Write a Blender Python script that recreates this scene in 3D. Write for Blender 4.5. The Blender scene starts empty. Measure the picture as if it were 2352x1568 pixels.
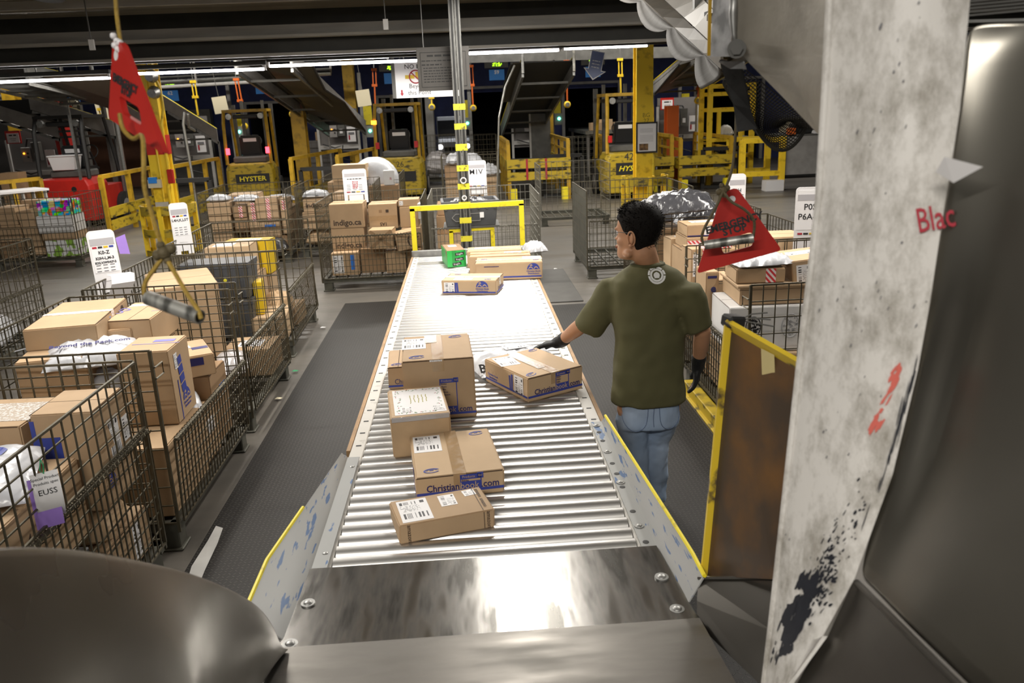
import bpy, bmesh, math, random
from mathutils import Vector, Matrix, Euler

S = bpy.context.scene
COL = S.collection
rng = random.Random(7)
PI = math.pi

# ------------------------------------------------------------------ camera
CAM = Vector((0.0, 0.0, 2.25))
def _frame():
    # camera axes from the two vanishing points measured in the photograph
    cx, cy = 1176.0, 784.0
    a = Vector((1440.0 - cx, 7200.0 - cy)); b = Vector((1060.0 - cx, 250.0 - cy))
    f = math.sqrt(-(a.dot(b)))
    d = Vector((a.x, a.y, f)).normalized(); y = Vector((b.x, b.y, f)).normalized()
    up = -d; x = y.cross(up)
    # rows: camera x (right), y (down), z (forward) in world axes
    return f, Vector((x.x, y.x, up.x)), Vector((x.y, y.y, up.y)), Vector((x.z, y.z, up.z))
FPX, CX_, CY_, CZ_ = _frame()
def ray(px, py):
    return CX_ * ((px - 1176.0) / FPX) + CY_ * ((py - 784.0) / FPX) + CZ_
def pt(px, py, Y):
    """The point at depth Y seen at a measured place of the photograph."""
    v = ray(px, py); return CAM + v * (Y / v.y)
def gr(px, py, z=0.0):
    v = ray(px, py); return CAM + v * ((z - CAM.z) / v.z)

cd = bpy.data.cameras.new('camera'); cam = bpy.data.objects.new('camera', cd); COL.objects.link(cam)
cd.sensor_width = 36.0; cd.lens = FPX / 2352.0 * 36.0
cd.clip_start = 0.05; cd.clip_end = 200
cam.matrix_world = Matrix(((CX_.x, -CY_.x, -CZ_.x, CAM.x), (CX_.y, -CY_.y, -CZ_.y, CAM.y), (CX_.z, -CY_.z, -CZ_.z, CAM.z), (0, 0, 0, 1)))
cd.dof.use_dof = True; cd.dof.focus_distance = 4.3; cd.dof.aperture_fstop = 4.5
S.camera = cam

# ------------------------------------------------------------------ world, lights, exposure
w = bpy.data.worlds.new('hall_air'); S.world = w; w.use_nodes = True
w.node_tree.nodes['Background'].inputs[0].default_value = (0.55, 0.52, 0.46, 1)
w.node_tree.nodes['Background'].inputs[1].default_value = 0.30
S.view_settings.view_transform = 'Standard'; S.view_settings.look = 'None'
S.view_settings.gamma = 1.0; S.view_settings.use_curve_mapping = False
S.view_settings.exposure = 0.4

def area(name, loc, sx, sy, power, col=(1, 0.95, 0.87), rot=(0, 0, 0), spread=PI):
    l = bpy.data.lights.new(name, 'AREA'); l.shape = 'RECTANGLE'; l.size = sx; l.size_y = sy
    l.energy = power; l.color = col; l.spread = spread
    o = bpy.data.objects.new(name, l); o.location = loc; o.rotation_euler = rot; COL.objects.link(o); return o
# lamps of the hall plus added fill; tubes for most are built further down
LAMPS = [  # name, x, y, z, length along x, length along y, power
    ('lamp_over_conveyor', 0.35, 7.0, 3.36, 0.25, 3.4, 100),
    ('lamp_over_left_aisle', -2.3, 5.6, 3.36, 0.3, 3.6, 120),
    ('lamp_over_right_aisle', 2.9, 6.2, 3.36, 0.3, 3.6, 105),
    ('fill_rear_near', -1.5, -1.6, 3.9, 2.4, 0.25, 190),  # added out of view to light front faces and mirror in the steel
    ('fill_rear_side', 1.9, -1.3, 3.7, 0.25, 2.4, 16),  # added out of view for reflections in the steel wall
    ('lamp_row_near', -1.6, 10.9, 2.80, 8.4, 0.10, 210),
    ('lamp_row_middle', -1.0, 16.5, 3.6, 15.0, 0.15, 560),  # stretched far past its one tube pair to brighten the background
    ('fill_row_far', 0.0, 23.5, 4.3, 26.0, 0.15, 480),  # added strip without tubes, widened to brighten the dock background
]
for n, x, y, z, sx, sy, p in LAMPS:
    area(n, (x, y, z), sx, sy, p)

# ------------------------------------------------------------------ materials
M = {}
def mat(name, col, rough=0.6, metal=0.0, var=0.0, vscale=8.0, col2=None, bump=0.0, bscale=60.0, spec=0.5, emit=None, estr=0.0,
        stretch=(1, 1, 1), thr=None, rvar=0.0, coat=0.0, detail=4.0):
    """Principled material; a noise mixes col and col2 (worn or dirty patches of their own shape)."""
    m = bpy.data.materials.new(name); m.use_nodes = True
    nt = m.node_tree; N = nt.nodes; L = nt.links; b = N['Principled BSDF']
    b.inputs['Base Color'].default_value = (*col, 1); b.inputs['Roughness'].default_value = rough
    b.inputs['Metallic'].default_value = metal; b.inputs['Specular IOR Level'].default_value = spec
    if coat: b.inputs['Coat Weight'].default_value = coat
    if emit:
        b.inputs['Emission Color'].default_value = (*emit, 1); b.inputs['Emission Strength'].default_value = estr
    if var or col2 or bump or rvar:
        tc = N.new('ShaderNodeTexCoord'); mp = N.new('ShaderNodeMapping'); L.new(tc.outputs['Object'], mp.inputs[0])
        mp.inputs['Scale'].default_value = stretch
        no = N.new('ShaderNodeTexNoise'); no.inputs['Scale'].default_value = vscale; no.inputs['Detail'].default_value = detail
        L.new(mp.outputs[0], no.inputs[0])
        if var or col2:
            c2 = col2 or tuple(max(0, c * (1 - var)) for c in col)
            rp = N.new('ShaderNodeValToRGB')
            lo, hi = thr or (0.35, 0.65)
            rp.color_ramp.elements[0].position = lo; rp.color_ramp.elements[1].position = hi
            rp.color_ramp.elements[0].color = (*col, 1); rp.color_ramp.elements[1].color = (*c2, 1)
            L.new(no.outputs[0], rp.inputs[0]); L.new(rp.outputs[0], b.inputs['Base Color'])
        if rvar:
            mr = N.new('ShaderNodeMapRange'); L.new(no.outputs[0], mr.inputs[0])
            mr.inputs[1].default_value = 0.3; mr.inputs[2].default_value = 0.7
            mr.inputs[3].default_value = max(0.02, rough - rvar); mr.inputs[4].default_value = min(1, rough + rvar)
            L.new(mr.outputs[0], b.inputs['Roughness'])
        if bump:
            n2 = N.new('ShaderNodeTexNoise'); n2.inputs['Scale'].default_value = bscale; n2.inputs['Detail'].default_value = 3
            L.new(mp.outputs[0], n2.inputs[0])
            bp = N.new('ShaderNodeBump'); bp.inputs['Strength'].default_value = bump; bp.inputs['Distance'].default_value = 0.01
            L.new(n2.outputs[0], bp.inputs['Height']); L.new(bp.outputs[0], b.inputs['Normal'])
    M[name] = m; return m

def label_mat(name, base=(0.80, 0.79, 0.80), ink=(0.03, 0.03, 0.035), vertical=False):
    """White paper label: a barcode block above rows of small print, drawn in the label's own coordinates."""
    m = bpy.data.materials.new(name); m.use_nodes = True
    nt = m.node_tree; N = nt.nodes; L = nt.links; b = N['Principled BSDF']; b.inputs['Roughness'].default_value = 0.45
    tc = N.new('ShaderNodeTexCoord'); sp = N.new('ShaderNodeSeparateXYZ'); L.new(tc.outputs['Generated'], sp.inputs[0])
    U, V = (sp.outputs[1], sp.outputs[0]) if vertical else (sp.outputs[0], sp.outputs[1])
    def ma(op, a, c=None):
        n = N.new('ShaderNodeMath'); n.operation = op
        for i, q in enumerate((a, c)):
            if q is None: continue
            if isinstance(q, (int, float)): n.inputs[i].default_value = q
            else: L.new(q, n.inputs[i])
        return n.outputs[0]
    def inside(v, lo, hi): return ma('MULTIPLY', ma('GREATER_THAN', v, lo), ma('LESS_THAN', v, hi))
    def white(v, seed):
        n = N.new('ShaderNodeTexWhiteNoise'); n.noise_dimensions = '1D'; L.new(ma('ADD', v, seed), n.inputs['W']); return n.outputs['Value']
    def white2(u, v):
        n = N.new('ShaderNodeTexWhiteNoise'); n.noise_dimensions = '2D'
        c = N.new('ShaderNodeCombineXYZ'); L.new(u, c.inputs[0]); L.new(v, c.inputs[1]); L.new(c.outputs[0], n.inputs['Vector']); return n.outputs['Value']
    bar = ma('GREATER_THAN', white(ma('FLOOR', ma('MULTIPLY', U, 46.0)), 3.0), 0.48)
    b1 = ma('MULTIPLY', ma('MULTIPLY', bar, inside(U, 0.1, 0.9)), inside(V, 0.14, 0.38))
    b2 = ma('MULTIPLY', ma('MULTIPLY', bar, inside(U, 0.08, 0.62)), inside(V, 0.78, 0.92))
    row = ma('FLOOR', ma('MULTIPLY', V, 22.0)); inrow = ma('GREATER_THAN', ma('FRACT', ma('MULTIPLY', V, 22.0)), 0.45)
    tx = ma('GREATER_THAN', white2(ma('FLOOR', ma('MULTIPLY', U, 34.0)), row), 0.45)
    tz = ma('MULTIPLY', ma('MULTIPLY', ma('MULTIPLY', tx, inrow), inside(V, 0.45, 0.74)), inside(U, 0.07, 0.72))
    bk = ma('MULTIPLY', inside(U, 0.76, 0.9), inside(V, 0.8, 0.92))
    k = ma('MAXIMUM', ma('MAXIMUM', b1, b2), ma('MAXIMUM', ma('MULTIPLY', tz, 0.75), bk))
    mx = N.new('ShaderNodeMix'); mx.data_type = 'RGBA'; L.new(k, mx.inputs['Factor'])
    mx.inputs[6].default_value = (*base, 1); mx.inputs[7].default_value = (*ink, 1)
    L.new(mx.outputs[2], b.inputs['Base Color']); M[name] = m; return m

def stripe_mat(name, c1, c2, n=9.0, slant=1.0, duty=0.5):
    m = bpy.data.materials.new(name); m.use_nodes = True
    nt = m.node_tree; N = nt.nodes; L = nt.links; b = N['Principled BSDF']; b.inputs['Roughness'].default_value = 0.35
    tc = N.new('ShaderNodeTexCoord'); sp = N.new('ShaderNodeSeparateXYZ'); L.new(tc.outputs['Object'], sp.inputs[0])
    a = N.new('ShaderNodeMath'); a.operation = 'MULTIPLY_ADD'; L.new(sp.outputs[1], a.inputs[0]); a.inputs[1].default_value = slant; L.new(sp.outputs[0], a.inputs[2])
    k = N.new('ShaderNodeMath'); k.operation = 'MULTIPLY'; L.new(a.outputs[0], k.inputs[0]); k.inputs[1].default_value = n
    f = N.new('ShaderNodeMath'); f.operation = 'FRACT'; L.new(k.outputs[0], f.inputs[0])
    g = N.new('ShaderNodeMath'); g.operation = 'GREATER_THAN'; L.new(f.outputs[0], g.inputs[0]); g.inputs[1].default_value = duty
    mx = N.new('ShaderNodeMix'); mx.data_type = 'RGBA'; L.new(g.outputs[0], mx.inputs['Factor'])
    mx.inputs[6].default_value = (*c1, 1); mx.inputs[7].default_value = (*c2, 1)
    L.new(mx.outputs[2], b.inputs['Base Color']); M[name] = m; return m

mat('card', (0.445, 0.305, 0.178), 0.72, var=0.10, vscale=5, bump=0.06, bscale=25)
mat('card_light', (0.53, 0.375, 0.225), 0.72, var=0.08, vscale=5, bump=0.05, bscale=25)
mat('card_dark', (0.32, 0.20, 0.105), 0.75, var=0.14, vscale=5, bump=0.08, bscale=25)
mat('card_kraft', (0.49, 0.335, 0.19), 0.6, var=0.12, vscale=9, bump=0.35, bscale=16)
mat('card_white', (0.70, 0.69, 0.68), 0.6, var=0.08, vscale=5)
mat('seam', (0.07, 0.04, 0.02), 0.9)
mat('tape', (0.40, 0.27, 0.15), 0.16, var=0.1, vscale=30, spec=0.6, rvar=0.1)
mat('tape_shiny', (0.58, 0.50, 0.42), 0.10, col2=(0.80, 0.78, 0.76), vscale=70, thr=(0.50, 0.56), spec=0.7)
mat('tape_blue', (0.02, 0.17, 0.62), 0.4)
mat('tape_cream', (0.60, 0.50, 0.24), 0.6, var=0.1)
label_mat('label'); label_mat('label_side', vertical=True)
mat('paper', (0.76, 0.75, 0.76), 0.5)
mat('ink', (0.02, 0.02, 0.022), 0.6); mat('ink_grey', (0.16, 0.16, 0.17), 0.6)
mat('ink_brown', (0.05, 0.03, 0.02), 0.6)
mat('ink_blue', (0.035, 0.055, 0.30), 0.55); mat('ink_red', (0.36, 0.012, 0.03), 0.5); mat('ink_navy', (0.02, 0.02, 0.12), 0.5)
mat('ink_faint', (0.16, 0.15, 0.42), 0.6); mat('ink_gold', (0.42, 0.38, 0.10), 0.6); mat('ink_violet', (0.33, 0.20, 0.62), 0.6)
stripe_mat('express', (0.78, 0.72, 0.72), (0.62, 0.05, 0.06), 26, 0.9, 0.5)
stripe_mat('green_print', (0.02, 0.42, 0.07), (0.015, 0.30, 0.05), 9, 0.0, 0.6)
mat('poly_white', (0.52, 0.53, 0.56), 0.25, bump=0.5, bscale=14, spec=0.6)
mat('poly_grey', (0.045, 0.045, 0.05), 0.22, bump=0.7, bscale=16, spec=0.7)
mat('poly_clear', (0.40, 0.38, 0.38), 0.15, bump=0.7, bscale=18, spec=0.7)
mat('yellow_box', (0.62, 0.42, 0.01), 0.5)
mat('wire', (0.125, 0.11, 0.075), 0.42, 0.6, var=0.35, vscale=14)
mat('wire_new', (0.30, 0.29, 0.25), 0.38, 0.7, var=0.3, vscale=14)
mat('cage_steel', (0.10, 0.098, 0.078), 0.55, 0.4, var=0.4, vscale=7)
mat('green_wire', (0.0, 0.28, 0.10), 0.5)
mat('tote', (0.085, 0.088, 0.095), 0.5, var=0.2, vscale=6, bump=0.1)
mat('yellow', (0.86, 0.59, 0.03), 0.42, col2=(0.42, 0.25, 0.01), vscale=5, thr=(0.56, 0.72))
mat('yellow_worn', (0.44, 0.31, 0.016), 0.5, col2=(0.07, 0.055, 0.012), vscale=6, thr=(0.52, 0.66), stretch=(1, 1, 2.4))
mat('yellow_rail', (0.46, 0.275, 0.012), 0.5, col2=(0.26, 0.16, 0.01), vscale=6, thr=(0.5, 0.7))
mat('yellow_bright', (0.80, 0.66, 0.02), 0.45, var=0.12, vscale=20, col2=(0.55, 0.43, 0.03), thr=(0.58, 0.7))
mat('yellow_tape', (0.78, 0.70, 0.05), 0.4, col2=(0.22, 0.19, 0.04), vscale=22, thr=(0.60, 0.68))
mat('orange', (0.62, 0.12, 0.012), 0.5)
mat('red', (0.52, 0.012, 0.012), 0.42, var=0.2, vscale=7, rvar=0.1)
mat('red_paint', (0.50, 0.02, 0.014), 0.4, var=0.15, vscale=5)
mat('grey_paint', (0.30, 0.29, 0.28), 0.5, var=0.2, vscale=5)
mat('grey_dark', (0.11, 0.108, 0.10), 0.55, var=0.3, vscale=5)
mat('grey_light', (0.48, 0.47, 0.45), 0.5, var=0.15, vscale=6)
mat('cream', (0.62, 0.56, 0.40), 0.6)
mat('white_plastic', (0.72, 0.71, 0.72), 0.4)
mat('white_sign', (0.86, 0.86, 0.88), 0.4)
mat('sign_grey', (0.075, 0.07, 0.064), 0.6, var=0.1)
mat('blue_sign', (0.03, 0.25, 0.75), 0.5)
mat('led_green', (0.1, 0.3, 0.0), 0.5, emit=(0.45, 1.0, 0.02), estr=2.2)
mat('lamp_red', (0.5, 0.01, 0.02), 0.3, emit=(1, 0.05, 0.08), estr=4)
mat('lamp_green', (0.02, 0.4, 0.3), 0.3, emit=(0.1, 1.0, 0.6), estr=9)
mat('lamp_amber', (0.7, 0.3, 0.02), 0.3, emit=(1.0, 0.30, 0.02), estr=4)
mat('tube_glow', (1, 1, 1), 0.4, emit=(1.0, 0.96, 0.98), estr=14)
mat('tube_glow_far', (1, 1, 1), 0.4, emit=(1.0, 0.97, 0.92), estr=3.5)
mat('black', (0.012, 0.012, 0.012), 0.6); mat('black_gloss', (0.015, 0.015, 0.016), 0.3)
mat('rubber', (0.018, 0.018, 0.018), 0.75, bump=0.2)
mat('navy_wall', (0.022, 0.032, 0.13), 0.7, var=0.3, vscale=3)
mat('navy_curtain', (0.012, 0.03, 0.17), 0.65, var=0.2, vscale=4)
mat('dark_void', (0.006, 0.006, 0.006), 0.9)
mat('trailer_wall', (0.16, 0.15, 0.145), 0.6, var=0.2, vscale=2)
mat('brick_brown', (0.14, 0.055, 0.025), 0.7, var=0.3, vscale=3)
mat('steel', (0.52, 0.51, 0.49), 0.24, 1.0, var=0.22, vscale=6, rvar=0.08, stretch=(1, 9, 1))
mat('galv', (0.34, 0.34, 0.33), 0.42, 0.85, var=0.25, vscale=18, rvar=0.1)
mat('galv_pipe', (0.42, 0.42, 0.40), 0.35, 0.9, var=0.25, vscale=9, rvar=0.1)
mat('pipe_worn', (0.50, 0.50, 0.47), 0.45, 0.75, col2=(0.12, 0.12, 0.11), vscale=10, thr=(0.5, 0.66), stretch=(3, 1, 1))
mat('roller', (0.72, 0.71, 0.695), 0.36, 0.97, var=0.10, vscale=3, rvar=0.03, stretch=(2, 2, 2))
mat('rail_cream', (0.56, 0.54, 0.50), 0.45, col2=(0.34, 0.32, 0.28), vscale=14, thr=(0.60, 0.72))
mat('rail_wood', (0.40, 0.24, 0.11), 0.6, var=0.3, vscale=8)
mat('guard_paint', (0.33, 0.335, 0.33), 0.35, col2=(0.06, 0.13, 0.28), vscale=7.5, thr=(0.60, 0.63), stretch=(4.0, 1.0, 9.0), detail=10)
mat('guard_inner', (0.43, 0.43, 0.42), 0.32, metal=0.3, col2=(0.10, 0.15, 0.24), vscale=4.5, thr=(0.52, 0.62), stretch=(3, 1.2, 3.0), detail=7)
mat('cord', (0.36, 0.235, 0.035), 0.65, var=0.3, vscale=30, bump=0.4, bscale=150)
mat('cord_dark', (0.11, 0.085, 0.04), 0.7, var=0.3, vscale=30, bump=0.4, bscale=150)
mat('net', (0.02, 0.018, 0.013), 0.8)
mat('canvas', (0.055, 0.047, 0.035), 0.7, var=0.25, vscale=6, bump=0.25, bscale=20)
mat('belt_white', (0.60, 0.575, 0.53), 0.55, var=0.06, vscale=4)
mat('belt_edge', (0.16, 0.138, 0.105), 0.55, var=0.2, vscale=9)

# ------------------------------------------------------------------ mesh helpers
class MB:
    def __init__(s): s.v = []; s.f = []; s.mi = []
    def add(s, vs, fs, mi=0):
        b = len(s.v); s.v += [tuple(v) for v in vs]
        for f in fs: s.f.append(tuple(i + b for i in f)); s.mi.append(mi)
        return s
    def box(s, c, d, rot=None, mi=0):
        hx, hy, hz = d[0] / 2, d[1] / 2, d[2] / 2
        vs = [Vector((x, y, z)) for x in (-hx, hx) for y in (-hy, hy) for z in (-hz, hz)]
        if rot is not None: vs = [rot @ v for v in vs]
        c = Vector(c)
        return s.add([v + c for v in vs], [(0, 1, 3, 2), (4, 6, 7, 5), (0, 4, 5, 1), (2, 3, 7, 6), (0, 2, 6, 4), (1, 5, 7, 3)], mi)
    def bar(s, p, q, w, h=None, up=(0, 0, 1), mi=0):
        p, q = Vector(p), Vector(q); h = h or w; d = (q - p); L = d.length
        if L < 1e-6: return s
        d.normalize(); u = Vector(up)
        if abs(d.dot(u)) > 0.98: u = Vector((1, 0, 0))
        x = d.cross(u).normalized(); z = x.cross(d)
        m = Matrix((x, d, z)).transposed()
        return s.box((p + q) / 2, (w, L, h), m, mi)
    def tube(s, pts, r, n=8, cap=True, mi=0):
        pts = [Vector(p) for p in pts]; rs = r if isinstance(r, (list, tuple)) else [r] * len(pts)
        rings = []; pu = None
        for i, p in enumerate(pts):
            t = (pts[min(i + 1, len(pts) - 1)] - pts[max(i - 1, 0)])
            if t.length < 1e-9: t = Vector((0, 0, 1))
            t.normalize()
            if pu is None:
                u = Vector((0, 0, 1)) if abs(t.z) < 0.9 else Vector((1, 0, 0))
            else: u = pu
            x = t.cross(u)
            if x.length < 1e-4: x = t.cross(Vector((1, 0.3, 0.2)))
            x.normalize(); pu = x.cross(t).normalized()
            rings.append([p + (x * math.cos(2 * PI * k / n) + pu * math.sin(2 * PI * k / n)) * rs[i] for k in range(n)])
        return s.loft(rings, cap, mi)
    def loft(s, rings, cap=True, mi=0, closed=True):
        n = len(rings[0]); vs = [v for r in rings for v in r]; fs = []
        for i in range(len(rings) - 1):
            for k in range(n if closed else n - 1):
                a = i * n + k; b = i * n + (k + 1) % n
                fs.append((a, b, b + n, a + n))
        if cap and closed:
            fs.append(tuple(reversed(range(n)))); fs.append(tuple(range((len(rings) - 1) * n, len(rings) * n)))
        return s.add(vs, fs, mi)
    def cyl(s, p, q, r, n=12, mi=0, r2=None): return s.tube([p, q], [r, r if r2 is None else r2], n, True, mi)
    def ball(s, c, r, n=10, mi=0, sc=(1, 1, 1)):
        c = Vector(c); rings = []
        for i in range(1, n):
            a = PI * i / n
            rings.append([c + Vector((math.sin(a) * math.cos(2 * PI * k / (2 * n)) * sc[0], math.sin(a) * math.sin(2 * PI * k / (2 * n)) * sc[1], -math.cos(a) * sc[2])) * r for k in range(2 * n)])
        return s.loft(rings, True, mi)
    def plate(s, poly, thick, mi=0):
        """A flat polygon in x, z given real thickness along y (centred)."""
        n = len(poly); vs = [(x, -thick / 2, z) for x, z in poly] + [(x, thick / 2, z) for x, z in poly]
        fs = [tuple(range(n)), tuple(reversed(range(n, 2 * n)))] + [(i, i + n, (i + 1) % n + n, (i + 1) % n) for i in range(n)]
        return s.add(vs, fs, mi)
    def sheet(s, rows, thick=0.004, mi=0):
        """A curved sheet through a grid of points, with thickness."""
        R = [[Vector(p) for p in r] for r in rows]; nr, nc = len(R), len(R[0]); nn = []
        for i in range(nr):
            for j in range(nc):
                a = R[min(i + 1, nr - 1)][j] - R[max(i - 1, 0)][j]; b = R[i][min(j + 1, nc - 1)] - R[i][max(j - 1, 0)]
                c = a.cross(b); nn.append(c.normalized() if c.length > 1e-9 else Vector((0, 0, 1)))
        fl = [p for r in R for p in r]; vs = fl + [p - n * thick for p, n in zip(fl, nn)]; N = nr * nc; fs = []
        for i in range(nr - 1):
            for j in range(nc - 1):
                a = i * nc + j; fs.append((a, a + nc, a + nc + 1, a + 1)); fs.append((a + N, a + 1 + N, a + nc + 1 + N, a + nc + N))
        bd = [j for j in range(nc)] + [i * nc + nc - 1 for i in range(1, nr)] + [(nr - 1) * nc + j for j in range(nc - 2, -1, -1)] + [i * nc for i in range(nr - 2, 0, -1)]
        for k in range(len(bd)):
            a, b = bd[k], bd[(k + 1) % len(bd)]; fs.append((a, b, b + N, a + N))
        return s.add(vs, fs, mi)
    def build(s, name, mats, parent=None, loc=(0, 0, 0), rot=(0, 0, 0), smooth=False, bevel=0, bseg=1):
        me = bpy.data.meshes.new(name); me.from_pydata(s.v, [], s.f)
        for m in (mats if isinstance(mats, (list, tuple)) else [mats]): me.materials.append(M[m] if isinstance(m, str) else m)
        for p, i in zip(me.polygons, s.mi): p.material_index = i
        bm = bmesh.new(); bm.from_mesh(me)
        if bevel:
            es = [e for e in bm.edges if len(e.link_faces) == 2 and e.calc_face_angle(0) > 0.6]
            bmesh.ops.bevel(bm, geom=es, offset=bevel, segments=bseg, affect='EDGES', clamp_overlap=True)
        bmesh.ops.recalc_face_normals(bm, faces=bm.faces); bm.to_mesh(me); bm.free()
        if smooth:
            for p in me.polygons: p.use_smooth = True
            if smooth != 'all':
                me.set_sharp_from_angle(angle=0.7)
        o = bpy.data.objects.new(name, me); COL.objects.link(o); o.location = loc; o.rotation_euler = rot
        if parent is not None: o.parent = parent
        return o

def tag(o, label=None, cat=None, group=None, kind=None):
    if label: o['label'] = label
    if cat: o['category'] = cat
    if group: o['group'] = group
    if kind: o['kind'] = kind
    return o
def thing(name, label, cat, loc=(0, 0, 0), rot=(0, 0, 0), group=None):
    o = bpy.data.objects.new(name, None); COL.objects.link(o); o.location = loc
    o.rotation_euler = rot if isinstance(rot, (tuple, list, Euler)) else (0, 0, rot); o.empty_display_size = 0.1
    return tag(o, label, cat, group)
def text(body, size, m, parent, loc, rot=(0, 0, 0), name='lettering', align='CENTER', sx=1.0, shear=0.0, bold=0.0):
    cu = bpy.data.curves.new(name, 'FONT'); cu.body = body; cu.size = size; cu.align_x = align; cu.align_y = 'CENTER'
    cu.extrude = 0.0003; cu.shear = shear; cu.offset = bold; cu.resolution_u = 2
    cu.materials.append(M[m]); o = bpy.data.objects.new(name, cu); COL.objects.link(o)
    o.parent = parent; o.location = loc; o.rotation_euler = rot; o.scale = (sx, 1, 1); return o
def children(o): return [c for c in o.children]
def copy_tree(o, parent=None):
    c = o.copy(); COL.objects.link(c)
    if parent is not None: c.parent = parent
    for ch in o.children: copy_tree(ch, c)
    return c
def clone(o, label, loc, rot=None, group=None):
    c = copy_tree(o); c.location = loc; c['label'] = label
    if rot is not None: c.rotation_euler = rot if isinstance(rot, (tuple, list)) else (0, 0, rot)
    if group: c['group'] = group
    return c

# ------------------------------------------------------------------ parcels
FACES = {'top': ((0, 0, 1), (0, 0, 0)), 'front': ((0, -1, 0), (PI / 2, 0, 0)), 'back': ((0, 1, 0), (PI / 2, 0, PI)),
         'right': ((1, 0, 0), (PI / 2, 0, PI / 2)), 'left': ((-1, 0, 0), (PI / 2, 0, -PI / 2))}
def on_face(o, face, u, v, lift=0.0008):
    """Place and turn for something stuck on a face of parcel o, u and v metres from the middle of the face."""
    w, d, h = o['dims']; n, r = FACES[face]; e = Euler(r).to_matrix()
    c = Vector((n[0] * w / 2, n[1] * d / 2, h / 2 + n[2] * h / 2)) + e @ Vector((u, v, 0)) + Vector(n) * lift
    return c, r
def sticker(o, face, u, v, w, h, m='label', ang=0.0, name='shipping_label', lift=0.0008):
    c, r = on_face(o, face, u, v, lift)
    e = (Euler(r).to_matrix() @ Euler((0, 0, ang)).to_matrix()).to_euler()
    return MB().box((0, 0, 0), (w, h, 0.0012)).build(name, m, o, c, e)
def ftext(o, face, body, size, u, v, m='ink', ang=0.0, sx=1.0, bold=0.0, name='lettering', shear=0.0, align='CENTER', lift=0.0016):
    c, r = on_face(o, face, u, v, lift)
    e = (Euler(r).to_matrix() @ Euler((0, 0, ang)).to_matrix()).to_euler()
    return text(body, size, m, o, c, e, name, align, sx, shear, bold)
def carton(label, loc, dims, rot=0, m='card', seam='x', group=None, cat='box', name='cardboard_box', flap=True, sag=0.0):
    """A closed corrugated box standing on loc (middle of its base); seam: the way its top flaps meet."""
    w, d, h = dims; b = MB()
    bm = bmesh.new(); bmesh.ops.create_cube(bm, size=1.0)
    for v in bm.verts: v.co = Vector((v.co.x * w, v.co.y * d, (v.co.z + 0.5) * h))
    bv = min(0.006, 0.06 * min(dims)); bmesh.ops.bevel(bm, geom=list(bm.edges), offset=bv, segments=2, affect='EDGES')
    j = rng.uniform(-1, 1) * 0.004
    for v in bm.verts:
        if v.co.z > h * 0.5: v.co.x += j * (1 if v.co.y > 0 else -1)
    b.add([v.co.copy() for v in bm.verts], [[v.index for v in f.verts] for f in bm.faces]); bm.free()
    if seam == 'x': b.box((0, 0, h + 0.0002), (w * 0.985, 0.0035, 0.0008), mi=1)
    elif seam == 'y': b.box((0, 0, h + 0.0002), (0.0035, d * 0.985, 0.0008), mi=1)
    if flap and seam == 'y':
        for s in (-1, 1): b.box((0, s * (d / 2 - 0.0001), h - 0.004), (w * 0.97, 0.0012, 0.004), mi=1)
    if flap and seam == 'x':
        for s in (-1, 1): b.box((s * (w / 2 - 0.0001), 0, h - 0.004), (0.0012, d * 0.97, 0.004), mi=1)
    o = b.build(name, [m, 'seam'], None, loc, rot if isinstance(rot, (tuple, list)) else (0, 0, rot))
    o['dims'] = (w, d, h)
    return tag(o, label, cat, group)
def taped(o, seam='x', m='tape', drop=0.06, width=0.055):
    w, d, h = o['dims']; b = MB()
    if seam == 'x':
        b.box((0, 0, h + 0.0012), (w + 0.003, width, 0.001))
        for s in (-1, 1): b.box((s * (w / 2 + 0.0008), 0, h - drop / 2), (0.001, width, drop))
    else:
        b.box((0, 0, h + 0.0012), (width, d + 0.003, 0.001))
        for s in (-1, 1): b.box((0, s * (d / 2 + 0.0008), h - drop / 2), (width, 0.001, drop))
    return b.build('packing_tape', m, o)
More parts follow.
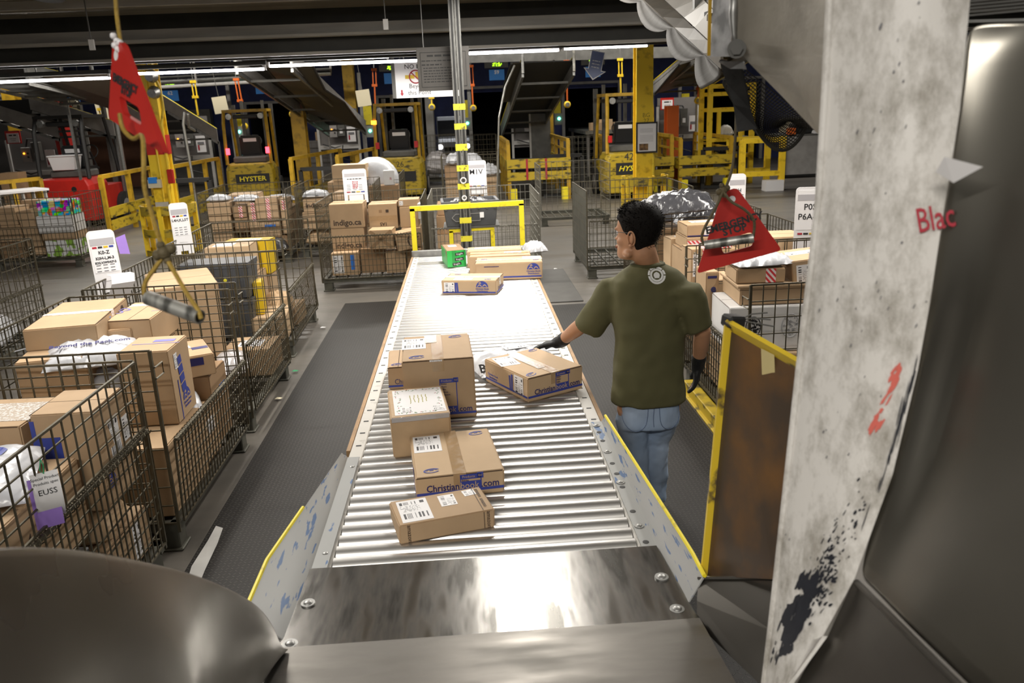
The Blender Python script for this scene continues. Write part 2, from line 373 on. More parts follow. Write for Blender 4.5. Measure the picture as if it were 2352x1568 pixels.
def mailer(label, loc, dims, rot=0, m='poly_white', seed=1, group=None, name='plastic_mailer', cat='parcel', crumple=0.02, flat=0.5):
    """A soft bag parcel: a pillow with pinched edges and creases, lying on loc."""
    w, d, h = dims; R = random.Random(seed); n1, n2 = 22, 16
    ph = [(R.uniform(0, 6), R.uniform(0, 6), R.uniform(3, 11), R.uniform(-8, 8)) for _ in range(9)]
    def nz(x, y, k): return sum(math.sin(a + k + x * f + y * g) for a, k0, f, g in ph) / 9
    b = MB(); top = []; bot = []
    for i in range(n1 + 1):
        rt = []; rb = []
        for j in range(n2 + 1):
            x = -1 + 2 * i / n1; y = -1 + 2 * j / n2
            e = (1 - abs(x) ** 2.6) * (1 - abs(y) ** 2.6); e = max(e, 0) ** flat
            wob = 1 + 0.05 * nz(x * 1.5, y * 1.5, 2)
            X = x * w / 2 * (wob if abs(y) > 0.5 else 1); Y = y * d / 2 * wob
            c = crumple * (nz(x * 2.2, y * 2.2, 0) + 0.6 * abs(nz(x * 4, y * 4, 1)))
            rt.append((X, Y, max(0.004, h * 0.25 + (h * 0.75) * e + c * (0.3 + e)))); rb.append((X, Y, h * 0.25 - h * 0.25 * e))
        top.append(rt); bot.append(rb)
    nc = n2 + 1; vs = [p for r in top for p in r] + [p for r in bot for p in r]; N = (n1 + 1) * nc; fs = []
    for i in range(n1):
        for j in range(n2):
            a = i * nc + j; fs += [(a, a + nc, a + nc + 1, a + 1), (a + N, a + 1 + N, a + nc + 1 + N, a + nc + N)]
    bd = [j for j in range(nc)] + [i * nc + n2 for i in range(1, n1 + 1)] + [n1 * nc + j for j in range(n2 - 1, -1, -1)] + [i * nc for i in range(n1 - 1, 0, -1)]
    for k in range(len(bd)):
        a, c = bd[k], bd[(k + 1) % len(bd)]; fs.append((a, c, c + N, a + N))
    b.add(vs, fs)
    o = b.build(name, m, None, loc, rot if isinstance(rot, (tuple, list)) else (0, 0, rot), smooth='all'); o['dims'] = (w, d, h)
    return tag(o, label, cat, group)

# ------------------------------------------------------------------ wire cages
def wire_panel(w, h, nv, nh, r=0.004, frame=0.005, shift=0.0, hb=None):
    """A welded wire panel in x, z from (0,0) to (w,h)."""
    b = MB()
    for i in range(nv + 1):
        x = w * i / nv; q = frame if i in (0, nv) else r
        b.bar((x, 0, 0), (x, 0, h), q * 2, q * 2)
    for j in range(nh + 1):
        z = h * j / nh; q = frame if j in (0, nh) else r
        y = 0 if j in (0, nh) else r * 1.6
        b.bar((0, y, z), (w, y, z), q * 2, q * 2)
    return b
def spring(b, p, q, turns, r, wr):
    p, q = Vector(p), Vector(q); pts = []; n = turns * 8; d = (q - p); t = d.normalized()
    x = t.cross(Vector((0, 0, 1))).normalized(); y = x.cross(t)
    for i in range(n + 1):
        a = 2 * PI * i / 8; pts.append(p + d * i / n + (x * math.cos(a) + y * math.sin(a)) * r)
    b.tube(pts, wr, 5)
def wire_cage(label, loc, rot, L=1.3, D=1.05, H=1.14, gate='half', gate_h=0.62, lean=0.0, group='wire mail cages', m='wire', near=True, nv=None, solid_side=False):
    """A steel mesh container. Local x runs along its gate side, local y to its back; loc is the corner at the left end of the gate side."""
    t = thing('wire_cage', label, 'cage', loc, rot, group)
    zb = 0.17; nv = nv or (20 if near else 12); nhh = 9 if near else 7; r = 0.0031 if near else 0.0034
    b = MB()
    b.box((L / 2, 0.03, zb - 0.03), (L, 0.05, 0.05)); b.box((L / 2, D - 0.03, zb - 0.03), (L, 0.05, 0.05))
    b.box((0.03, D / 2, zb - 0.03), (0.05, D, 0.05)); b.box((L - 0.03, D / 2, zb - 0.03), (0.05, D, 0.05))
    k = 9
    for i in range(1, k): b.bar((L * i / k, 0.04, zb - 0.02), (L * i / k, D - 0.04, zb - 0.02), 0.018, 0.018)
    for i in range(1, 6): b.bar((0.04, D * i / 6, zb - 0.025), (L - 0.04, D * i / 6, zb - 0.025), 0.014, 0.014)
    b.build('deck_frame', 'cage_steel', t)
    for sx in (0.07, L - 0.07):
        for sy in (0.07, D - 0.07):
            f = MB(); f.box((sx, sy, zb / 2 - 0.02), (0.11, 0.11, zb - 0.03)); f.box((sx, sy, 0.008), (0.14, 0.14, 0.016)); f.build('foot', 'cage_steel', t, bevel=0.006)
    h = H - zb
    wire_panel(L, h, nv, nhh, r).build('back_mesh', m, t, (0, D, zb))
    for x, nm in ((0, 'side_mesh'), (L, 'side_mesh')):
        wire_panel(D, h, max(8, int(nv * D / L)), nhh, r).build(nm, m, t, (x, 0, zb), (0, 0, PI / 2))
    for x in (0, L):
        for y in (0, D): p = MB(); p.bar((x, y, zb - 0.05), (x, y, H), 0.016); p.build('corner_rail', m, t)
    if gate:
        g = wire_panel(L - 0.06, gate_h, nv + 6, 7 if near else 5, r)
        if near:
            g.bar((0, -0.008, gate_h), (L - 0.06, -0.008, gate_h), 0.014)
        go = g.build('gate_mesh', m, t, (0.03, -0.02, zb), (lean, 0, 0))
        if near:
            q = MB(); spring(q, (0.0, -0.008, gate_h), (L - 0.06, -0.008, gate_h), 34, 0.017, 0.0028); q.build('hinge_spring', m, go)
    if gate == 'full':
        u = wire_panel(L - 0.06, H - zb - gate_h - 0.02, nv - 4, 4, r); u.build('upper_gate_mesh', m, t, (0.03, -0.02, zb + gate_h + 0.02))
    if solid_side:
        MB().box((-0.004, D / 2, zb + h * 0.5), (0.004, D * 0.96, h * 0.98)).build('side_plate', 'cage_steel', t)
    # latch loops on the corner uprights
    for x in (0.0, L):
        q = MB(); s = 1 if x == 0 else -1
        q.tube([(x, -0.012, H - 0.09), (x + s * 0.10, -0.014, H - 0.09), (x + s * 0.10, -0.014, H - 0.15), (x, -0.012, H - 0.15)], 0.0045, 6); q.build('latch_loop', m, t)
    return t
def cage_sign(label, loc, rot, lines, tilt=0.0, w=0.235, h=0.46, sub=True, bands=True):
    """A white plastic route sign hooked over a cage rail; loc is where it meets the rail."""
    t = thing('cage_sign', label, 'sign', loc, (tilt, 0, rot), 'route signs on the cages')
    c = 0.035; pts = []
    for (x, z, a0) in ((w / 2 - c, h - c, 0), (-w / 2 + c, h - c, 90)):
        for k in range(6):
            a = math.radians(a0 + 90 * k / 5); pts.append((x + c * math.cos(a), z + c * math.sin(a)))
    pts += [(-w / 2, -0.12), (-w / 2 + 0.05, -0.12), (-w / 2 + 0.05, -0.005), (w / 2 - 0.05, -0.005), (w / 2 - 0.05, -0.12), (w / 2, -0.12)]
    MB().plate(pts, 0.006).build('sign_board', 'white_plastic', t)
    MB().box((0, -0.004, h * 0.55), (w * 0.86, 0.002, h * 0.78)).build('paper_insert', 'paper', t)
    q = MB(); q.box((0, -0.0055, h - 0.085), (w * 0.86, 0.002, 0.05)); q.build('header_band', 'ink_grey_light', t)
    MB().box((0, 0.03, -0.03), (w * 0.6, 0.06, 0.12)).build('rail_clip', 'white_plastic', t)
    z = h - 0.165
    for s_, size in lines:
        text(s_, size, 'ink', t, (0, -0.006, z), (PI / 2, 0, 0), bold=0.001); z -= size * 1.15
    if sub:
        q = MB()
        for k in range(4):
            for j in range(3): q.box((-w * 0.28 + j * w * 0.25, -0.0055, 0.07 + k * 0.022), (w * 0.16, 0.002, 0.006))
        q.build('small_print', 'ink_grey', t)
    if bands:
        for k, c2 in enumerate(('ink_red', 'ink', 'yellow_box', 'ink_blue')):
            MB().box((-w * 0.30 + k * w * 0.2, -0.0055, h - 0.125 if bands == 'top' else 0.035), (w * 0.16, 0.002, 0.014)).build('colour_band', c2, t)
    return t
mat('ink_grey_light', (0.40, 0.39, 0.41), 0.6)

# ------------------------------------------------------------------ the hall itself
def struct(o): return tag(o, kind='structure')
def plate_mat(name, base, bump_sheen, cell=0.026, rough=0.5):
    m = bpy.data.materials.new(name); m.use_nodes = True; nt = m.node_tree; N = nt.nodes; L = nt.links; b = N['Principled BSDF']
    tc = N.new('ShaderNodeTexCoord'); sp = N.new('ShaderNodeSeparateXYZ'); L.new(tc.outputs['Object'], sp.inputs[0])
    def ma(op, a, c=None, d=None):
        n = N.new('ShaderNodeMath'); n.operation = op
        for i, q in enumerate((a, c, d)):
            if q is None: continue
            if isinstance(q, (int, float)): n.inputs[i].default_value = q
            else: L.new(q, n.inputs[i])
        return n.outputs[0]
    u = ma('MULTIPLY', sp.outputs[0], 1 / cell); v = ma('MULTIPLY', sp.outputs[1], 1 / cell)
    fu = ma('SUBTRACT', ma('FRACT', u), 0.5); fv = ma('SUBTRACT', ma('FRACT', v), 0.5)
    par = ma('MODULO', ma('ADD', ma('FLOOR', u), ma('ADD', ma('FLOOR', v), 20000.0)), 2.0)
    sg = ma('SUBTRACT', ma('MULTIPLY', ma('ROUND', par), 2.0), 1.0)
    a = ma('ADD', fu, ma('MULTIPLY', fv, sg)); c = ma('SUBTRACT', fu, ma('MULTIPLY', fv, sg))
    e = ma('ADD', ma('MULTIPLY', ma('MULTIPLY', a, a), 2.2), ma('MULTIPLY', ma('MULTIPLY', c, c), 26.0))
    hgt = ma('MAXIMUM', ma('SUBTRACT', 1.0, e), 0.0)
    k = ma('MINIMUM', ma('MULTIPLY', hgt, 3.0), 1.0)
    mx = N.new('ShaderNodeMix'); mx.data_type = 'RGBA'; L.new(k, mx.inputs['Factor'])
    mx.inputs[6].default_value = (*base, 1); mx.inputs[7].default_value = (*bump_sheen, 1)  # raised lozenges coloured lighter, their sheen painted in
    no = N.new('ShaderNodeTexNoise'); no.inputs['Scale'].default_value = 1.4; no.inputs['Detail'].default_value = 6; L.new(tc.outputs['Object'], no.inputs[0])
    mr = N.new('ShaderNodeMapRange'); L.new(no.outputs[0], mr.inputs[0]); mr.inputs[3].default_value = 0.75; mr.inputs[4].default_value = 1.25
    m2 = N.new('ShaderNodeMix'); m2.data_type = 'RGBA'; m2.blend_type = 'MULTIPLY'; m2.inputs['Factor'].default_value = 1.0
    L.new(mx.outputs[2], m2.inputs[6]); cb = N.new('ShaderNodeCombineColor'); [L.new(mr.outputs[0], cb.inputs[i]) for i in range(3)]; L.new(cb.outputs[0], m2.inputs[7])
    L.new(m2.outputs[2], b.inputs['Base Color'])
    bp = N.new('ShaderNodeBump'); bp.inputs['Strength'].default_value = 0.7; bp.inputs['Distance'].default_value = 0.004
    L.new(k, bp.inputs['Height']); L.new(bp.outputs[0], b.inputs['Normal']); b.inputs['Roughness'].default_value = rough; b.inputs['Specular IOR Level'].default_value = 0.2
    M[name] = m
plate_mat('tread_mat', (0.014, 0.0125, 0.011), (0.046, 0.042, 0.038))
mat('concrete', (0.135, 0.122, 0.105), 0.42, col2=(0.08, 0.072, 0.061), vscale=0.9, thr=(0.35, 0.7), stretch=(1, 2.2, 1), rvar=0.12, bump=0.04, bscale=30, detail=7)
mat('mat_plain', (0.075, 0.072, 0.066), 0.6, var=0.2, vscale=6, bump=0.1, bscale=120)
mat('ceiling_metal', (0.28, 0.245, 0.18), 0.6, var=0.35, vscale=1.2, stretch=(0.4, 3, 1))
mat('beam_paint', (0.34, 0.325, 0.29), 0.5, var=0.25, vscale=3, stretch=(0.5, 3, 3))
mat('beam_dark', (0.035, 0.035, 0.03), 0.6, var=0.3, vscale=3)

struct(MB().box((0, 16, -0.1), (60, 44, 0.2)).build('floor', 'concrete'))
for name, lab, x0, x1, y0, y1, mm in (
        ('floor_mat', 'dark tread patterned rubber floor mat along the aisle of loaded wire cages', -1.56, -0.70, 0.9, 9.8, 'tread_mat'),
        ('floor_mat', 'dark tread patterned rubber floor mat that the worker stands on', 0.72, 1.62, 1.4, 9.15, 'tread_mat'),
        ('floor_mat', 'plain grey floor mat lying just past the tread patterned mat by the conveyor end', 0.84, 1.32, 9.3, 11.3, 'mat_plain')):
    o = MB().box(((x0 + x1) / 2, (y0 + y1) / 2, 0.007), (x1 - x0, y1 - y0, 0.014)).build(name, mm, bevel=0.004)
    tag(o, lab, 'floor mat')

# low mezzanine overhead with its joists
b = MB(); b.box((0, 6.6, 3.55), (30, 8.6, 0.1)); struct(b.build('ceiling', 'ceiling_metal'))
for i, (y, d, hh, z) in enumerate(((3.2, .05, .07, 3.46), (5.0, .05, .07, 3.46), (6.6, .05, .07, 3.46), (8.0, .05, .07, 3.46), (9.3, .05, .08, 3.45))):
    struct(MB().box((0, y, z), (30, d, hh)).build('trim_%d' % (i + 1), 'beam_paint'))
b = MB(); b.box((0, 10.35, 3.23), (30, .05, .11)); b.box((0, 10.28, 3.15), (30, .16, .03)); struct(b.build('trim_6', 'beam_paint'))
struct(MB().box((0, 10.55, 3.05), (30, .06, .14)).build('trim_7', 'beam_dark'))
struct(MB().box((0, 10.5, 2.965), (30, .10, .035)).build('trim_8', 'beam_paint'))
struct(MB().box((0, 10.8, 3.25), (30, .06, .62)).build('trim_9', 'beam_dark'))
struct(MB().box((0, 20.9, 5.6), (60, 20.2, 0.1)).build('ceiling_high', 'beam_dark'))
for o, yy in ((0, -4.0),):
    struct(MB().box((0, yy, 2.8), (60, 0.2, 5.6)).build('wall_rear', 'grey_dark'))

# dock wall with its openings
DOORS = [(-7.75, -5.85, 2.71), (-3.0, -1.12, 2.75), (0.35, 3.05, 2.93), (3.8, 5.8, 2.95), (8.75, 11.2, 2.9)]
VAN = (-0.95, 0.30)
b = MB(); xs = -30.0
opens = sorted(DOORS + [(VAN[0], VAN[1], 2.0)])
for x0, x1, zt in opens:
    if x0 > xs: b.box(((xs + x0) / 2, 31.2, 1.4), (x0 - xs, 0.3, 2.8))
    b.box(((x0 + x1) / 2, 31.2, (zt + 2.8) / 2), (x1 - x0, 0.3, max(0.02, 2.8 - zt)))
    xs = x1
b.box(((xs + 30) / 2, 31.2, 1.4), (30 - xs, 0.3, 2.8)); b.box((0, 31.2, 4.2), (60, 0.3, 2.8))
struct(b.build('wall_back', 'navy_wall'))
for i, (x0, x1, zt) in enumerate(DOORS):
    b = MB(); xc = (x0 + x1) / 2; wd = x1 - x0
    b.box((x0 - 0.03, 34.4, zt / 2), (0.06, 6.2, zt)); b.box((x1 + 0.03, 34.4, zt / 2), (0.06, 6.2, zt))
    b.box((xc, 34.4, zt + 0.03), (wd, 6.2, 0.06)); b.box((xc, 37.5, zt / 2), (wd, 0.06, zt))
    struct(b.build('trim_%d' % (20 + i), 'dark_void'))  # trailer interior, its shade put into the near-black colour
    f = MB(); f.box((x0 - 0.05, 30.98, zt / 2), (0.11, 0.1, zt)); f.box((x1 + 0.05, 30.98, zt / 2), (0.11, 0.1, zt)); f.box((xc, 30.98, zt + 0.04), (wd + 0.2, 0.1, 0.09))
    struct(f.build('door_%d' % (i + 1), 'grey_paint'))
struct(MB().box((-12.0, 30.9, 1.25), (3.4, 0.2, 2.5)).build('wall_brick', 'brick_brown'))
struct(MB().box((-9.9, 30.7, 1.3), (1.9, 0.3, 2.6)).build('wall_pier', 'grey_dark'))
struct(MB().box((-20, 30.9, 1.6), (12, 0.2, 3.2)).build('wall_panelled', 'trailer_wall'))
# daylight yard seen through the narrow opening
struct(MB().box((-0.3, 40.0, 1.2), (6, 0.1, 3.6)).build('wall_yard', 'grey_light'))
area('yard_daylight', (-0.3, 36.0, 4.2), 1.8, 1.8, 60, (0.9, 0.95, 1.0))
v = thing('van', 'small white van parked in daylight beyond the narrow dock opening', 'van', (-0.42, 36.0, 0))
b = MB(); b.loft([[Vector((x, y, z)) for x, z in ((-.85, .35), (.85, .35), (.85, 1.1), (.72, 1.95), (-.72, 1.95), (-.85, 1.1))] for y in (0.3, 3.5)]); b.loft([[Vector((x, 0.3, z)) for x, z in ((-.82, .4), (.82, .4), (.82, 1.05), (-.82, 1.05))], [Vector((x, -0.35, z)) for x, z in ((-.75, .45), (.75, .45), (.72, .92), (-.72, .92))]])
b.build('body', 'white_plastic', v)
MB().add([(-.72, .27, 1.12), (.72, .27, 1.12), (.64, .29, 1.8), (-.64, .29, 1.8), (-.72, .24, 1.12), (.72, .24, 1.12), (.64, .26, 1.8), (-.64, .26, 1.8)], [(0, 1, 2, 3), (4, 7, 6, 5), (0, 4, 5, 1), (2, 6, 7, 3), (1, 5, 6, 2), (0, 3, 7, 4)]).build('windscreen', 'black_gloss', v)
for s in (-1, 1):
    MB().ball((s * .58, -0.34, .72), .11, 6, sc=(1.3, .4, 1)).build('headlamp', 'tube_glow_far', v)
    MB().cyl((s * .8, .5, .33), (s * .62, .5, .33), .33, 14).build('wheel', 'rubber', v)
MB().box((0, -0.36, .62), (.8, .03, .16)).build('grille', 'black', v)

# fluorescent fixtures
def fixture(label, x0, x1, y, z, glow='tube_glow', r=0.017, hood=True, drop=0.12, along='x'):
    t = thing('fluorescent_fixture', label, 'lamp', ((x0 + x1) / 2, y, z), (0, 0, 0 if along == 'x' else PI / 2), 'fluorescent fixtures')
    L = x1 - x0
    MB().cyl((-L / 2 + .03, 0, 0), (L / 2 - .03, 0, 0), r, 10).build('lamp_tube', glow, t)
    if hood: MB().box((0, 0.02, 0.075), (L, 0.09, 0.05)).build('housing', 'beam_dark', t)
    for s in (-1, 1):
        MB().box((s * (L / 2 - 0.012), 0, 0.02), (0.02, 0.04, 0.07)).build('tube_socket', 'white_plastic', t)
        MB().bar((s * L * 0.27, 0, 0.09), (s * L * 0.27, 0, 0.09 + drop), 0.012).build('hanger', 'galv', t)
    return t
zz = [2.815, 2.832, 2.85, 2.872, 2.892, 2.912]
fixture('first lit tube of the low row, above the grey steep conveyor by the red post', -8.2, -4.35, 10.9, 2.795)
fixture('lit tube of the low row behind the hanging red triangle and yellow column', -4.32, -2.42, 10.9, 2.83)
fixture('lit tube of the low row ending beside the grey notice board', -2.40, -0.50, 10.9, 2.86)
fixture('lit tube of the low row running from the notice board to the post', 0.05, 1.30, 10.9, 2.92)
fixture('last lit tube of the low row, ending at the plain yellow column', 1.32, 2.44, 10.9, 2.935)
fixture('short lit tube pair farther back beside the white pictogram sign', -2.6, -1.35, 17.0, 3.30, r=0.03, drop=2.2)
fixture('lamp above the roller conveyor', -1.7, 1.7, 7.0, 3.40, along='y', drop=0.05).location.x = 0.35
fixture('lamp above the loaded cage aisle', -1.8, 1.8, 5.6, 3.40, along='y', drop=0.05).location.x = -2.3
fixture('lamp above the cages behind the worker', -1.8, 1.8, 6.2, 3.40, along='y', drop=0.05).location.x = 2.9
fixture('added lamp behind the camera over the aisle side', -2.7, -0.3, -1.6, 3.93, drop=0.1)  # fixture added for the rear fill, never in view
fixture('added lamp behind the camera over the liner side', -1.2, 1.2, -1.3, 3.73, along='y', drop=0.1).location.x = 1.9  # unseen fixture added to go with the side fill

# ------------------------------------------------------------------ roller conveyor (top of rollers z = 0.80)
cv = thing('roller_conveyor', 'long gravity roller conveyor with cream side rails carrying the parcels', 'conveyor', (0, 0, 0))
ZR = 0.80; RR = 0.0355; PITCH = 0.0755; XI = 0.518
rb = MB().cyl((-XI, 0, 0), (XI, 0, 0), RR, 20); y = 2.47; n = 0; first = None
while y < 8.33:
    if first is None:
        first = rb.build('roller', 'roller', cv, (0, y, ZR - RR), smooth=True)
    else:
        c = first.copy(); COL.objects.link(c); c.parent = cv; c.location = (0, y, ZR - RR); c.rotation_euler = (rng.uniform(0, 6), 0, 0)
    y += PITCH; n += 1
y0, y1 = 2.02, 8.36
for s in (-1, 1):
    b = MB(); b.box((s * (XI + 0.034), (y0 + y1) / 2, ZR - 0.062), (0.062, y1 - y0, 0.11))
    b.build('side_rail', 'rail_cream', cv, bevel=0.004)
    b = MB(); yy = 2.55
    while yy < 8.3:
        b.box((s * (XI + 0.034), yy, ZR - 0.0065), (0.024, 0.012, 0.0015)); yy += PITCH * 2
    b.build('rail_slot_pattern', 'black', cv)
    b = MB(); b.box((s * (XI + 0.074), (3.4 + y1) / 2, ZR - 0.05), (0.018, y1 - 3.4, 0.09)); b.build('edge_strip', 'rail_wood', cv)
for yy in (2.6, 4.4, 6.3, 8.1):
    for s in (-1, 1):
        b = MB(); b.bar((s * (XI + 0.04), yy, 0), (s * (XI + 0.04), yy, ZR - 0.1), 0.06); b.box((s * (XI + 0.04), yy, 0.006), (0.14, 0.14, 0.012)); b.build('leg', 'grey_paint', cv)
    MB().bar((-XI, yy, 0.3), (XI, yy, 0.3), 0.05).build('cross_brace', 'grey_paint', cv)
b = MB(); b.box((0, 8.40, ZR + 0.002), (1.20, 0.05, 0.10)); b.build('end_stop', 'galv', cv, bevel=0.006)
# flared side guards at the loading end
def guard(s, ya, yb, bend, fl=0.04):
    rows = []
    for k in range(13):
        f = k / 12; y = ya + (yb - ya) * f; x = s * (XI + 0.072)
        lift = bend(f)
        rows.append([(x - s * 0.062, y, ZR + 0.0035), (x - s * 0.01, y, ZR + 0.004), (x, y, ZR + 0.016), (x + s * fl * 0.5 * lift, y, ZR + 0.012 + 0.045 * lift), (x + s * fl * lift, y, ZR + 0.016 + 0.085 * lift)])
    return rows
g = MB().sheet(guard(-1, 3.3, 2.02, lambda f: 0.15 + 0.85 * min(1, f * 1.3), 0.10), 0.004).build('side_guard', 'guard_paint', cv, smooth=True)
g2 = MB().sheet(guard(1, 3.55, 2.06, lambda f: 0.15 + 0.85 * min(1, f * 1.1), 0.045), 0.004).build('side_guard', 'guard_paint', cv, smooth=True)
for s, gg, ya, yb, bend, fl in ((-1, g, 2.72, 2.02, lambda f: 0.15 + 0.85 * min(1, (0.45 + 0.55 * f) * 1.3), 0.10), (1, g2, 3.55, 2.06, lambda f: 0.15 + 0.85 * min(1, f * 1.1), 0.045)):
    b = MB(); rows = guard(s, ya, yb, bend, fl)
    up = [(Vector(r[4]) + Vector((s * 0.003, 0, 0.003))) for r in rows]
    b.tube(up, 0.007, 6); b.build('edge_tape', 'yellow_bright', gg)
def dome_screw(p, parent, r=0.017, nm='screw'):
    b = MB(); b.ball((0, 0, 0), r, 6, sc=(1, 1, 0.45)); b.cyl((0, 0, -0.004), (0, 0, 0.001), r * 1.45, 14)
    o = b.build(nm, 'galv', parent, p, smooth=True); return o
for s, ys in ((-1, (2.12, 2.5, 3.2)), (1, (2.08, 2.55, 2.9, 3.2, 3.5))):
    for yy in ys: dome_screw((s * (XI + 0.03), yy, ZR + 0.006), cv, 0.012)
for s, ys in ((-1, (2.2, 2.3, 2.4, 2.62, 2.72, 2.84, 2.95, 3.07)), (1, (2.2, 2.32, 2.44, 2.56, 2.66, 2.86, 2.98, 3.08, 3.32, 3.42))):
    b = MB()
    for yy in ys: b.cyl((s * (XI + 0.03), yy, ZR + 0.002), (s * (XI + 0.03), yy, ZR + 0.0052), 0.011, 10)
    b.build('rail_hole_pattern', 'black', cv)

# ------------------------------------------------------------------ steel chute that the camera looks down
mat('chute_steel', (0.22, 0.208, 0.19), 0.33, 1.0, var=0.25, vscale=2.0, rvar=0.1)
mat('chute_floor_steel', (0.19, 0.18, 0.165), 0.42, 1.0, var=0.2, vscale=4.0, rvar=0.08, stretch=(1, 4, 1))
mat('slide_steel', (0.40, 0.39, 0.375), 0.22, 1.0, col2=(0.09, 0.087, 0.08), vscale=4.0, thr=(0.43, 0.62), stretch=(5, 0.8, 1), rvar=0.06, detail=8)
mat('wall_steel', (0.30, 0.285, 0.25), 0.30, 1.0, var=0.25, vscale=2.2, rvar=0.08)
ch = thing('steel_chute', 'bare steel parcel chute with curled side sheet feeding the roller conveyor', 'chute', (0, 0, 0))
b = MB(); b.add([(-0.60, 2.40, ZR + 0.012), (0.575, 2.40, ZR + 0.012), (0.60, 1.955, ZR + 0.022), (-0.60, 1.955, ZR + 0.022), (-0.60, 2.40, ZR + 0.007), (0.575, 2.40, ZR + 0.007), (0.60, 1.955, ZR + 0.017), (-0.60, 1.955, ZR + 0.017)],
    [(0, 1, 2, 3), (4, 7, 6, 5), (0, 4, 5, 1), (2, 6, 7, 3), (1, 5, 6, 2), (0, 3, 7, 4)])
sl = b.build('slide_plate', 'slide_steel', ch)
for p in ((-0.55, 2.19), (-0.565, 1.995), (0.545, 2.20), (0.55, 2.03)): dome_screw((p[0], p[1], ZR + 0.021), sl, 0.015)
# chute floor rising to the camera
rows = []
for k in range(10):
    f = k / 9; y = 1.97 - 1.6 * f; z = ZR + 0.028 + 0.03 * f + 0.18 * f * f; hw = 0.60 + 0.05 * f
    rows.append([(-hw + 2 * hw * j / 8, y, z) for j in range(9)])
MB().sheet(rows, 0.005).build('floor_sheet', 'chute_floor_steel', ch, smooth=True)
# bent sheet on the near left, curled outward along its top edge
top_px = [(645, 1492, 1.95), (628, 1440, 1.93), (596, 1388, 1.86), (520, 1345, 1.72), (440, 1312, 1.58), (330, 1285, 1.42), (200, 1258, 1.27), (80, 1248, 1.15), (-60, 1252, 1.02), (-260, 1290, 0.88)]
rows = []
for i, (px, py, Y) in enumerate(top_px):
    a = pt(px, py, Y); f = i / (len(top_px) - 1)
    base = Vector((-0.60 - 0.05 * f, 1.955 - 1.35 * f, ZR + 0.03 + 0.12 * f))
    r = []
    for j in range(9):
        q = j / 8; p = base.lerp(a, q); p.x += 0.10 * f * math.sin(q * PI) * (1 if f > 0.1 else 0); p.z -= 0.03 * math.sin(q * PI) * f
        p.x += (0.026 * math.sin(i * 1.3 + 0.6) + 0.018 * math.sin(i * 2.3 + q * 4.0)) * math.sin(q * PI); p.y += 0.03 * math.sin(i * 0.9) * q * (1 - q)
        if q > 0.85: p.x -= 0.012 * f
        r.append(p)
    rows.append(r)
o = MB().sheet(rows, 0.005).build('curled_side_sheet', 'chute_steel', ch, smooth=True)
sb = o.modifiers.new('smooth', 'SUBSURF'); sb.levels = 1; sb.render_levels = 2
# folded corner sheet under the rusty panel
A, B_ = pt(1604, 1330, 2.08), pt(1778, 1330, 1.92)
MB().sheet([[A, B_], [pt(1601, 1380, 2.03), pt(1776, 1450, 1.82)], [pt(1600, 1432, 1.98), pt(1776, 1600, 1.70)]], 0.005).build('corner_sheet', 'chute_steel', ch)
MB().tube([A + Vector((0, 0, 0.004)), B_ + Vector((0, 0, 0.004))], 0.006, 6).build('corner_hem', 'chute_floor_steel', ch)
# tall side wall of bare steel on the far side of the white liner
LINE_R = [(2232, -40, 1.30), (2228, 0, 1.30), (2205, 250, 1.28), (2165, 500, 1.26), (2135, 700, 1.25), (2108, 850, 1.25), (2050, 1090, 1.24), (1962, 1330, 1.24), (1890, 1460, 1.25), (1800, 1580, 1.27)]
rows = []
SHEET = [(2226, 52, 1.30), (2222, 110, 1.30)] + LINE_R[2:8]
for i, (px, py, Y) in enumerate(SHEET):
    a = pt(px, py, Y) + Vector((0.004, 0.012, 0)); r = [a]; t = (i / 9) ** 1.6
    for k in range(1, 13):
        f = k / 12; p = a + Vector((0.36 * f - 0.46 * f * t, -0.30 * f - 0.55 * f * f - 0.12 * f * t, 0.10 * f * t))
        dent = math.exp(-((f - 0.17 - 0.03 * math.sin(i * 1.1)) / 0.05) ** 2) * (0.034 if 4 <= i <= 7 else 0.004)
        if i == 0: p.z = CAM.z + (a.z - CAM.z) * p.y / a.y
        if i == 7:
            q0, q1, q2, q3 = a, pt(2080, 1450, 1.07), pt(2230, 1600, 0.94), pt(2420, 1800, 0.80)
            p = q0.lerp(q1, f * 3) if f < 1 / 3 else (q1.lerp(q2, f * 3 - 1) if f < 2 / 3 else q2.lerp(q3, f * 3 - 2)); r.append(p); continue
        p += Vector((0.7, 0.7, 0.0)) * dent + Vector((0.008 * math.sin(f * 6 + i), 0.010 * math.sin(f * 4 + i * 1.3), 0)); r.append(p)
    rows.append(r)
o = MB().sheet(rows, 0.005).build('tall_side_sheet', 'wall_steel', ch, smooth=True)
sb = o.modifiers.new('smooth', 'SUBSURF'); sb.levels = 1; sb.render_levels = 2
# sloping sheet below it with a folded seam
a0 = pt(1962, 1330, 1.25)
la, lb_, lc = pt(1962, 1330, 1.262), pt(1890, 1462, 1.275), pt(1796, 1585, 1.29)
rows = [[la, la.lerp(a0, 0.5), a0], [lb_, pt(1985, 1470, 1.17), pt(2080, 1450, 1.07)], [lc, pt(2010, 1610, 1.10), pt(2230, 1600, 0.94)], [pt(1740, 1700, 1.25), pt(1990, 1760, 1.02), pt(2420, 1800, 0.80)]]
MB().sheet(rows, 0.005).build('sloping_sheet', 'chute_steel', ch, smooth=True)
MB().tube([a0 + Vector((0, -0.01, 0)), pt(2080, 1450, 1.07), pt(2230, 1600, 0.94)], 0.006, 8).build('folded_seam', 'chute_floor_steel', ch, smooth=True)

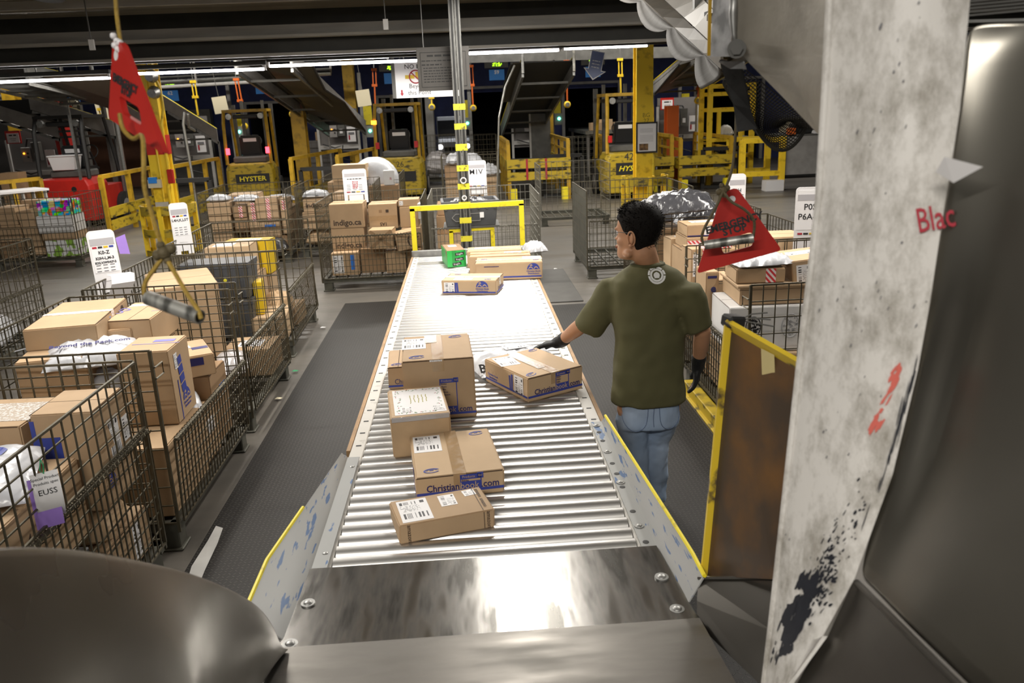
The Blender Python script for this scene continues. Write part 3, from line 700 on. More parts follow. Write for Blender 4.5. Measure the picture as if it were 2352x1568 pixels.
# white scuffed liner standing beside the chute
mat('liner', (0.66, 0.64, 0.61), 0.42, col2=(0.29, 0.27, 0.235), vscale=15, thr=(0.44, 0.66), stretch=(1, 1, 0.5), detail=12, bump=0.05, bscale=30)
for q_ in M['liner'].node_tree.nodes:
    if q_.type == 'TEX_NOISE' and abs(q_.inputs['Scale'].default_value - 15) < .1: q_.inputs['Roughness'].default_value = 0.74
mat('liner_scuff', (0.015, 0.017, 0.025), 0.6, var=0.2, vscale=20)
LINE_L = [(1908, -40, 1.40), (1905, 0, 1.40), (1892, 250, 1.40), (1880, 450, 1.40), (1862, 620, 1.40), (1842, 780, 1.40), (1818, 1000, 1.40), (1793, 1230, 1.40), (1772, 1420, 1.40), (1752, 1590, 1.40)]
ln = thing('chute_liner', 'tall scuffed white plastic liner curving beside the chute, marked with black scrapes', 'liner', (0, 0, 0))
rows = []
for (lx, ly, lY), (rx, ry, rY) in zip(LINE_L, LINE_R):
    a = pt(lx, ly, lY); b_ = pt(rx, ry, rY); r = []
    for k in range(13):
        f = k / 12; p = a.lerp(b_, f); p.y -= 0.035 * math.sin(f * PI); r.append(p)
    rows.append(r)
LR = rows
o = MB().sheet(rows, 0.012).build('liner_sheet', 'liner', ln, smooth=True)
MB().tube([r[0] + Vector((0, -0.002, 0)) for r in rows], 0.007, 8).build('rolled_edge', 'liner', ln, smooth=True)
def on_liner(i, f, lift=0.004):
    k = max(0, min(len(LR) - 1.001, i)); a, c = LR[int(k)], LR[int(k) + 1]; t = k - int(k)
    j = max(0, min(11.999, f * 12)); u = j - int(j)
    p = (a[int(j)].lerp(a[int(j) + 1], u)).lerp(c[int(j)].lerp(c[int(j) + 1], u), t); return p + (CAM - p).normalized() * lift
def scrape(name, m, spots, seed, size):
    R = random.Random(seed); b = MB()
    for i0, f0, n, si, sf, w, h in spots:
        for _ in range(n):
            i = i0 + R.gauss(0, si); f = f0 + R.gauss(0, sf) + (i0 - i) * 0.10
            if not (0.02 < f < 0.98): continue
            p = on_liner(i, f, 0.0020 + R.uniform(0, 0.0012)); q = on_liner(i + 0.02, f, 0.002)
            up = (on_liner(i - 0.15, f) - on_liner(i + 0.15, f)).normalized(); sd = (on_liner(i, f + 0.02) - on_liner(i, f - 0.02)).normalized(); up = (up + sd * (0.28 if h < 0.0245 else 0.0)).normalized()
            ww = w * R.uniform(0.3, 1.3); hh = h * R.uniform(0.4, 1.4); pts = []
            for k in range(9):
                an = 2 * PI * k / 9; rr = R.uniform(0.6, 1.1); pts.append(p + sd * math.cos(an) * ww * rr + up * math.sin(an) * hh * rr)
            nn = (CAM - p).normalized() * 0.0006
            b.add([v + nn for v in pts] + [v - nn for v in pts], [tuple(range(9)), tuple(reversed(range(9, 18)))] + [(a, (a + 1) % 9, (a + 1) % 9 + 9, a + 9) for a in range(9)])
    return b.build(name, m, ln)
scrape('black_scrape_pattern', 'liner_scuff', [(7.55, 0.38, 60, 0.20, 0.06, 0.008, 0.022), (7.95, 0.30, 60, 0.16, 0.07, 0.009, 0.024), (7.0, 0.50, 60, 0.22, 0.05, 0.0025, 0.007), (6.85, 0.62, 60, 0.3, 0.09, 0.0016, 0.004), (7.3, 0.58, 60, 0.22, 0.06, 0.003, 0.006), (6.4, 0.75, 10, 0.1, 0.03, 0.002, 0.006), (5.3, 0.95, 26, 0.3, 0.012, 0.0012, 0.03), (5.75, 0.92, 20, 0.3, 0.012, 0.001, 0.025), (8.4, 0.15, 12, 0.12, 0.05, 0.003, 0.012)], 5, 1)
scrape('small_scuff_pattern', 'ink_grey', [(3.0, 0.5, 26, 2.6, 0.22, 0.0012, 0.004), (6.0, 0.4, 30, 1.4, 0.25, 0.0013, 0.004), (1.2, 0.45, 16, 1.0, 0.2, 0.0016, 0.006)], 8, 1)
mat('scuff_red', (0.60, 0.13, 0.10), 0.5)
scrape('red_scuff', 'scuff_red', [(5.15, 0.78, 26, 0.10, 0.022, 0.003, 0.012)], 3, 1)
scrape('red_scuff', 'scuff_red', [(5.55, 0.68, 18, 0.06, 0.018, 0.003, 0.012)], 4, 1)
# red lettering printed on the liner, turning out of sight round the edge
pa, pb = on_liner(3.1, 0.75, 0.004), on_liner(3.0, 0.99, 0.004)
dx = (pb - pa).normalized(); nz_ = (CAM - (pa + pb) / 2).normalized(); dz = nz_.cross(dx).normalized(); nz_ = dx.cross(dz)
lt = text('Blac', 0.056, 'ink_red', ln, pa, Matrix((dx, dz, nz_)).transposed().to_euler(), align='LEFT', bold=0.0004, sx=0.62)
# paper tag stuck behind the liner
b = MB(); q = [pt(2170, 360, 1.2), pt(2258, 383, 1.16), pt(2190, 420, 1.2), pt(2150, 395, 1.22)]
nn = Vector((0, 0.0015, 0)); b.add(q + [p + nn for p in q], [(0, 1, 2, 3), (7, 6, 5, 4), (0, 4, 5, 1), (1, 5, 6, 2), (2, 6, 7, 3), (3, 7, 4, 0)])
tag(b.build('paper_tag', 'paper'), 'torn corner of printed white paper stuck behind the white liner', 'paper')
# steel louvre and bright rail high on the far side of the liner
lv = thing('wall_louvre', 'dark ribbed louvre with a bright lower rail high beside the white liner', 'louvre', (0, 0, 0))
for k in range(6):
    MB().bar(pt(2200, -2 + 8 * k, 1.9), pt(2420, -22 + 8 * k, 1.75), 0.012, 0.004).build('slat', 'grey_dark', lv)
MB().bar(pt(2190, 50, 1.9), pt(2420, 44, 1.75), 0.02, 0.006).build('lower_rail', 'galv', lv)

# rusty panel with yellow edging
mat('rust_panel', (0.085, 0.06, 0.042), 0.42, metal=0.3, col2=(0.25, 0.115, 0.028), vscale=3.2, thr=(0.46, 0.66), stretch=(1.2, 1, 0.8), detail=8, rvar=0.12)
rp = thing('rusty_side_panel', 'rusty brown steel side panel edged in chipped yellow paint', 'panel', (0, 0, 0))
qa, qb, qc, qd = pt(1674, 744, 2.12), pt(1846, 842, 1.86), pt(1778, 1330, 1.86), pt(1618, 1322, 2.12)
MB().sheet([[qa, qb], [qd, qc]], 0.006).build('panel_sheet', 'rust_panel', rp)
mat('yellow_chip', (0.70, 0.50, 0.03), 0.45, col2=(0.10, 0.07, 0.03), vscale=11, thr=(0.60, 0.68))
b = MB(); b.bar(qa + Vector((0, -.006, 0)), qd + Vector((0, -.006, 0)), 0.028, 0.012, up=(0, 1, 0)); b.build('edge_strip', 'yellow_chip', rp)
b = MB(); b.bar(qa + Vector((0, -.006, -.004)), qb + Vector((0, -.006, -.004)), 0.05, 0.012, up=(0, 1, 0.4)); b.build('edge_strip', 'yellow_chip', rp)
MB().sheet([[pt(1748, 800, 1.985), pt(1778, 815, 1.945)], [pt(1750, 860, 1.985), pt(1780, 872, 1.945)]], 0.001).build('masking_tape', 'tape_cream', rp)
cl = thing('hose_clamp', 'dark clamp with loose wire ends on the corner of the rusty panel', 'clamp', tuple(qa))
MB().box((0.012, 0.0, 0.008), (0.052, 0.05, 0.034), Euler((0, 0.15, 0.3)).to_matrix()).build('clamp_block', 'black', cl, bevel=0.006)
for k in range(3):
    MB().tube([(0.03, 0, 0.01), (0.06, -0.01, 0.028 - 0.012 * k), (0.10 + 0.01 * k, -0.02, 0.032 - 0.02 * k)], 0.0022, 5).build('wire_end', 'grey_dark', cl)

# ------------------------------------------------------------------ parcels riding on the rollers
def from_corner(x, y, ang, w, d):
    """Middle of a box whose near corner is at (x, y), its width running along ang."""
    a = math.radians(ang); return (x + math.cos(a) * w / 2 - math.sin(a) * d / 2, y + math.sin(a) * w / 2 + math.cos(a) * d / 2)
def book_print(o, face, width, base=0.0, word=True, panel=True, part=None):
    """Blue printing of a bookseller's carton on one face."""
    w, d, h = o['dims']; fw = w if face in ('front', 'back') else d
    z0 = -h / 2
    sticker(o, face, 0, z0 + 0.026, fw * 0.985, 0.011, 'ink_blue', name='blue_band')
    if word:
        s = min(0.062, fw * 0.115); u0 = -fw * 0.01
        if not part: ftext(o, face, 'Christian', s, u0, z0 + 0.046, 'ink_navy', align='RIGHT', sx=0.88, bold=0.0006)
        if panel:
            pw = s * 2.1; ph = min(h - 0.06, 0.10 if h < 0.2 else 0.15)
            sticker(o, face, fw * 0.0 + pw / 2, z0 + 0.020 + 0.023, pw, 0.042, 'ink_blue', name='blue_panel', lift=0.001)
            for q in (-1, 1): sticker(o, face, pw / 2 + q * (pw / 2 - 0.002), z0 + 0.05 + ph / 2, 0.004, ph, 'ink_blue', name='panel_edge')
            sticker(o, face, pw / 2, z0 + 0.045 + ph, pw, 0.020, 'ink_blue', name='panel_header')
            sticker(o, face, pw - 0.004, z0 + 0.047 + ph, 0.024, 0.024, 'ink_blue', name='panel_tab')
            ftext(o, face, 'Go!', 0.011, pw - 0.004, z0 + 0.047 + ph, 'card_light', lift=0.0022)
            ftext(o, face, 'Products', 0.014, pw * 0.4, z0 + 0.045 + ph, 'card_light', lift=0.0022)
            for k, wd in enumerate(('Bibles', 'Music', 'Gifts', 'Videos', 'Software')):
                if 0.014 * (k + 1) < ph - 0.02: ftext(o, face, wd, 0.012, 0.006, z0 + 0.030 + ph - 0.014 * k, 'ink_navy', align='LEFT')
        ftext(o, face, 'book', s, u0 + 0.003, z0 + 0.046, 'card_light' if panel else 'ink_navy', align='LEFT', sx=0.88, lift=0.0026)
        ftext(o, face, '.com', s, u0 + s * 2.12, z0 + 0.046, 'ink_navy', align='LEFT', sx=0.92, bold=0.0006)
def book_logo(o, face, u, v, r=0.036, words=True):
    """Round blue mark of an open book under a dome, with small lettering."""
    c, rr = on_face(o, face, u, v, 0.0008); b = MB(); n = 20
    pts = [(r * math.cos(PI * k / n), r * math.sin(PI * k / n)) for k in range(n + 1)]
    def poly(p, z=0):
        m = len(p); b.add([(x, y, 0) for x, y in p] + [(x, y, .0008) for x, y in p], [tuple(reversed(range(m))), tuple(range(m, 2 * m))] + [(i, (i + 1) % m, (i + 1) % m + m, i + m) for i in range(m)])
    poly(pts)
    b.build('logo_dome', 'ink_blue', o, c, rr)
    c, rr = on_face(o, face, u, v, 0.0019); b = MB()
    for s in (-1, 1):
        q = [(s * (0.05 * r + r * 0.75 * t), r * (0.10 + 0.36 * math.sin(t * PI) ** 0.8)) for t in [k / 8 for k in range(9)]]
        q2 = [(x, y - r * 0.16) for x, y in reversed(q)]; poly(q + q2)
    poly([(-r * .62, r * .62), (-r * .30, r * .85), (-r * .1, r * .62), (-r * .35, r * .55)])
    b.build('logo_book_print', o.data.materials[0], o, c, rr)
    if words:
        ftext(o, face, 'Christian Book', r * 0.36, u, v - r * 0.30, 'ink_blue', bold=0.0004); ftext(o, face, 'Distributors', r * 0.36, u, v - r * 0.66, 'ink_blue', bold=0.0004)
def round_stamp(o, u, v, r=0.03, ang=0.0, face='top'):
    c, rr = on_face(o, face, u, v, 0.0008); b = MB(); n = 26
    for r0, r1, a0, a1 in ((r, r * 0.80, 20, 330), (r * 0.66, r * 0.56, 0, 180)):
        pts = [(r0 * math.cos(math.radians(a0 + (a1 - a0) * k / n)), 0.62 * r0 * math.sin(math.radians(a0 + (a1 - a0) * k / n))) for k in range(n + 1)]
        pin = [(x * r1 / r0, y * r1 / r0) for x, y in reversed(pts)]; p = pts + pin; m = len(p)
        b.add([(x, y, 0) for x, y in p] + [(x, y, .0008) for x, y in p], [(i, i + 1, m - 2 - i, m - 1 - i) for i in range(n)] + [(m + i, m + m - 1 - i, m + m - 2 - i, m + i + 1) for i in range(n)])
    b.box((0, r * 0.1, 0.0004), (r * 0.5, r * 0.2, 0.0008))
    e = (Euler(rr).to_matrix() @ Euler((0, 0, ang)).to_matrix()).to_euler(); b.build('stamp_print', 'ink_blue', o, c, e)

G = 'parcels on the roller conveyor'
# tall carton
x, y = from_corner(-0.352, 3.705, 2, 0.34, 0.44)
o = carton('tall brown bookseller carton standing behind the flower printed parcel', (x, y, ZR), (0.345, 0.44, 0.305), math.radians(3), 'card', 'y', G)
taped(o, 'y'); sticker(o, 'top', -0.03, 0.14, 0.062, 0.14, 'tape_shiny', name='shiny_tape', lift=0.0022)
sticker(o, 'top', -0.115, 0.075, 0.12, 0.19); round_stamp(o, -0.10, -0.16, 0.04, 0.2); round_stamp(o, 0.10, 0.165, 0.036, 0.3)
book_print(o, 'front', 0.34, part='half')
sticker(o, 'front', -0.01, 0.153 - 0.006, 0.06, 0.008, 'label', name='tape_end_label')
# low carton hidden behind it
x, y = from_corner(-0.503, 4.19, 3, 0.30, 0.33)
o = carton('low brown bookseller carton half hidden behind the tall carton', (x, y, ZR), (0.12, 0.33, 0.125), math.radians(2.5), 'card', 'y', G)
o.location.x = -0.425
o['dims'] = (0.12, 0.33, 0.125); sticker(o, 'front', 0, -0.045, 0.118, 0.011, 'ink_blue', name='blue_band'); ftext(o, 'front', 'Chris', 0.042, 0.012, -0.022, 'ink_navy', sx=0.8); round_stamp(o, -0.01, -0.12, 0.03, 0.2)
# wrapped parcel with a flower bordered label
x, y = from_corner(-0.377, 3.278, 6, 0.25, 0.375)
o = carton('kraft wrapped parcel whose big white label has a printed leaf and berry border', (x, y, ZR), (0.258, 0.375, 0.186), math.radians(7), 'card_kraft', None, G, 'parcel', 'wrapped_parcel')
lab = sticker(o, 'top', 0.005, 0.0, 0.225, 0.325, 'paper', name='greeting_label')
b = MB(); b2 = MB(); R = random.Random(4)
for k in range(64):
    t = k / 64 * 4; e = int(t); f = t - e
    px_, py_ = [(-.5 + f, -.5), (.5, -.5 + f), (.5 - f, .5), (-.5, .5 - f)][e]
    c = Vector((px_ * 0.19 + R.gauss(0, .006), py_ * 0.29 + R.gauss(0, .006), 0.001))
    a = R.uniform(0, 6); (b if k % 4 else b2).add([c + Vector((math.cos(a + q) * l, math.sin(a + q) * l, 0.0003)) for q, l in ((0, .007), (1.57, .0025), (3.14, .007), (4.71, .0025))], [(0, 1, 2, 3)])
mat('leaf_print', (0.10, 0.24, 0.08), 0.6); b.build('leaf_print', 'leaf_print', lab); b2.build('berry_print', 'ink_red', lab)
sticker(o, 'top', -0.055, -0.105, 0.05, 0.062, 'label_side', 0.0, 'barcode_label', 0.0022)
sticker(o, 'top', 0.085, -0.115, 0.05, 0.055, 'label', 0.0, 'postage_label', 0.0022)
R = random.Random(11); b = MB()
for k in range(5):
    x_, y_ = (-0.035 + 0.018 * k, 0.075)
    while y_ > -0.02: l = R.uniform(.005, .016); b.box((x_ + R.uniform(-.002, .002), y_ - l / 2, 0.0012), (0.0035, l, 0.001)); y_ -= l + 0.004
b.build('gold_script_print', 'ink_gold', lab)
MB().box((0, -0.19, 0.176), (0.25, 0.004, 0.02)).build('clear_tape', 'poly_clear', o)
# flat carton in front
x, y = from_corner(-0.249, 2.878, 0, 0.345, 0.42)
o = carton('wide flat bookseller carton between the wrapped parcel and the slim one', (x - 0.03, y, ZR), (0.345, 0.435, 0.098), math.radians(6), 'card_light', 'y', G)
taped(o, 'y', 'tape', 0.05, 0.05); sticker(o, 'top', -0.105, 0.105, 0.115, 0.17, 'label'); round_stamp(o, -0.105, -0.165, 0.032, 0.1); round_stamp(o, 0.11, 0.17, 0.032, 0.2)
book_print(o, 'front', 0.34); book_logo(o, 'left', 0.10, 0.005, 0.034, False); sticker(o, 'left', -0.12, 0.0, 0.09, 0.06, 'label_side')
sticker(o, 'left', 0, -0.03, 0.42, 0.009, 'ink_blue', name='blue_band')
# slim carton with smile print, nearest the steel plate
x, y = from_corner(-0.298, 2.539, 13.5, 0.345, 0.19)
o = carton('slim brown carton with dark printed edges lying last before the steel plate', (x, y, ZR), (0.345, 0.195, 0.072), math.radians(13.5), 'card', None, G)
sticker(o, 'top', -0.098, -0.002, 0.11, 0.165, 'label'); sticker(o, 'top', 0.03, 0.03, 0.06, 0.085, 'label_side', 0, 'barcode_label'); sticker(o, 'top', 0.118, 0.06, 0.045, 0.045, 'label_side', 0.1, 'barcode_label')
for vv in (0.045, -0.035): ftext(o, 'top', 'amazon', 0.022, 0.150, vv, 'ink_brown', ang=-PI / 2)
sticker(o, 'top', 0.135, 0.0, 0.002, 0.18, 'ink_brown', name='printed_line')
for u_ in (0.152, -0.135): ftext(o, 'front', 'amazon', 0.022, u_, 0.0, 'ink_brown', ang=-PI / 2)
sticker(o, 'front', 0.135, 0.0, 0.002, 0.065, 'ink_brown', name='printed_line')
MB().add([(.172, -.06, .066), (.185, -.03, .040), (.182, .05, .05), (.172, .08, .066), (.172, .08, .01), (.178, -.05, .015)], [(0, 1, 2, 3), (1, 5, 4, 2)]).build('open_end_flap', 'card_dark', o)
# carton under the worker's hand
x, y = from_corner(0.257, 3.865, 28.5, 0.345, 0.43)
o = carton('flat bookseller carton turned askew beside the gloved hand', (x, y, ZR), (0.345, 0.43, 0.13), math.radians(28.5), 'card_light', 'y', G)
taped(o, 'y', 'tape'); sticker(o, 'top', -0.02, 0.03, 0.045, 0.30, 'tape_shiny', name='shiny_tape', lift=0.0022)
sticker(o, 'top', -0.105, 0.10, 0.11, 0.16, 'label', -0.2); round_stamp(o, -0.12, -0.17, 0.034, 0.4); round_stamp(o, 0.12, 0.18, 0.03, 0.3)
book_print(o, 'front', 0.34); book_logo(o, 'left', -0.13, 0.006, 0.048); sticker(o, 'left', 0.13, 0.005, 0.085, 0.10, 'label_side')
sticker(o, 'left', 0, -0.04, 0.42, 0.010, 'ink_blue', name='blue_band'); sticker(o, 'left', 0.065, 0.005, 0.016, 0.085, 'ink_blue', name='book_spine_print'); sticker(o, 'left', 0.045, 0.0, 0.014, 0.075, 'ink_blue', 0.08, name='book_spine_print')
# printed white bag
o = mailer('white printed plastic mail bag lying under the edge of the askew carton', (0.22, 4.47, ZR), (0.50, 0.36, 0.10), (0, 0, math.radians(17)), 'poly_white', 3, G, crumple=0.012)
text('Buy.com', 0.075, 'ink', o, (-0.12, -0.135, 0.062), (0.75, 0, 0.0), bold=0.002)
MB().box((0.03, 0.05, 0.108), (0.14, 0.09, 0.002)).build('shipping_label', 'label', o)
# farther along
x, y = from_corner(-0.253, 6.497, -19, 0.455, 0.34)
o = carton('bookseller carton lying alone and slightly turned, well along the rollers', (x, y, ZR), (0.455, 0.30, 0.115), math.radians(-14), 'card_light', 'x', G)
taped(o, 'x', 'tape_shiny'); sticker(o, 'top', -0.06, -0.085, 0.15, 0.085, 'label'); round_stamp(o, 0.15, -0.10, 0.03, 0); round_stamp(o, -0.15, 0.10, 0.03, 0)
book_logo(o, 'front', 0.11, 0.004, 0.05); sticker(o, 'front', -0.165, 0.0, 0.085, 0.085, 'label_side'); sticker(o, 'front', 0.0, -0.04, 0.44, 0.012, 'ink_blue', name='blue_band')
for k, u_ in enumerate((-0.112, -0.096)): sticker(o, 'front', u_, 0.0, 0.013, 0.08, 'ink_blue', 0.06 * k, name='book_spine_print')
sticker(o, 'right', 0, -0.04, 0.29, 0.012, 'ink_blue', name='blue_band'); ftext(o, 'right', 'Christianbook', 0.042, 0, -0.018, 'ink_navy', sx=0.8)
x, y = from_corner(0.032, 6.96, -4.5, 0.585, 0.32)
o = carton('longest bookseller carton at the front of the far group on the rollers', (x + 0.01, y, ZR), (0.585, 0.30, 0.15), math.radians(-4.5), 'card_light', 'x', G)
taped(o, 'x', 'tape_shiny'); sticker(o, 'top', 0.20, 0.085, 0.16, 0.09, 'label'); round_stamp(o, -0.22, 0.05, 0.03); round_stamp(o, 0.24, -0.06, 0.03)
book_logo(o, 'front', 0.215, 0.01, 0.055); sticker(o, 'front', 0, -0.05, 0.57, 0.013, 'ink_blue', name='blue_band'); sticker(o, 'front', -0.15, 0.045, 0.13, 0.006, 'ink_navy', name='small_print')
o = carton('middle brown carton of the three lined up at the far end of the rollers', (0.28, 7.40, ZR), (0.56, 0.24, 0.155), math.radians(-3), 'card_light', 'x', G)
taped(o, 'x', 'tape'); sticker(o, 'top', 0.12, 0.05, 0.16, 0.09, 'label'); round_stamp(o, 0.2, -0.03, 0.03)
o = carton('rearmost brown carton of the three, beside the green printed parcel', (0.24, 7.72, ZR), (0.52, 0.26, 0.15), math.radians(-2), 'card_light', 'x', G)
taped(o, 'x', 'tape_shiny'); sticker(o, 'top', -0.1, 0.06, 0.18, 0.08, 'label')
o = carton('carton wrapped in bright green fragile tape at the far end of the rollers', (-0.155, 7.86, ZR), (0.18, 0.40, 0.16), math.radians(9), 'card_dark', None, G)
sticker(o, 'front', 0, 0, 0.18, 0.158, 'green_print', name='green_tape'); sticker(o, 'left', 0, 0, 0.39, 0.155, 'green_print', name='green_tape'); sticker(o, 'top', 0.0, 0.07, 0.08, 0.10, 'label')
for u_, v_, a_ in ((0.03, 0.045, 0.12), (0.025, -0.005, 0.1), (0.0, -0.05, 0.12)):
    sticker(o, 'front', u_, v_, 0.085, 0.028, 'ink', a_, 'black_tape_print', 0.0016); ftext(o, 'front', 'fragile', 0.026, u_, v_, 'paper', a_, lift=0.0032)
o = mailer('white bag parcel poking out behind the far cartons by the yellow frame', (0.66, 8.12, ZR + 0.03), (0.22, 0.2, 0.10), (0.1, 0, 0.3), 'poly_white', 9, G)

# ------------------------------------------------------------------ frame, post and tote at the end of the conveyor
fr = thing('end_gantry', 'tall yellow painted steel frame standing across the end of the roller conveyor', 'frame', (0, 8.62, 0))
for s in (-1, 1): MB().bar((s * 0.575, 0, 0), (s * 0.575, 0, 1.265), 0.05).build('upright', 'yellow_bright', fr)
MB().bar((-0.6, 0, 1.262), (0.6, 0, 1.272), 0.05).build('top_bar', 'yellow_bright', fr)
fr2 = thing('yellow_tote_stand', 'short yellow steel stand that holds the grey tote beyond the conveyor end', 'stand', (0.0, 9.0, 0))
for x in (-0.19, 0.27): MB().bar((x, 0, 0), (x, 0, 0.955), 0.045).build('upright', 'yellow_bright', fr2)
MB().bar((-0.21, 0, 0.96), (0.29, 0, 0.975), 0.045).build('top_bar', 'yellow_bright', fr2)
b = MB(); b.box((0.04, 0.2, 0.99), (0.62, 0.46, 0.02)); b.build('shelf', 'grey_dark', fr2)
for x in (-0.19, 0.27): MB().bar((x, 0.38, 0), (x, 0.38, 0.98), 0.04).build('upright', 'grey_dark', fr2)
tt = thing('grey_tote', 'grey plastic stacking tote with a white tag on the yellow stand', 'tote', (0.03, 9.17, 1.0), math.radians(3))
b = MB(); w0, d0, w1, d1, hh = 0.27, 0.18, 0.30, 0.21, 0.25
def rc(w, d, z): return [Vector((x, y, z)) for x, y in ((-w, -d), (w, -d), (w, d), (-w, d))]
b.loft([rc(w0, d0, 0), rc(w1, d1, hh), rc(w1 + .02, d1 + .02, hh), rc(w1 + .02, d1 + .02, hh + .03), rc(w1 - .012, d1 - .012, hh + .03), rc(w1 - .02, d1 - .02, hh - .02), rc(w0 - .012, d0 - .012, 0.012)], True)
b.build('tub', 'tote', tt, bevel=0.006)
for k in range(7): MB().box((-0.27 + 0.09 * k, -0.205, 0.215), (0.02, 0.02, 0.06)).build('rim_rib', 'tote', tt)
MB().box((0.12, -0.203, 0.12), (0.045, 0.003, 0.06)).build('white_tag', 'paper', tt)
b = MB()
for pa_, pb_ in (((-.17, .14), (.10, .14)), ((.10, .14), (.10, .06)), ((-.17, .06), (.10, .06)), ((-.17, .14), (-.21, .10)), ((-.21, .10), (-.17, .06))): b.bar((pa_[0], -0.199, pa_[1]), (pb_[0], -0.199, pb_[1]), 0.006)
b.build('moulded_emblem', 'grey_paint', tt)
o = mailer('dark crumpled sacks filling the grey tote', (0.03, 9.17, 1.15), (0.50, 0.34, 0.14), 0, 'poly_grey', 12, crumple=0.03)

mat('post_galv', (0.20, 0.20, 0.19), 0.5, 0.6, var=0.45, vscale=30, stretch=(6, 6, 0.5))
ps = thing('strut_post', 'galvanised double channel post wrapped in yellow tape bands beyond the conveyor', 'post', (-0.022, 8.98 - 0.02, 0))
for s in (-1, 1):
    b = MB(); b.box((s * 0.031, 0, 1.75), (0.056, 0.05, 3.5)); b.box((s * 0.031, -0.0255, 1.75), (0.020, 0.002, 3.5), mi=1); b.build('channel', ['post_galv', 'black'], ps)
for yy in (245, 290, 338, 386, 428, 470, 506, 548):
    z = pt(1062, yy, 8.95).z
    MB().box((0, 0, z), (0.128, 0.056, 0.062 if yy not in (338,) else 0.07)).build('tape_band', 'yellow_tape', ps)
MB().box((0, 0, 0.01), (0.2, 0.16, 0.02)).build('foot_plate', 'galv', ps)
for yy, r_ in ((415, 0.03), (455, 0.022)):
    z = pt(1062, yy, 8.9).z; b = MB(); b.tube([(math.cos(a) * r_, -0.045, z + math.sin(a) * r_) for a in [PI * 2 * k / 12 for k in range(13)]], 0.008, 6); b.build('wire_loop', 'white_plastic', ps)
# notice boards
nb = thing('notice_board', 'dark grey notice board with a printed rule frame hung beside the post', 'sign', tuple(pt(1019, 158, 9.12)), (0, 0, 0))
MB().box((0, 0.01, 0), (0.555, 0.02, 0.44)).build('board', 'sign_grey', nb)
b = MB(); 
for p, q in (((-.24, .17), (.24, .17)), ((-.24, -.18), (.24, -.18)), ((-.24, .17), (-.24, -.18)), ((.24, .17), (.24, -.18))): b.bar((p[0], -.001, p[1]), (q[0], -.001, q[1]), 0.004)
b.build('printed_frame', 'black', nb)
def print_lines(parent, rows, m, seed, name='small_print'):
    R = random.Random(seed); b = MB()
    for x0, x1, z, hgt, yy in rows:
        x = x0
        while x < x1:
            l = min(R.uniform(1.2, 4.5) * hgt, x1 - x); b.box((x + l / 2, yy, z), (l, 0.001, hgt)); x += l + hgt * 0.8
    return b.build(name, m, parent)
print_lines(nb, [(-.17, .17, .135, .02, -.001), (-.23, .10, .085, .011, -.001), (-.23, -.02, .045, .014, -.001)] + [(-.215, .2 - .03 * (k % 3), .012 - .028 * k, .010, -.001) for k in range(6)], 'black', 5)
for s in (-1, 1): MB().bar((s * 0.2, 0.01, 0.22), (s * 0.2, 0.01, 1.0), 0.008).build('hanger', 'galv', nb)
wsn = thing('pictogram_sign', 'white sign with a barred yellow forklift pictogram and red arrow behind the notice board', 'sign', tuple(pt(963, 181, 12.0)), (0, 0, 0))
MB().box((0.12, 0.01, 0), (0.92, 0.02, 0.50)).build('board', 'white_sign', wsn); MB().box((-0.36, 0.012, 0.02), (0.05, 0.03, 0.54)).build('side_post', 'grey_dark', wsn)
text('NO MMH', 0.088, 'ink', wsn, (-0.20, -0.002, 0.165), (PI / 2, 0, 0), align='LEFT', bold=0.0005); text('Beyond', 0.085, 'ink', wsn, (-0.15, -0.002, -0.095), (PI / 2, 0, 0), align='LEFT'); text('this Point', 0.085, 'ink', wsn, (-0.17, -0.002, -0.185), (PI / 2, 0, 0), align='LEFT')
b = MB(); b.box((-.06, 0, .03), (.13, .004, .05)); b.box((0.07, 0, .05), (.10, .004, .09)); b.build('truck_print', 'yellow_box', wsn, (-0.07, -0.004, 0))
b = MB(); b.tube([(math.cos(a) * .085, 0, math.sin(a) * .085) for a in [2 * PI * k / 24 for k in range(25)]], 0.009, 6); b.bar((-.06, 0, .06), (.06, 0, -.06), 0.016, 0.006, up=(0, 1, 0)); b.build('ban_ring_print', 'ink_red', wsn, (-0.05, -0.008, 0.03))
b = MB(); b.plate([(-.012, .04), (.012, .04), (.012, -.005), (.026, -.005), (0, -.045), (-.026, -.005), (-.012, -.005)], .004); b.build('arrow_print', 'ink_red', wsn, (-0.255, -0.004, -0.18))
for s in (-0.2, 0.4): MB().bar((s, 0.01, 0.25), (s, 0.01, 2.75), 0.012).build('hanger', 'galv', wsn)
aw = thing('arrow_sign', 'dark blue arrow shaped sign hanging tilted beside the plain yellow column', 'sign', tuple(pt(1368, 150, 12.5)), (0, 0.22, 0))
MB().plate([(-.10, .20), (.10, .20), (.10, -.06), (.17, -.06), (0, -.21), (-.17, -.06), (-.10, -.06)], 0.012).build('arrow_border', 'grey_light', aw)
mat('blue_dark', (0.012, 0.03, 0.11), 0.35)
MB().plate([(-.09, .19), (.09, .19), (.09, -.07), (.145, -.07), (0, -.193), (-.145, -.07), (-.09, -.07)], 0.020).build('arrow_panel', 'blue_dark', aw)
print_lines(aw, [(-.06, .06, .06 - .045 * k, .012, -.011) for k in range(3)], 'grey_light', 8)
MB().bar((0, 0, 0.19), (0.6, 0, 2.7), 0.008).build('hanger', 'galv', aw)

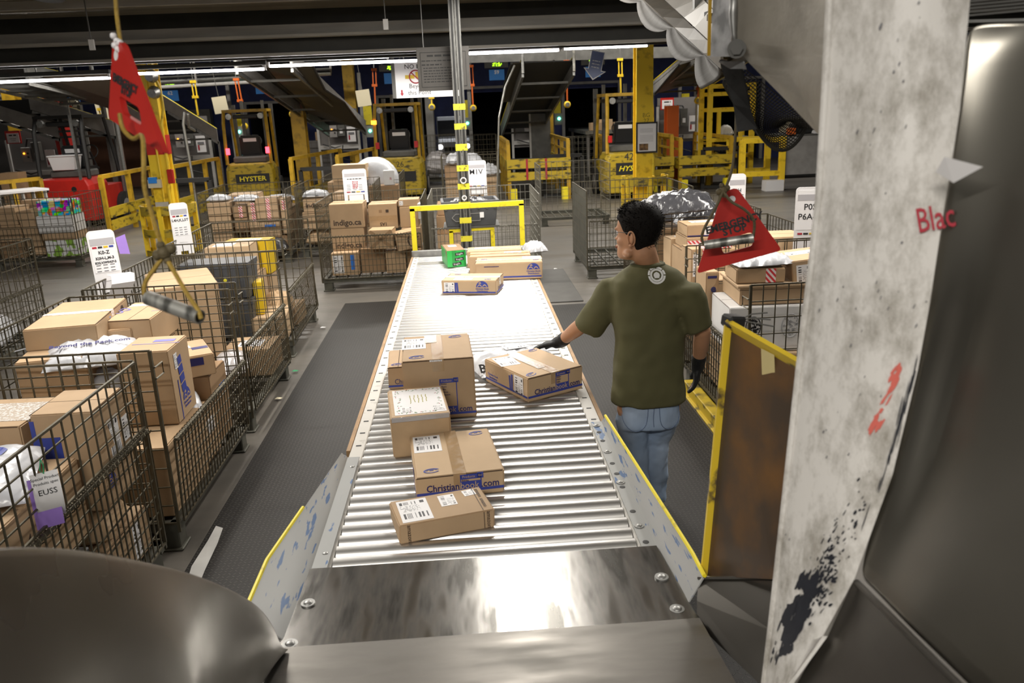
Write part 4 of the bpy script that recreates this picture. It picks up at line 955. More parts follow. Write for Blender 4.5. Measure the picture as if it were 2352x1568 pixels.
# ------------------------------------------------------------------ emergency stop pulls hanging near the camera
def tri_pull(label, apex, base_a, base_b, thick, m_face='red_paint', words=True):
    """Red triangular plate with a hand slot, hanging by its pierced top corner; the three corners are real points."""
    A, B, C = Vector(apex), Vector(base_a), Vector(base_b)
    x = (C - B).normalized(); n = (A - B).cross(x).normalized(); z = x.cross(n)
    if n.dot(CAM - A) < 0: pass
    L = (C - B).length; ax = (A - B).dot(x); h = (A - B).dot(z)
    t = bpy.data.objects.new('emergency_stop_plate', None); COL.objects.link(t)
    t.matrix_world = Matrix((x, n, z)).transposed().to_4x4(); t.matrix_world.translation = B
    tag(t, label, 'emergency pull', 'red emergency pulls')
    def rnd(P, r, k=5):
        out = []
        for i in range(len(P)):
            p0, p, p1 = Vector(P[i - 1]), Vector(P[i]), Vector(P[(i + 1) % len(P)]); a = p + (p0 - p).normalized() * r; c = p + (p1 - p).normalized() * r
            for q in range(k + 1):
                s = q / k; out.append((a * (1 - s) * (1 - s) + p * 2 * s * (1 - s) + c * s * s))
        return out
    outer = rnd([(0, 0), (L, 0), (ax + 0.022, h), (ax - 0.022, h)], 0.014)
    def at(u, v):  # u along base, v up, inside the triangle
        return (u * L * (1 - v) + ax * v, v * h)
    inner = rnd([at(0.30, 0.17), at(0.72, 0.17), at(0.80, 0.36), at(0.22, 0.36)], 0.012)
    # ring of quads between outer and inner outlines, as real thickness
    cx_, cy_ = sum(p.x for p in inner) / len(inner), sum(p.y for p in inner) / len(inner)
    def res(P, n=72):
        out = []
        for k in range(n):
            a = 2 * PI * k / n; d = Vector((math.cos(a), math.sin(a))); best = None
            for i in range(len(P)):
                p, q = P[i], P[(i + 1) % len(P)]; e = q - p; den = d.x * e.y - d.y * e.x
                if abs(den) < 1e-9: continue
                w_ = p - Vector((cx_, cy_)); tt_ = (w_.x * e.y - w_.y * e.x) / den; uu = (w_.x * d.y - w_.y * d.x) / den
                if tt_ > 0 and -1e-6 <= uu <= 1 + 1e-6 and (best is None or tt_ < best): best = tt_
            out.append(Vector((cx_, cy_)) + d * best)
        return out
    def res2(P, n=None):
        angs = sorted(set([round(math.atan2(p.y - cy_, p.x - cx_), 5) for p in outer] + [round(math.atan2(p.y - cy_, p.x - cx_), 5) for p in inner])); out = []
        for a in angs:
            d = Vector((math.cos(a), math.sin(a))); best = 0
            for i in range(len(P)):
                p, q = P[i], P[(i + 1) % len(P)]; e = q - p; den = d.x * e.y - d.y * e.x
                if abs(den) < 1e-9: continue
                w_ = p - Vector((cx_, cy_)); tt_ = (w_.x * e.y - w_.y * e.x) / den; uu = (w_.x * d.y - w_.y * d.x) / den
                if tt_ > 0 and -1e-3 <= uu <= 1 + 1e-3: best = max(best, tt_)
            out.append(Vector((cx_, cy_)) + d * best)
        return out
    O, I = res2(outer), res2(inner); nn = len(O); b = MB()
    vs = [(p.x, -thick / 2, p.y) for p in O] + [(p.x, -thick / 2, p.y) for p in I] + [(p.x, thick / 2, p.y) for p in O] + [(p.x, thick / 2, p.y) for p in I]; fs = []
    for k in range(nn):
        j = (k + 1) % nn
        fs += [(k, j, nn + j, nn + k), (2 * nn + k, 3 * nn + k, 3 * nn + j, 2 * nn + j), (k, 2 * nn + k, 2 * nn + j, j), (nn + k, nn + j, 3 * nn + j, 3 * nn + k)]
    b.add(vs, fs); b.build('plate', m_face, t)
    sd = -1
    b = MB(); b.cyl((ax, -thick / 2 - .0008, h - 0.028), (ax, thick / 2 + .0008, h - 0.028), 0.010, 14); b.build('cord_hole', 'paper', t)
    if words:
        for s_, v in (('EMERGENCY', 0.545), ('STOP', 0.455)):
            u, w_ = at(0.5, v); text(s_, 0.034 * h / 0.25, 'ink', t, (u, -thick / 2 - .0008, w_), (PI / 2, 0, 0), bold=0.0012, sx=1.0)
    return t
def face_cam(P, toward): return P
# plate on the loaded-cage side of the worker
Ar, Br, Cr = pt(1676, 436, 2.40), pt(1600, 628, 2.42), pt(1796, 574, 2.36)
tri_pull('red triangular emergency stop plate hanging in front of the worker\'s shoulder', Ar, Br, Cr, 0.007)
Al, Bl, Cl = pt(276, 95, 1.75), pt(256, 272, 1.78), pt(384, 356, 1.58)
tri_pull('red triangular emergency stop plate hanging in front of the yellow column', Al, Bl, Cl, 0.012)
def pull_handle(label, pa, pb, cords, knot=None, m='cord', hang=None):
    t = thing('pull_handle', label, 'emergency pull', tuple(pa), 0, 'pipe pull handles')
    P = Vector(pa); b = MB(); d = (Vector(pb) - P)
    dn = d.normalized(); rr = 0.0135
    u = dn.cross(Vector((0, 0, 1))).normalized(); v = u.cross(dn)
    rings = []
    for q, r in ((0, rr), (1, rr), (1, rr * 0.78), (0, rr * 0.78)):
        rings.append([d * q + (u * math.cos(2 * PI * k / 16) + v * math.sin(2 * PI * k / 16)) * r for k in range(16)])
    rings.append(rings[0]); b.loft(rings, False); b.build('pipe_grip', 'pipe_worn', t, smooth=True)
    for c in cords: MB().tube([Vector(q) - P for q in c], 0.0042, 7).build('cord', m, t, smooth=True)
    if knot is not None:
        b = MB(); k = Vector(knot) - P
        for dx, dy, dz, r in ((0, 0, 0, .013), (.012, .004, .006, .010), (-.012, 0, -.004, .010), (0.004, 0, -.014, .008), (-0.004, 0, .014, .008)): b.ball(k + Vector((dx, dy, dz)), r, 6)
        b.build('knot', 'cord_dark', t, smooth='all')
    return t
def curve(ps, n=8):
    out = []; P = [Vector(p) for p in ps]
    for i in range(len(P) - 1):
        p0, p1, p2, p3 = P[max(i - 1, 0)], P[i], P[i + 1], P[min(i + 2, len(P) - 1)]
        for k in range(n):
            t = k / n; out.append(0.5 * ((2 * p1) + (p2 - p0) * t + (2 * p0 - 5 * p1 + 4 * p2 - p3) * t * t + (3 * p1 - p0 - 3 * p2 + p3) * t ** 3))
    return out + [P[-1]]
yl = 1.50
pull_handle('pipe pull handle on a yellow cord hanging over the loaded cages', pt(340, 684, yl), pt(459, 728, 1.44),
    [curve([pt(275, 262, 1.66), pt(283, 296, 1.64), pt(305, 318, 1.6), pt(326, 312, 1.56), pt(330, 360, yl), pt(332, 430, yl), pt(348, 490, yl), pt(370, 560, yl), pt(376, 578, yl)]),
     curve([pt(378, 585, yl), pt(360, 610, yl), pt(336, 645, yl), pt(331, 668, yl), pt(338, 690, yl)]), curve([pt(377, 585, yl), pt(398, 620, 1.49), pt(430, 675, 1.46), pt(455, 712, 1.44), pt(462, 732, 1.435)])], pt(377, 580, yl))
MB_c = MB().tube(curve([pt(262, -60, 1.75), pt(268, 30, 1.75), pt(276, 90, 1.75), pt(277, 102, 1.748)]), 0.0042, 7)
cd_ = thing('overhead_rope', 'yellow cord from overhead tied to the red plate before the yellow column', 'cord', tuple(pt(262, -60, 1.75)))
MB_c2 = MB(); MB_c2.v = [tuple(Vector(v) - cd_.location) for v in MB_c.v]; MB_c2.f = MB_c.f; MB_c2.mi = MB_c.mi; MB_c2.build('cord', 'cord', cd_, smooth=True)
b = MB(); q = pt(262, 90, 1.745) - cd_.location
for k in range(7): b.ball(q + Vector((0.004 * math.sin(k * 2.1), 0, 0.006 * math.cos(k * 1.7))) + Vector((0.0016 * k, 0, -0.003 * k)), 0.007, 5)
b.build('tape_wrap', 'white_plastic', cd_, smooth='all')
yr = 2.33
pull_handle('pipe pull handle on a cord lying across the red stop plate by the worker', pt(1618, 563, 2.35), pt(1731, 546, 2.31),
    [curve([pt(1690, 148, 2.40), pt(1691, 220, 2.39), pt(1690, 300, 2.37), pt(1683, 380, 2.36), pt(1668, 428, 2.35), pt(1660, 436, 2.34)]),
     curve([pt(1660, 440, yr), pt(1645, 475, yr), pt(1620, 520, 2.34), pt(1612, 545, 2.35), pt(1617, 562, 2.35)]), curve([pt(1661, 440, yr), pt(1680, 463, 2.32), pt(1712, 483, 2.31), pt(1732, 508, 2.31), pt(1730, 545, 2.31)])], pt(1661, 437, 2.34), 'cord_dark')

# ------------------------------------------------------------------ hopper and belt conveyor overhead beside the chute
mat('hopper_steel', (0.30, 0.275, 0.23), 0.5, metal=0.25, var=0.25, vscale=7, bump=0.08, bscale=60, rvar=0.1)
hp = thing('overhead_hopper', 'greyish brown steel hopper with a sloping lower edge above the chute', 'hopper', (0, 0, 0))
rows = [[pt(1688, -60, 1.95), pt(1780, -60, 1.85), pt(1930, -60, 1.62)], [pt(1690, 100, 1.95), pt(1785, 100, 1.85), pt(1918, 100, 1.60)], [pt(1716, 140, 1.94), pt(1800, 150, 1.83), pt(1908, 150, 1.60)], [pt(1800, 225, 1.83), pt(1845, 230, 1.74), pt(1900, 230, 1.58)], [pt(1876, 305, 1.72), pt(1884, 310, 1.66), pt(1893, 325, 1.56)]]
MB().sheet(rows, 0.006).build('side_sheet', 'hopper_steel', hp, smooth=True)
mat('zinc_blotch', (0.30, 0.30, 0.30), 0.4, metal=0.7, col2=(0.13, 0.13, 0.13), vscale=16, thr=(0.42, 0.62), rvar=0.1)
c = pt(1660, 40, 2.02)
MB().sheet([[pt(1640, -60, 2.06), pt(1684, -60, 1.97)], [pt(1632, 130, 2.06), pt(1690, 130, 1.97)]], 0.03).build('bracket', 'zinc_blotch', hp)
MB().bar(pt(1628, 128, 2.07), pt(1632, -60, 2.07), 0.004, 0.008).build('bracket_edge', 'yellow_rail', hp)
MB().tube([pt(1688, -40, 1.95), pt(1684, 30, 1.95), pt(1686, 80, 1.95), pt(1688, 120, 1.95)], [0.008, 0.011, 0.007, 0.009], 7).build('weld_bead', 'galv', hp, smooth='all')
b = MB(); q = pt(1692, 112, 1.92); dv = (CAM - q).normalized(); b.cyl(q, q + dv * 0.014, 0.021, 18); b.cyl(q + dv * 0.014, q + dv * 0.022, 0.014, 6); b.build('bolt', 'grey_dark', hp, smooth=True)
for q_, y_ in (((1700, -50), 1.94), ((1920, -50), 1.63)):
    p = pt(*q_, y_) + Vector((0.02, 0.02, 0)); MB().bar(p, (p.x, p.y, 3.6), 0.04).build('hanger', 'galv', hp)
MB().sheet([[pt(1650, 142, 2.0), pt(1708, 140, 1.93)], [pt(1676, 158, 1.98), pt(1712, 158, 1.90)]], 0.004).build('lip', 'zinc_blotch', hp)

nt_ = thing('safety_net', 'black mesh sling bulging below the hopper', 'net', (0, 0, 0))
def net_grid(fn, nu, nv, r, b):
    G_ = [[fn(i / nu, j / nv) for j in range(nv + 1)] for i in range(nu + 1)]
    for i in range(nu + 1): b.tube(G_[i], r, 4, False)
    for j in range(nv + 1): b.tube([G_[i][j] for i in range(nu + 1)], r, 4, False)
    return b
def sl_(u, v):
    a = pt(1700 + 190 * u, 150 + 150 * u, 2.15); lo = pt(1706 + 180 * u, 160 + 130 * u + 130 * math.sin(min(1, u * 1.05 + 0.12) * PI) ** 0.7, 2.3)
    p = a.lerp(lo, v); p.y += 0.16 * math.sin(v * PI) * 1.0; return p
net_grid(sl_, 34, 28, 0.0015, MB()).build('mesh_net', 'net', nt_)
MB().tube([sl_(k / 24, 1) for k in range(25)], 0.005, 6).build('hem_rope', 'net', nt_)
stp = thing('rubber_flap', 'black rubber strap flap hanging beside the mesh sling', 'strap', (0, 0, 0))
MB().sheet([[pt(1652, 138, 2.2), pt(1700, 150, 2.15)], [pt(1668, 190, 2.2), pt(1712, 200, 2.16)], [pt(1684, 240, 2.2), pt(1722, 250, 2.18)], [pt(1694, 303, 2.2), pt(1740, 296, 2.2)]], 0.006).build('flap_sheet', 'rubber', stp)

bc = thing('overhead_belt', 'pale inclined overhead belt conveyor with a sagging canvas skirt', 'conveyor', (0, 0, 0))
Yb = 4.2; Yn = 3.3
def strip(name, m, a, b_, thick=0.01):
    n = 10; rows = [[a[0].lerp(a[1], k / n), b_[0].lerp(b_[1], k / n)] for k in range(n + 1)]
    return MB().sheet(rows, thick).build(name, m, bc, smooth=False)
far0, near0 = 5.6, 3.0
strip('belt_edge', 'belt_edge', (pt(1412, -60, far0), pt(1655, 158, near0)), (pt(1462, -60, far0), pt(1655, 122, near0)))
strip('belt', 'belt_white', (pt(1464, -60, far0), pt(1655, 118, near0)), (pt(1560, -60, far0), pt(1650, 36, near0)))
strip('upper_edge', 'belt_edge', (pt(1560, -50, far0), pt(1650, 42, near0)), (pt(1612, -60, far0), pt(1655, 4, near0)))
strip('upper_cover', 'belt_white', (pt(1616, -60, far0), pt(1660, 2, near0)), (pt(1720, -80, far0), pt(1700, -80, near0)))
for q_, y_ in (((1440, -40), 5.3), ((1600, 60), 3.7), ((1655, -20), 3.2)):
    p = pt(*q_, y_); MB().bar(p, (p.x, p.y, 3.52), 0.03).build('hanger', 'galv', bc)
b = MB()
for k in range(16):
    f = k / 15; p = pt(1545 + 105 * f, -38 + 82 * f, far0 + (near0 - far0) * f); b.box(p, (0.05, 0.05, 0.022))
b.build('tooth_rib_pattern', 'black', bc)
b = MB()
for k in range(12):
    f = k / 11; p = pt(1432 + 224 * f, -45 + 182 * f, far0 + (near0 - far0) * f - 0.03); b.bar(p, p + Vector((0.022, 0, -0.002)), 0.004)
b.build('staple_stitch', 'ink_brown', bc)
rows = []
for k in range(49):
    f = k / 48; a = pt(1412 + 243 * f, -60 + 218 * f, far0 + (near0 - far0) * f)
    s = abs(math.sin(f * PI * 3.4 + 0.5)) ** 0.7; dp = 0.012 + 0.055 * s
    rows.append([a + Vector((-0.04 * s * j / 5 + 0.03 * math.sin(j / 5 * PI), 0.02 * j, -dp * j / 5)) for j in range(6)])
MB().sheet(rows, 0.003).build('canvas_skirt', 'canvas', bc, smooth='all')

# ------------------------------------------------------------------ the worker
mat('skin', (0.52, 0.27, 0.15), 0.5, var=0.12, vscale=9, bump=0.03, bscale=200)
mat('hair', (0.010, 0.008, 0.007), 0.7, var=0.3, vscale=20, bump=0.25, bscale=120, stretch=(1, 1, 0.35), spec=0.12)
mat('olive', (0.110, 0.103, 0.043), 0.85, var=0.14, vscale=5, bump=0.12, bscale=18)
mat('olive_rib', (0.062, 0.062, 0.023), 0.9)
mat('denim', (0.30, 0.40, 0.56), 0.8, col2=(0.43, 0.52, 0.66), vscale=4.5, thr=(0.38, 0.70), bump=0.25, bscale=14, stretch=(1, 1, 0.6))
mat('denim_dark', (0.15, 0.20, 0.31), 0.8)
mat('print_white', (0.85, 0.85, 0.84), 0.7)
mat('glove', (0.010, 0.010, 0.011), 0.6, bump=0.3, bscale=60)
mat('shoe', (0.02, 0.02, 0.02), 0.5)
WY = 4.05
def W(px, py, Y=WY): return pt(px, py, Y)
def caps(b, chain, n=14, end=True):
    """Tapering limb through (point, radius) joints, with round ends."""
    P = [Vector(p) for p, r in chain]; R = [r for p, r in chain]
    pts = []; rs = []
    d0 = (P[0] - P[1]).normalized(); d1 = (P[-1] - P[-2]).normalized()
    for a in (80, 55, 25): pts.append(P[0] + d0 * R[0] * math.sin(math.radians(a))); rs.append(R[0] * math.cos(math.radians(a)))
    for i in range(len(P)):
        pts.append(P[i]); rs.append(R[i])
        if i + 1 < len(P):
            for f in (0.33, 0.66): pts.append(P[i].lerp(P[i + 1], f)); rs.append(R[i] + (R[i + 1] - R[i]) * f)
    for a in (25, 55, 80): pts.append(P[-1] + d1 * R[-1] * math.sin(math.radians(a))); rs.append(R[-1] * math.cos(math.radians(a)))
    b.tube(pts, rs, n)
def ell(c, rx, ry, rot, n=28, p=2.3):
    out = []
    for k in range(n):
        a = 2 * PI * k / n; ca, sa = math.cos(a), math.sin(a)
        x = rx * math.copysign(abs(ca) ** (2 / p), ca); y = ry * math.copysign(abs(sa) ** (2 / p), sa)
        out.append(Vector((c[0] + x * math.cos(rot) - y * math.sin(rot), c[1] + x * math.sin(rot) + y * math.cos(rot), c[2])))
    return out
def fuse(o, voxel, smooth_it=8, fac=0.5):
    r = o.modifiers.new('fuse', 'REMESH'); r.mode = 'VOXEL'; r.voxel_size = voxel; r.use_smooth_shade = True
    s = o.modifiers.new('soften', 'SMOOTH'); s.iterations = smooth_it; s.factor = fac
    dg = bpy.context.evaluated_depsgraph_get(); me = bpy.data.meshes.new_from_object(o.evaluated_get(dg)); me.name = o.name
    o.modifiers.clear(); old = o.data; o.data = me; bpy.data.meshes.remove(old)
    for p in me.polygons: p.use_smooth = True
    return o
base = W(1490, 930); base.z = 0.0
wk = thing('person', 'man in an olive T-shirt, blue jeans and black gloves reaching onto the conveyor', 'person', tuple(base))
def loc(p): return Vector(p) - base
yaw = math.radians(8)                      # shoulders turned slightly toward the conveyor side
shL, shR = W(1413, 655, 4.10), W(1574, 660, 4.0)
elL = W(1342, 742, 4.20); wrL = W(1286, 786, 4.42)
elR = W(1614, 762, 4.02); wrR = W(1603, 838, 4.12)
neck = W(1485, 598, 4.06); hips = W(1490, 905, 4.05)
headc = W(1466, 535, 4.03)
HS = 1.14; hy = math.radians(52)           # head yaw away from straight ahead
def H(x, y, z):                            # head axes: y to the face, x to the head's right, z up
    x, y, z = x * HS, y * HS, z * HS
    return Vector((x * math.cos(hy) - y * math.sin(hy), x * math.sin(hy) + y * math.cos(hy), z)) + headc
def head_rings(grow=0.0, z0=-0.118, z1=0.122):
    prof = [(-0.118, 0.036, 0.045, 0.040), (-0.108, 0.046, 0.058, 0.040), (-0.09, 0.056, 0.066, 0.032), (-0.065, 0.063, 0.074, 0.020), (-0.035, 0.069, 0.083, 0.008),
            (0.0, 0.074, 0.092, 0.0), (0.035, 0.077, 0.098, -0.003), (0.065, 0.074, 0.096, -0.006), (0.09, 0.064, 0.083, -0.008), (0.108, 0.047, 0.060, -0.008), (0.118, 0.026, 0.034, -0.008), (0.122, 0.008, 0.010, -0.008)]
    R = []
    for z, rx, ry, cy in prof:
        if z < z0 - 1e-6: continue
        ring = []
        for k in range(32):
            a = 2 * PI * k / 32; c_, s_ = math.cos(a), math.sin(a)
            x = (rx + grow) * math.copysign(abs(c_) ** 0.9, c_); y = cy + (ry + grow) * math.copysign(abs(s_) ** 0.92, s_)
            ring.append((x, y, z + (grow if z > 0.1 else 0)))
        R.append(ring)
    return R
b = MB()
b.loft([[H(*p) for p in r] for r in head_rings()])
# brow, cheeks, nose, lips, chin, ears
for q, r, sc in (((0, 0.088, -0.012), 0.018, (0.75, 1, 1.6)), ((0, 0.104, -0.030), 0.0125, (1.1, 1, 0.8)), ((0, 0.092, -0.062), 0.017, (1.35, .7, .55)), ((0, 0.088, -0.070), 0.015, (1.2, .7, .6)), ((0, 0.074, -0.104), 0.022, (1.2, .9, .8)),
                 ((-0.036, 0.078, 0.020), 0.017, (1.5, .6, .5)), ((0.036, 0.078, 0.020), 0.017, (1.5, .6, .5)), ((-0.046, 0.058, -0.035), 0.024, (1, 1, 1)), ((0.046, 0.058, -0.035), 0.024, (1, 1, 1)),
                 ((-0.055, 0.025, -0.085), 0.022, (1, 1.6, .9)), ((0.055, 0.025, -0.085), 0.022, (1, 1.6, .9))):
    b.ball(H(*q), r * HS, 7, sc=sc)
caps(b, [(H(0, -0.022, -0.075), 0.060 * 1.1), (neck + Vector((0.002, 0.0, 0.0)), 0.062), (neck + Vector((0.012, 0.0, -0.09)), 0.072)])
chest = neck + Vector((0.004, 0.02, -0.20)); 
b.loft([ell(c, rx, ry, yaw) for c, rx, ry in ((neck + Vector((0.01, 0, -0.09)), 0.10, 0.07), (neck + Vector((0.01, 0.0, -0.15)), 0.15, 0.09), (chest, 0.165, 0.115), (chest + Vector((0, 0, -0.2)), 0.150, 0.11), (hips + Vector((0, 0, 0.12)), 0.148, 0.105), (hips, 0.155, 0.11), (hips + Vector((0, 0, -0.12)), 0.14, 0.10))])
caps(b, [(shL + Vector((0, 0, -0.03)), 0.042), (elL, 0.044), (elL.lerp(wrL, 0.35), 0.043), (wrL, 0.029)]); caps(b, [(shR + Vector((0, 0, -0.03)), 0.042), (elR, 0.045), (elR.lerp(wrR, 0.35), 0.043), (wrR, 0.030)])
kneeL = Vector((hips.x - 0.075, 4.08, 0.44)); kneeR = Vector((hips.x + 0.055, 4.12, 0.44)); ankL = Vector((hips.x - 0.075, 4.02, 0.09)); ankR = Vector((hips.x + 0.05, 4.16, 0.09))
for kn, an, sx in ((kneeL, ankL, -1), (kneeR, ankR, 1)):
    caps(b, [(hips + Vector((sx * 0.085, 0, -0.08)), 0.088), (kn, 0.056), (kn.lerp(an, .35), 0.054), (an, 0.036)])
    caps(b, [(an + Vector((0, -0.03, -0.04)), 0.038), (an + Vector((sx * 0.02, 0.15, -0.055)), 0.033)])
def hand(b, wr, d, palm_n, sc=1.0, curl=0.5, side=1, rad=0.0):
    """Palm and five separate bent fingers; d points along the hand, palm_n out of the palm."""
    d = d.normalized(); n = (palm_n - d * palm_n.dot(d)).normalized(); s = d.cross(n) * side
    pl = 0.09 * sc; c = [wr, wr + d * pl * .5, wr + d * pl]
    b.loft([[c[0] + s * (0.027 + rad) * math.cos(a) * sc + n * (0.020 + rad) * math.sin(a) * sc for a in [2 * PI * k / 14 for k in range(14)]],
            [c[1] + s * (0.040 + rad) * math.cos(a) * sc + n * (0.017 + rad) * math.sin(a) * sc for a in [2 * PI * k / 14 for k in range(14)]],
            [c[2] + s * (0.041 + rad) * math.cos(a) * sc + n * (0.014 + rad) * math.sin(a) * sc for a in [2 * PI * k / 14 for k in range(14)]]])
    for k, L in enumerate((0.066, 0.078, 0.072, 0.056)):
        o = -0.031 + 0.0207 * k; p0 = c[2] + s * o * sc - d * 0.012 * sc; q = [(p0, (0.0098 + rad) * sc)]; a = 0.12 * curl; p = p0
        for j, f in enumerate((0.45, 0.32, 0.23)):
            a += curl * (0.35 + 0.12 * k / 3) * (1 if j else 0.5); p = p + (d * math.cos(a) + n * math.sin(a)) * L * f * sc * 1.12; q.append((p, (0.0092 - 0.001 * j + rad) * sc))
        caps(b, q, 8)
    t0 = wr + d * 0.025 * sc - s * 0.026 * sc; t1 = t0 - s * 0.028 * sc + d * 0.032 * sc + n * 0.012 * sc; t2 = t1 + d * 0.032 * sc + n * 0.012 * sc - s * 0.004 * sc
    caps(b, [(t0, (0.014 + rad) * sc), (t1, (0.0115 + rad) * sc), (t2, (0.0095 + rad) * sc)], 8)
tipL = W(1222, 796, 4.46); dL = tipL - wrL
hand(b, wrL, dL, Vector((0, -0.15, -1)), 1.0, 0.45, 1); hand(b, wrR, Vector((-0.05, 0.10, -1)), Vector((-1, 0.3, 0)), 1.0, 0.6, -1)
b.v = [tuple(loc(v)) for v in b.v]
body = fuse(b.build('body', 'skin', wk), 0.0075, 6, 0.5)
# ears stay crisp: curled rims as part of the head's detail
for s in (-1, 1):
    e = MB(); c = Vector((s * 0.078, -0.004, -0.012)); pts = []
    for k in range(15):
        a = math.radians(-70 + 300 * k / 14); pts.append(loc(H(c.x + s * 0.010 + s * 0.004 * math.sin(a), c.y + -0.019 * math.cos(a) * 0.9 - 0.006, c.z + 0.032 * math.sin(a))))
    e.tube(pts, [0.0042] * 14 + [0.006], 7)
    e.ball(loc(H(c.x + s * 0.004, c.y - 0.006, c.z)), 0.021 * HS, 7, sc=(.45, .75, 1.25)); e.ball(loc(H(c.x + s * 0.006, c.y - 0.001, c.z - 0.031)), 0.010, 6)
    e.build('ear', 'skin', wk, smooth='all')
# eyes, brows and lips
for s in (-1, 1):
    MB().ball(loc(H(s * 0.033, 0.0815, 0.004)), 0.011, 6).build('eye', 'white_plastic', wk, smooth='all'); MB().ball(loc(H(s * 0.033, 0.0915, 0.004)), 0.005, 5).build('iris', 'ink_brown', wk, smooth='all')
    MB().tube([loc(H(s * (0.016 + 0.012 * k), 0.094 - 0.005 * k - 0.002 * k * k, 0.026 + 0.003 * k - 0.002 * k * k)) for k in range(4)], 0.004, 6).build('eyebrow', 'hair', wk)
mat('lip', (0.30, 0.10, 0.07), 0.5)
MB().tube([loc(H(-0.024 + 0.008 * k, 0.097 + 0.004 * math.sin(k / 6 * PI), -0.0655)) for k in range(7)], 0.0045, 6).build('mouth', 'lip', wk, smooth='all')
# hair: a short cap over crown, sides and nape
def hairline(a):                           # lowest z of the hair around the head; a = 90 deg at the face
    d = math.degrees(a) % 360
    if 38 < d < 142: return 0.070 - 0.018 * abs((d - 90) / 52)
    if d <= 38: return -0.002 + 0.055 * (d / 38) ** 2
    if d < 180: return -0.002 + 0.055 * ((180 - d) / 38) ** 2
    e = abs(d - 270); return -0.108 + 0.105 * max(0, (e - 34) / 56) ** 1.3
R0 = random.Random(2); prof = head_rings(0.0); b = MB(); rings = []
zs = [r[0][2] for r in prof]
def head_at(k, z):
    for i in range(len(prof) - 1):
        if zs[i] <= z <= zs[i + 1] + 1e-9:
            f = (z - zs[i]) / (zs[i + 1] - zs[i]); p, q = prof[i][k], prof[i + 1][k]; return Vector((p[0] + (q[0] - p[0]) * f, p[1] + (q[1] - p[1]) * f, z))
    return Vector(prof[-1][k])
NS = 15
for j in range(NS):
    ring = []
    for k in range(32):
        a = 2 * PI * k / 32; zl = max(-0.117, hairline(a)); z = zl + (0.1215 - zl) * (j / (NS - 1)) ** 0.85; p = head_at(k, z)
        d = Vector((p.x, p.y + 0.004, 0.55 * max(0, z))); d = d.normalized() if d.length > 1e-6 else Vector((0, 0, 1))
        th = 0.001 if j == 0 else min(0.012, 0.004 + 0.010 * j / NS + 0.004 * max(0, math.sin(a) * (z > 0.05))); th += R0.uniform(-1, 1) * 0.0014
        q = p + d * th; q.z += 0.004 * max(0, z / 0.12) ** 2; ring.append(loc(H(*q)))
    rings.append(ring)
b.loft(rings, True)
# short tufts give the crown its rough outline
for _ in range(900):
    k = R0.randrange(32); a = 2 * PI * k / 32; zl = hairline(a); z = R0.uniform(max(zl + 0.025, -0.06), 0.121); p = head_at(k, z); p2 = head_at((k + 1) % 32, z); p = p.lerp(p2, R0.random())
    d = Vector((p.x, p.y, 0.5 * max(0, z))).normalized(); q0 = p + d * 0.010; q0.z += 0.008 * max(0, z / 0.12) ** 2; q1 = q0 + d * R0.uniform(.006, .012) + Vector((R0.uniform(-.004, .004), 0.004 * (1 if z > 0.07 else 0) + R0.uniform(-.004, .004), R0.uniform(-.006, .003)))
    b.tube([loc(H(*q0)), loc(H(*q1))], [0.0017, 0.0005], 4)
b.build('hair', 'hair', wk, smooth='all')
gl = MB(); gl.tube([loc(H(-0.083, -0.005, 0.012)), loc(H(-0.078, 0.045, 0.012)), loc(H(-0.070, 0.092, 0.010)), loc(H(-0.060, 0.102, 0.010))], 0.0017, 6); gl.tube([loc(H(0.083, -0.005, 0.012)), loc(H(0.078, 0.045, 0.012)), loc(H(0.070, 0.092, 0.010)), loc(H(0.060, 0.102, 0.010))], 0.0017, 6)
for s in (-1, 1): gl.tube([loc(H(s * 0.034 + 0.025 * math.cos(a), 0.106 - 0.010 * abs(math.cos(a)) * (math.cos(a) * s > 0), 0.001 + 0.018 * math.sin(a))) for a in [2 * PI * k / 18 for k in range(19)]], 0.0013, 5)
gl.tube([loc(H(-0.009, 0.107, 0.004)), loc(H(0.009, 0.107, 0.004))], 0.0015, 5)
gl.build('spectacles', 'grey_dark', wk)

# T-shirt: torso and two loose sleeves grown together
def wob(seed, c, rx, ry, rot, amp, n=40, p=2.4, ph=0.0):
    out = []
    for k, v in enumerate(ell(c, rx, ry, rot, n, p)):
        a = 2 * PI * k / n; r = 1 + amp * (math.sin(5 * a + seed + ph) * 0.5 + math.sin(9 * a + seed * 2.1 - ph) * 0.35 + math.sin(3 * a - seed) * 0.4)
        cc = Vector((c[0], c[1], c[2])); out.append(cc + (v - cc) * r)
    return out
sh = MB()
hem = W(1490, 919, 4.05); mid = W(1492, 780, 4.05)
lv = [(neck + Vector((0.004, 0.0, -0.008)), 0.072, 0.068, 0), (neck + Vector((0.006, 0.0, -0.026)), 0.098, 0.080, 0), (neck + Vector((0.010, 0.0, -0.052)), 0.150, 0.100, 0), (neck + Vector((0.014, 0.0, -0.092)), 0.196, 0.116, 0), (neck + Vector((0.014, 0, -0.15)), 0.205, 0.125, .004),
      (neck + Vector((0.008, 0, -0.25)), 0.193, 0.130, .008), (mid + Vector((0, 0, 0.02)), 0.186, 0.130, .012), (mid + Vector((-.002, 0, -0.10)), 0.188, 0.133, .018), (mid + Vector((-.004, 0, -0.22)), 0.192, 0.137, .024), (hem + Vector((0, 0, 0.06)), 0.195, 0.140, .03), (hem, 0.196, 0.142, .034)]
sh.loft([wob(1.3, c, rx, ry, yaw, am, ph=0.25 * i) for i, (c, rx, ry, am) in enumerate(lv)])
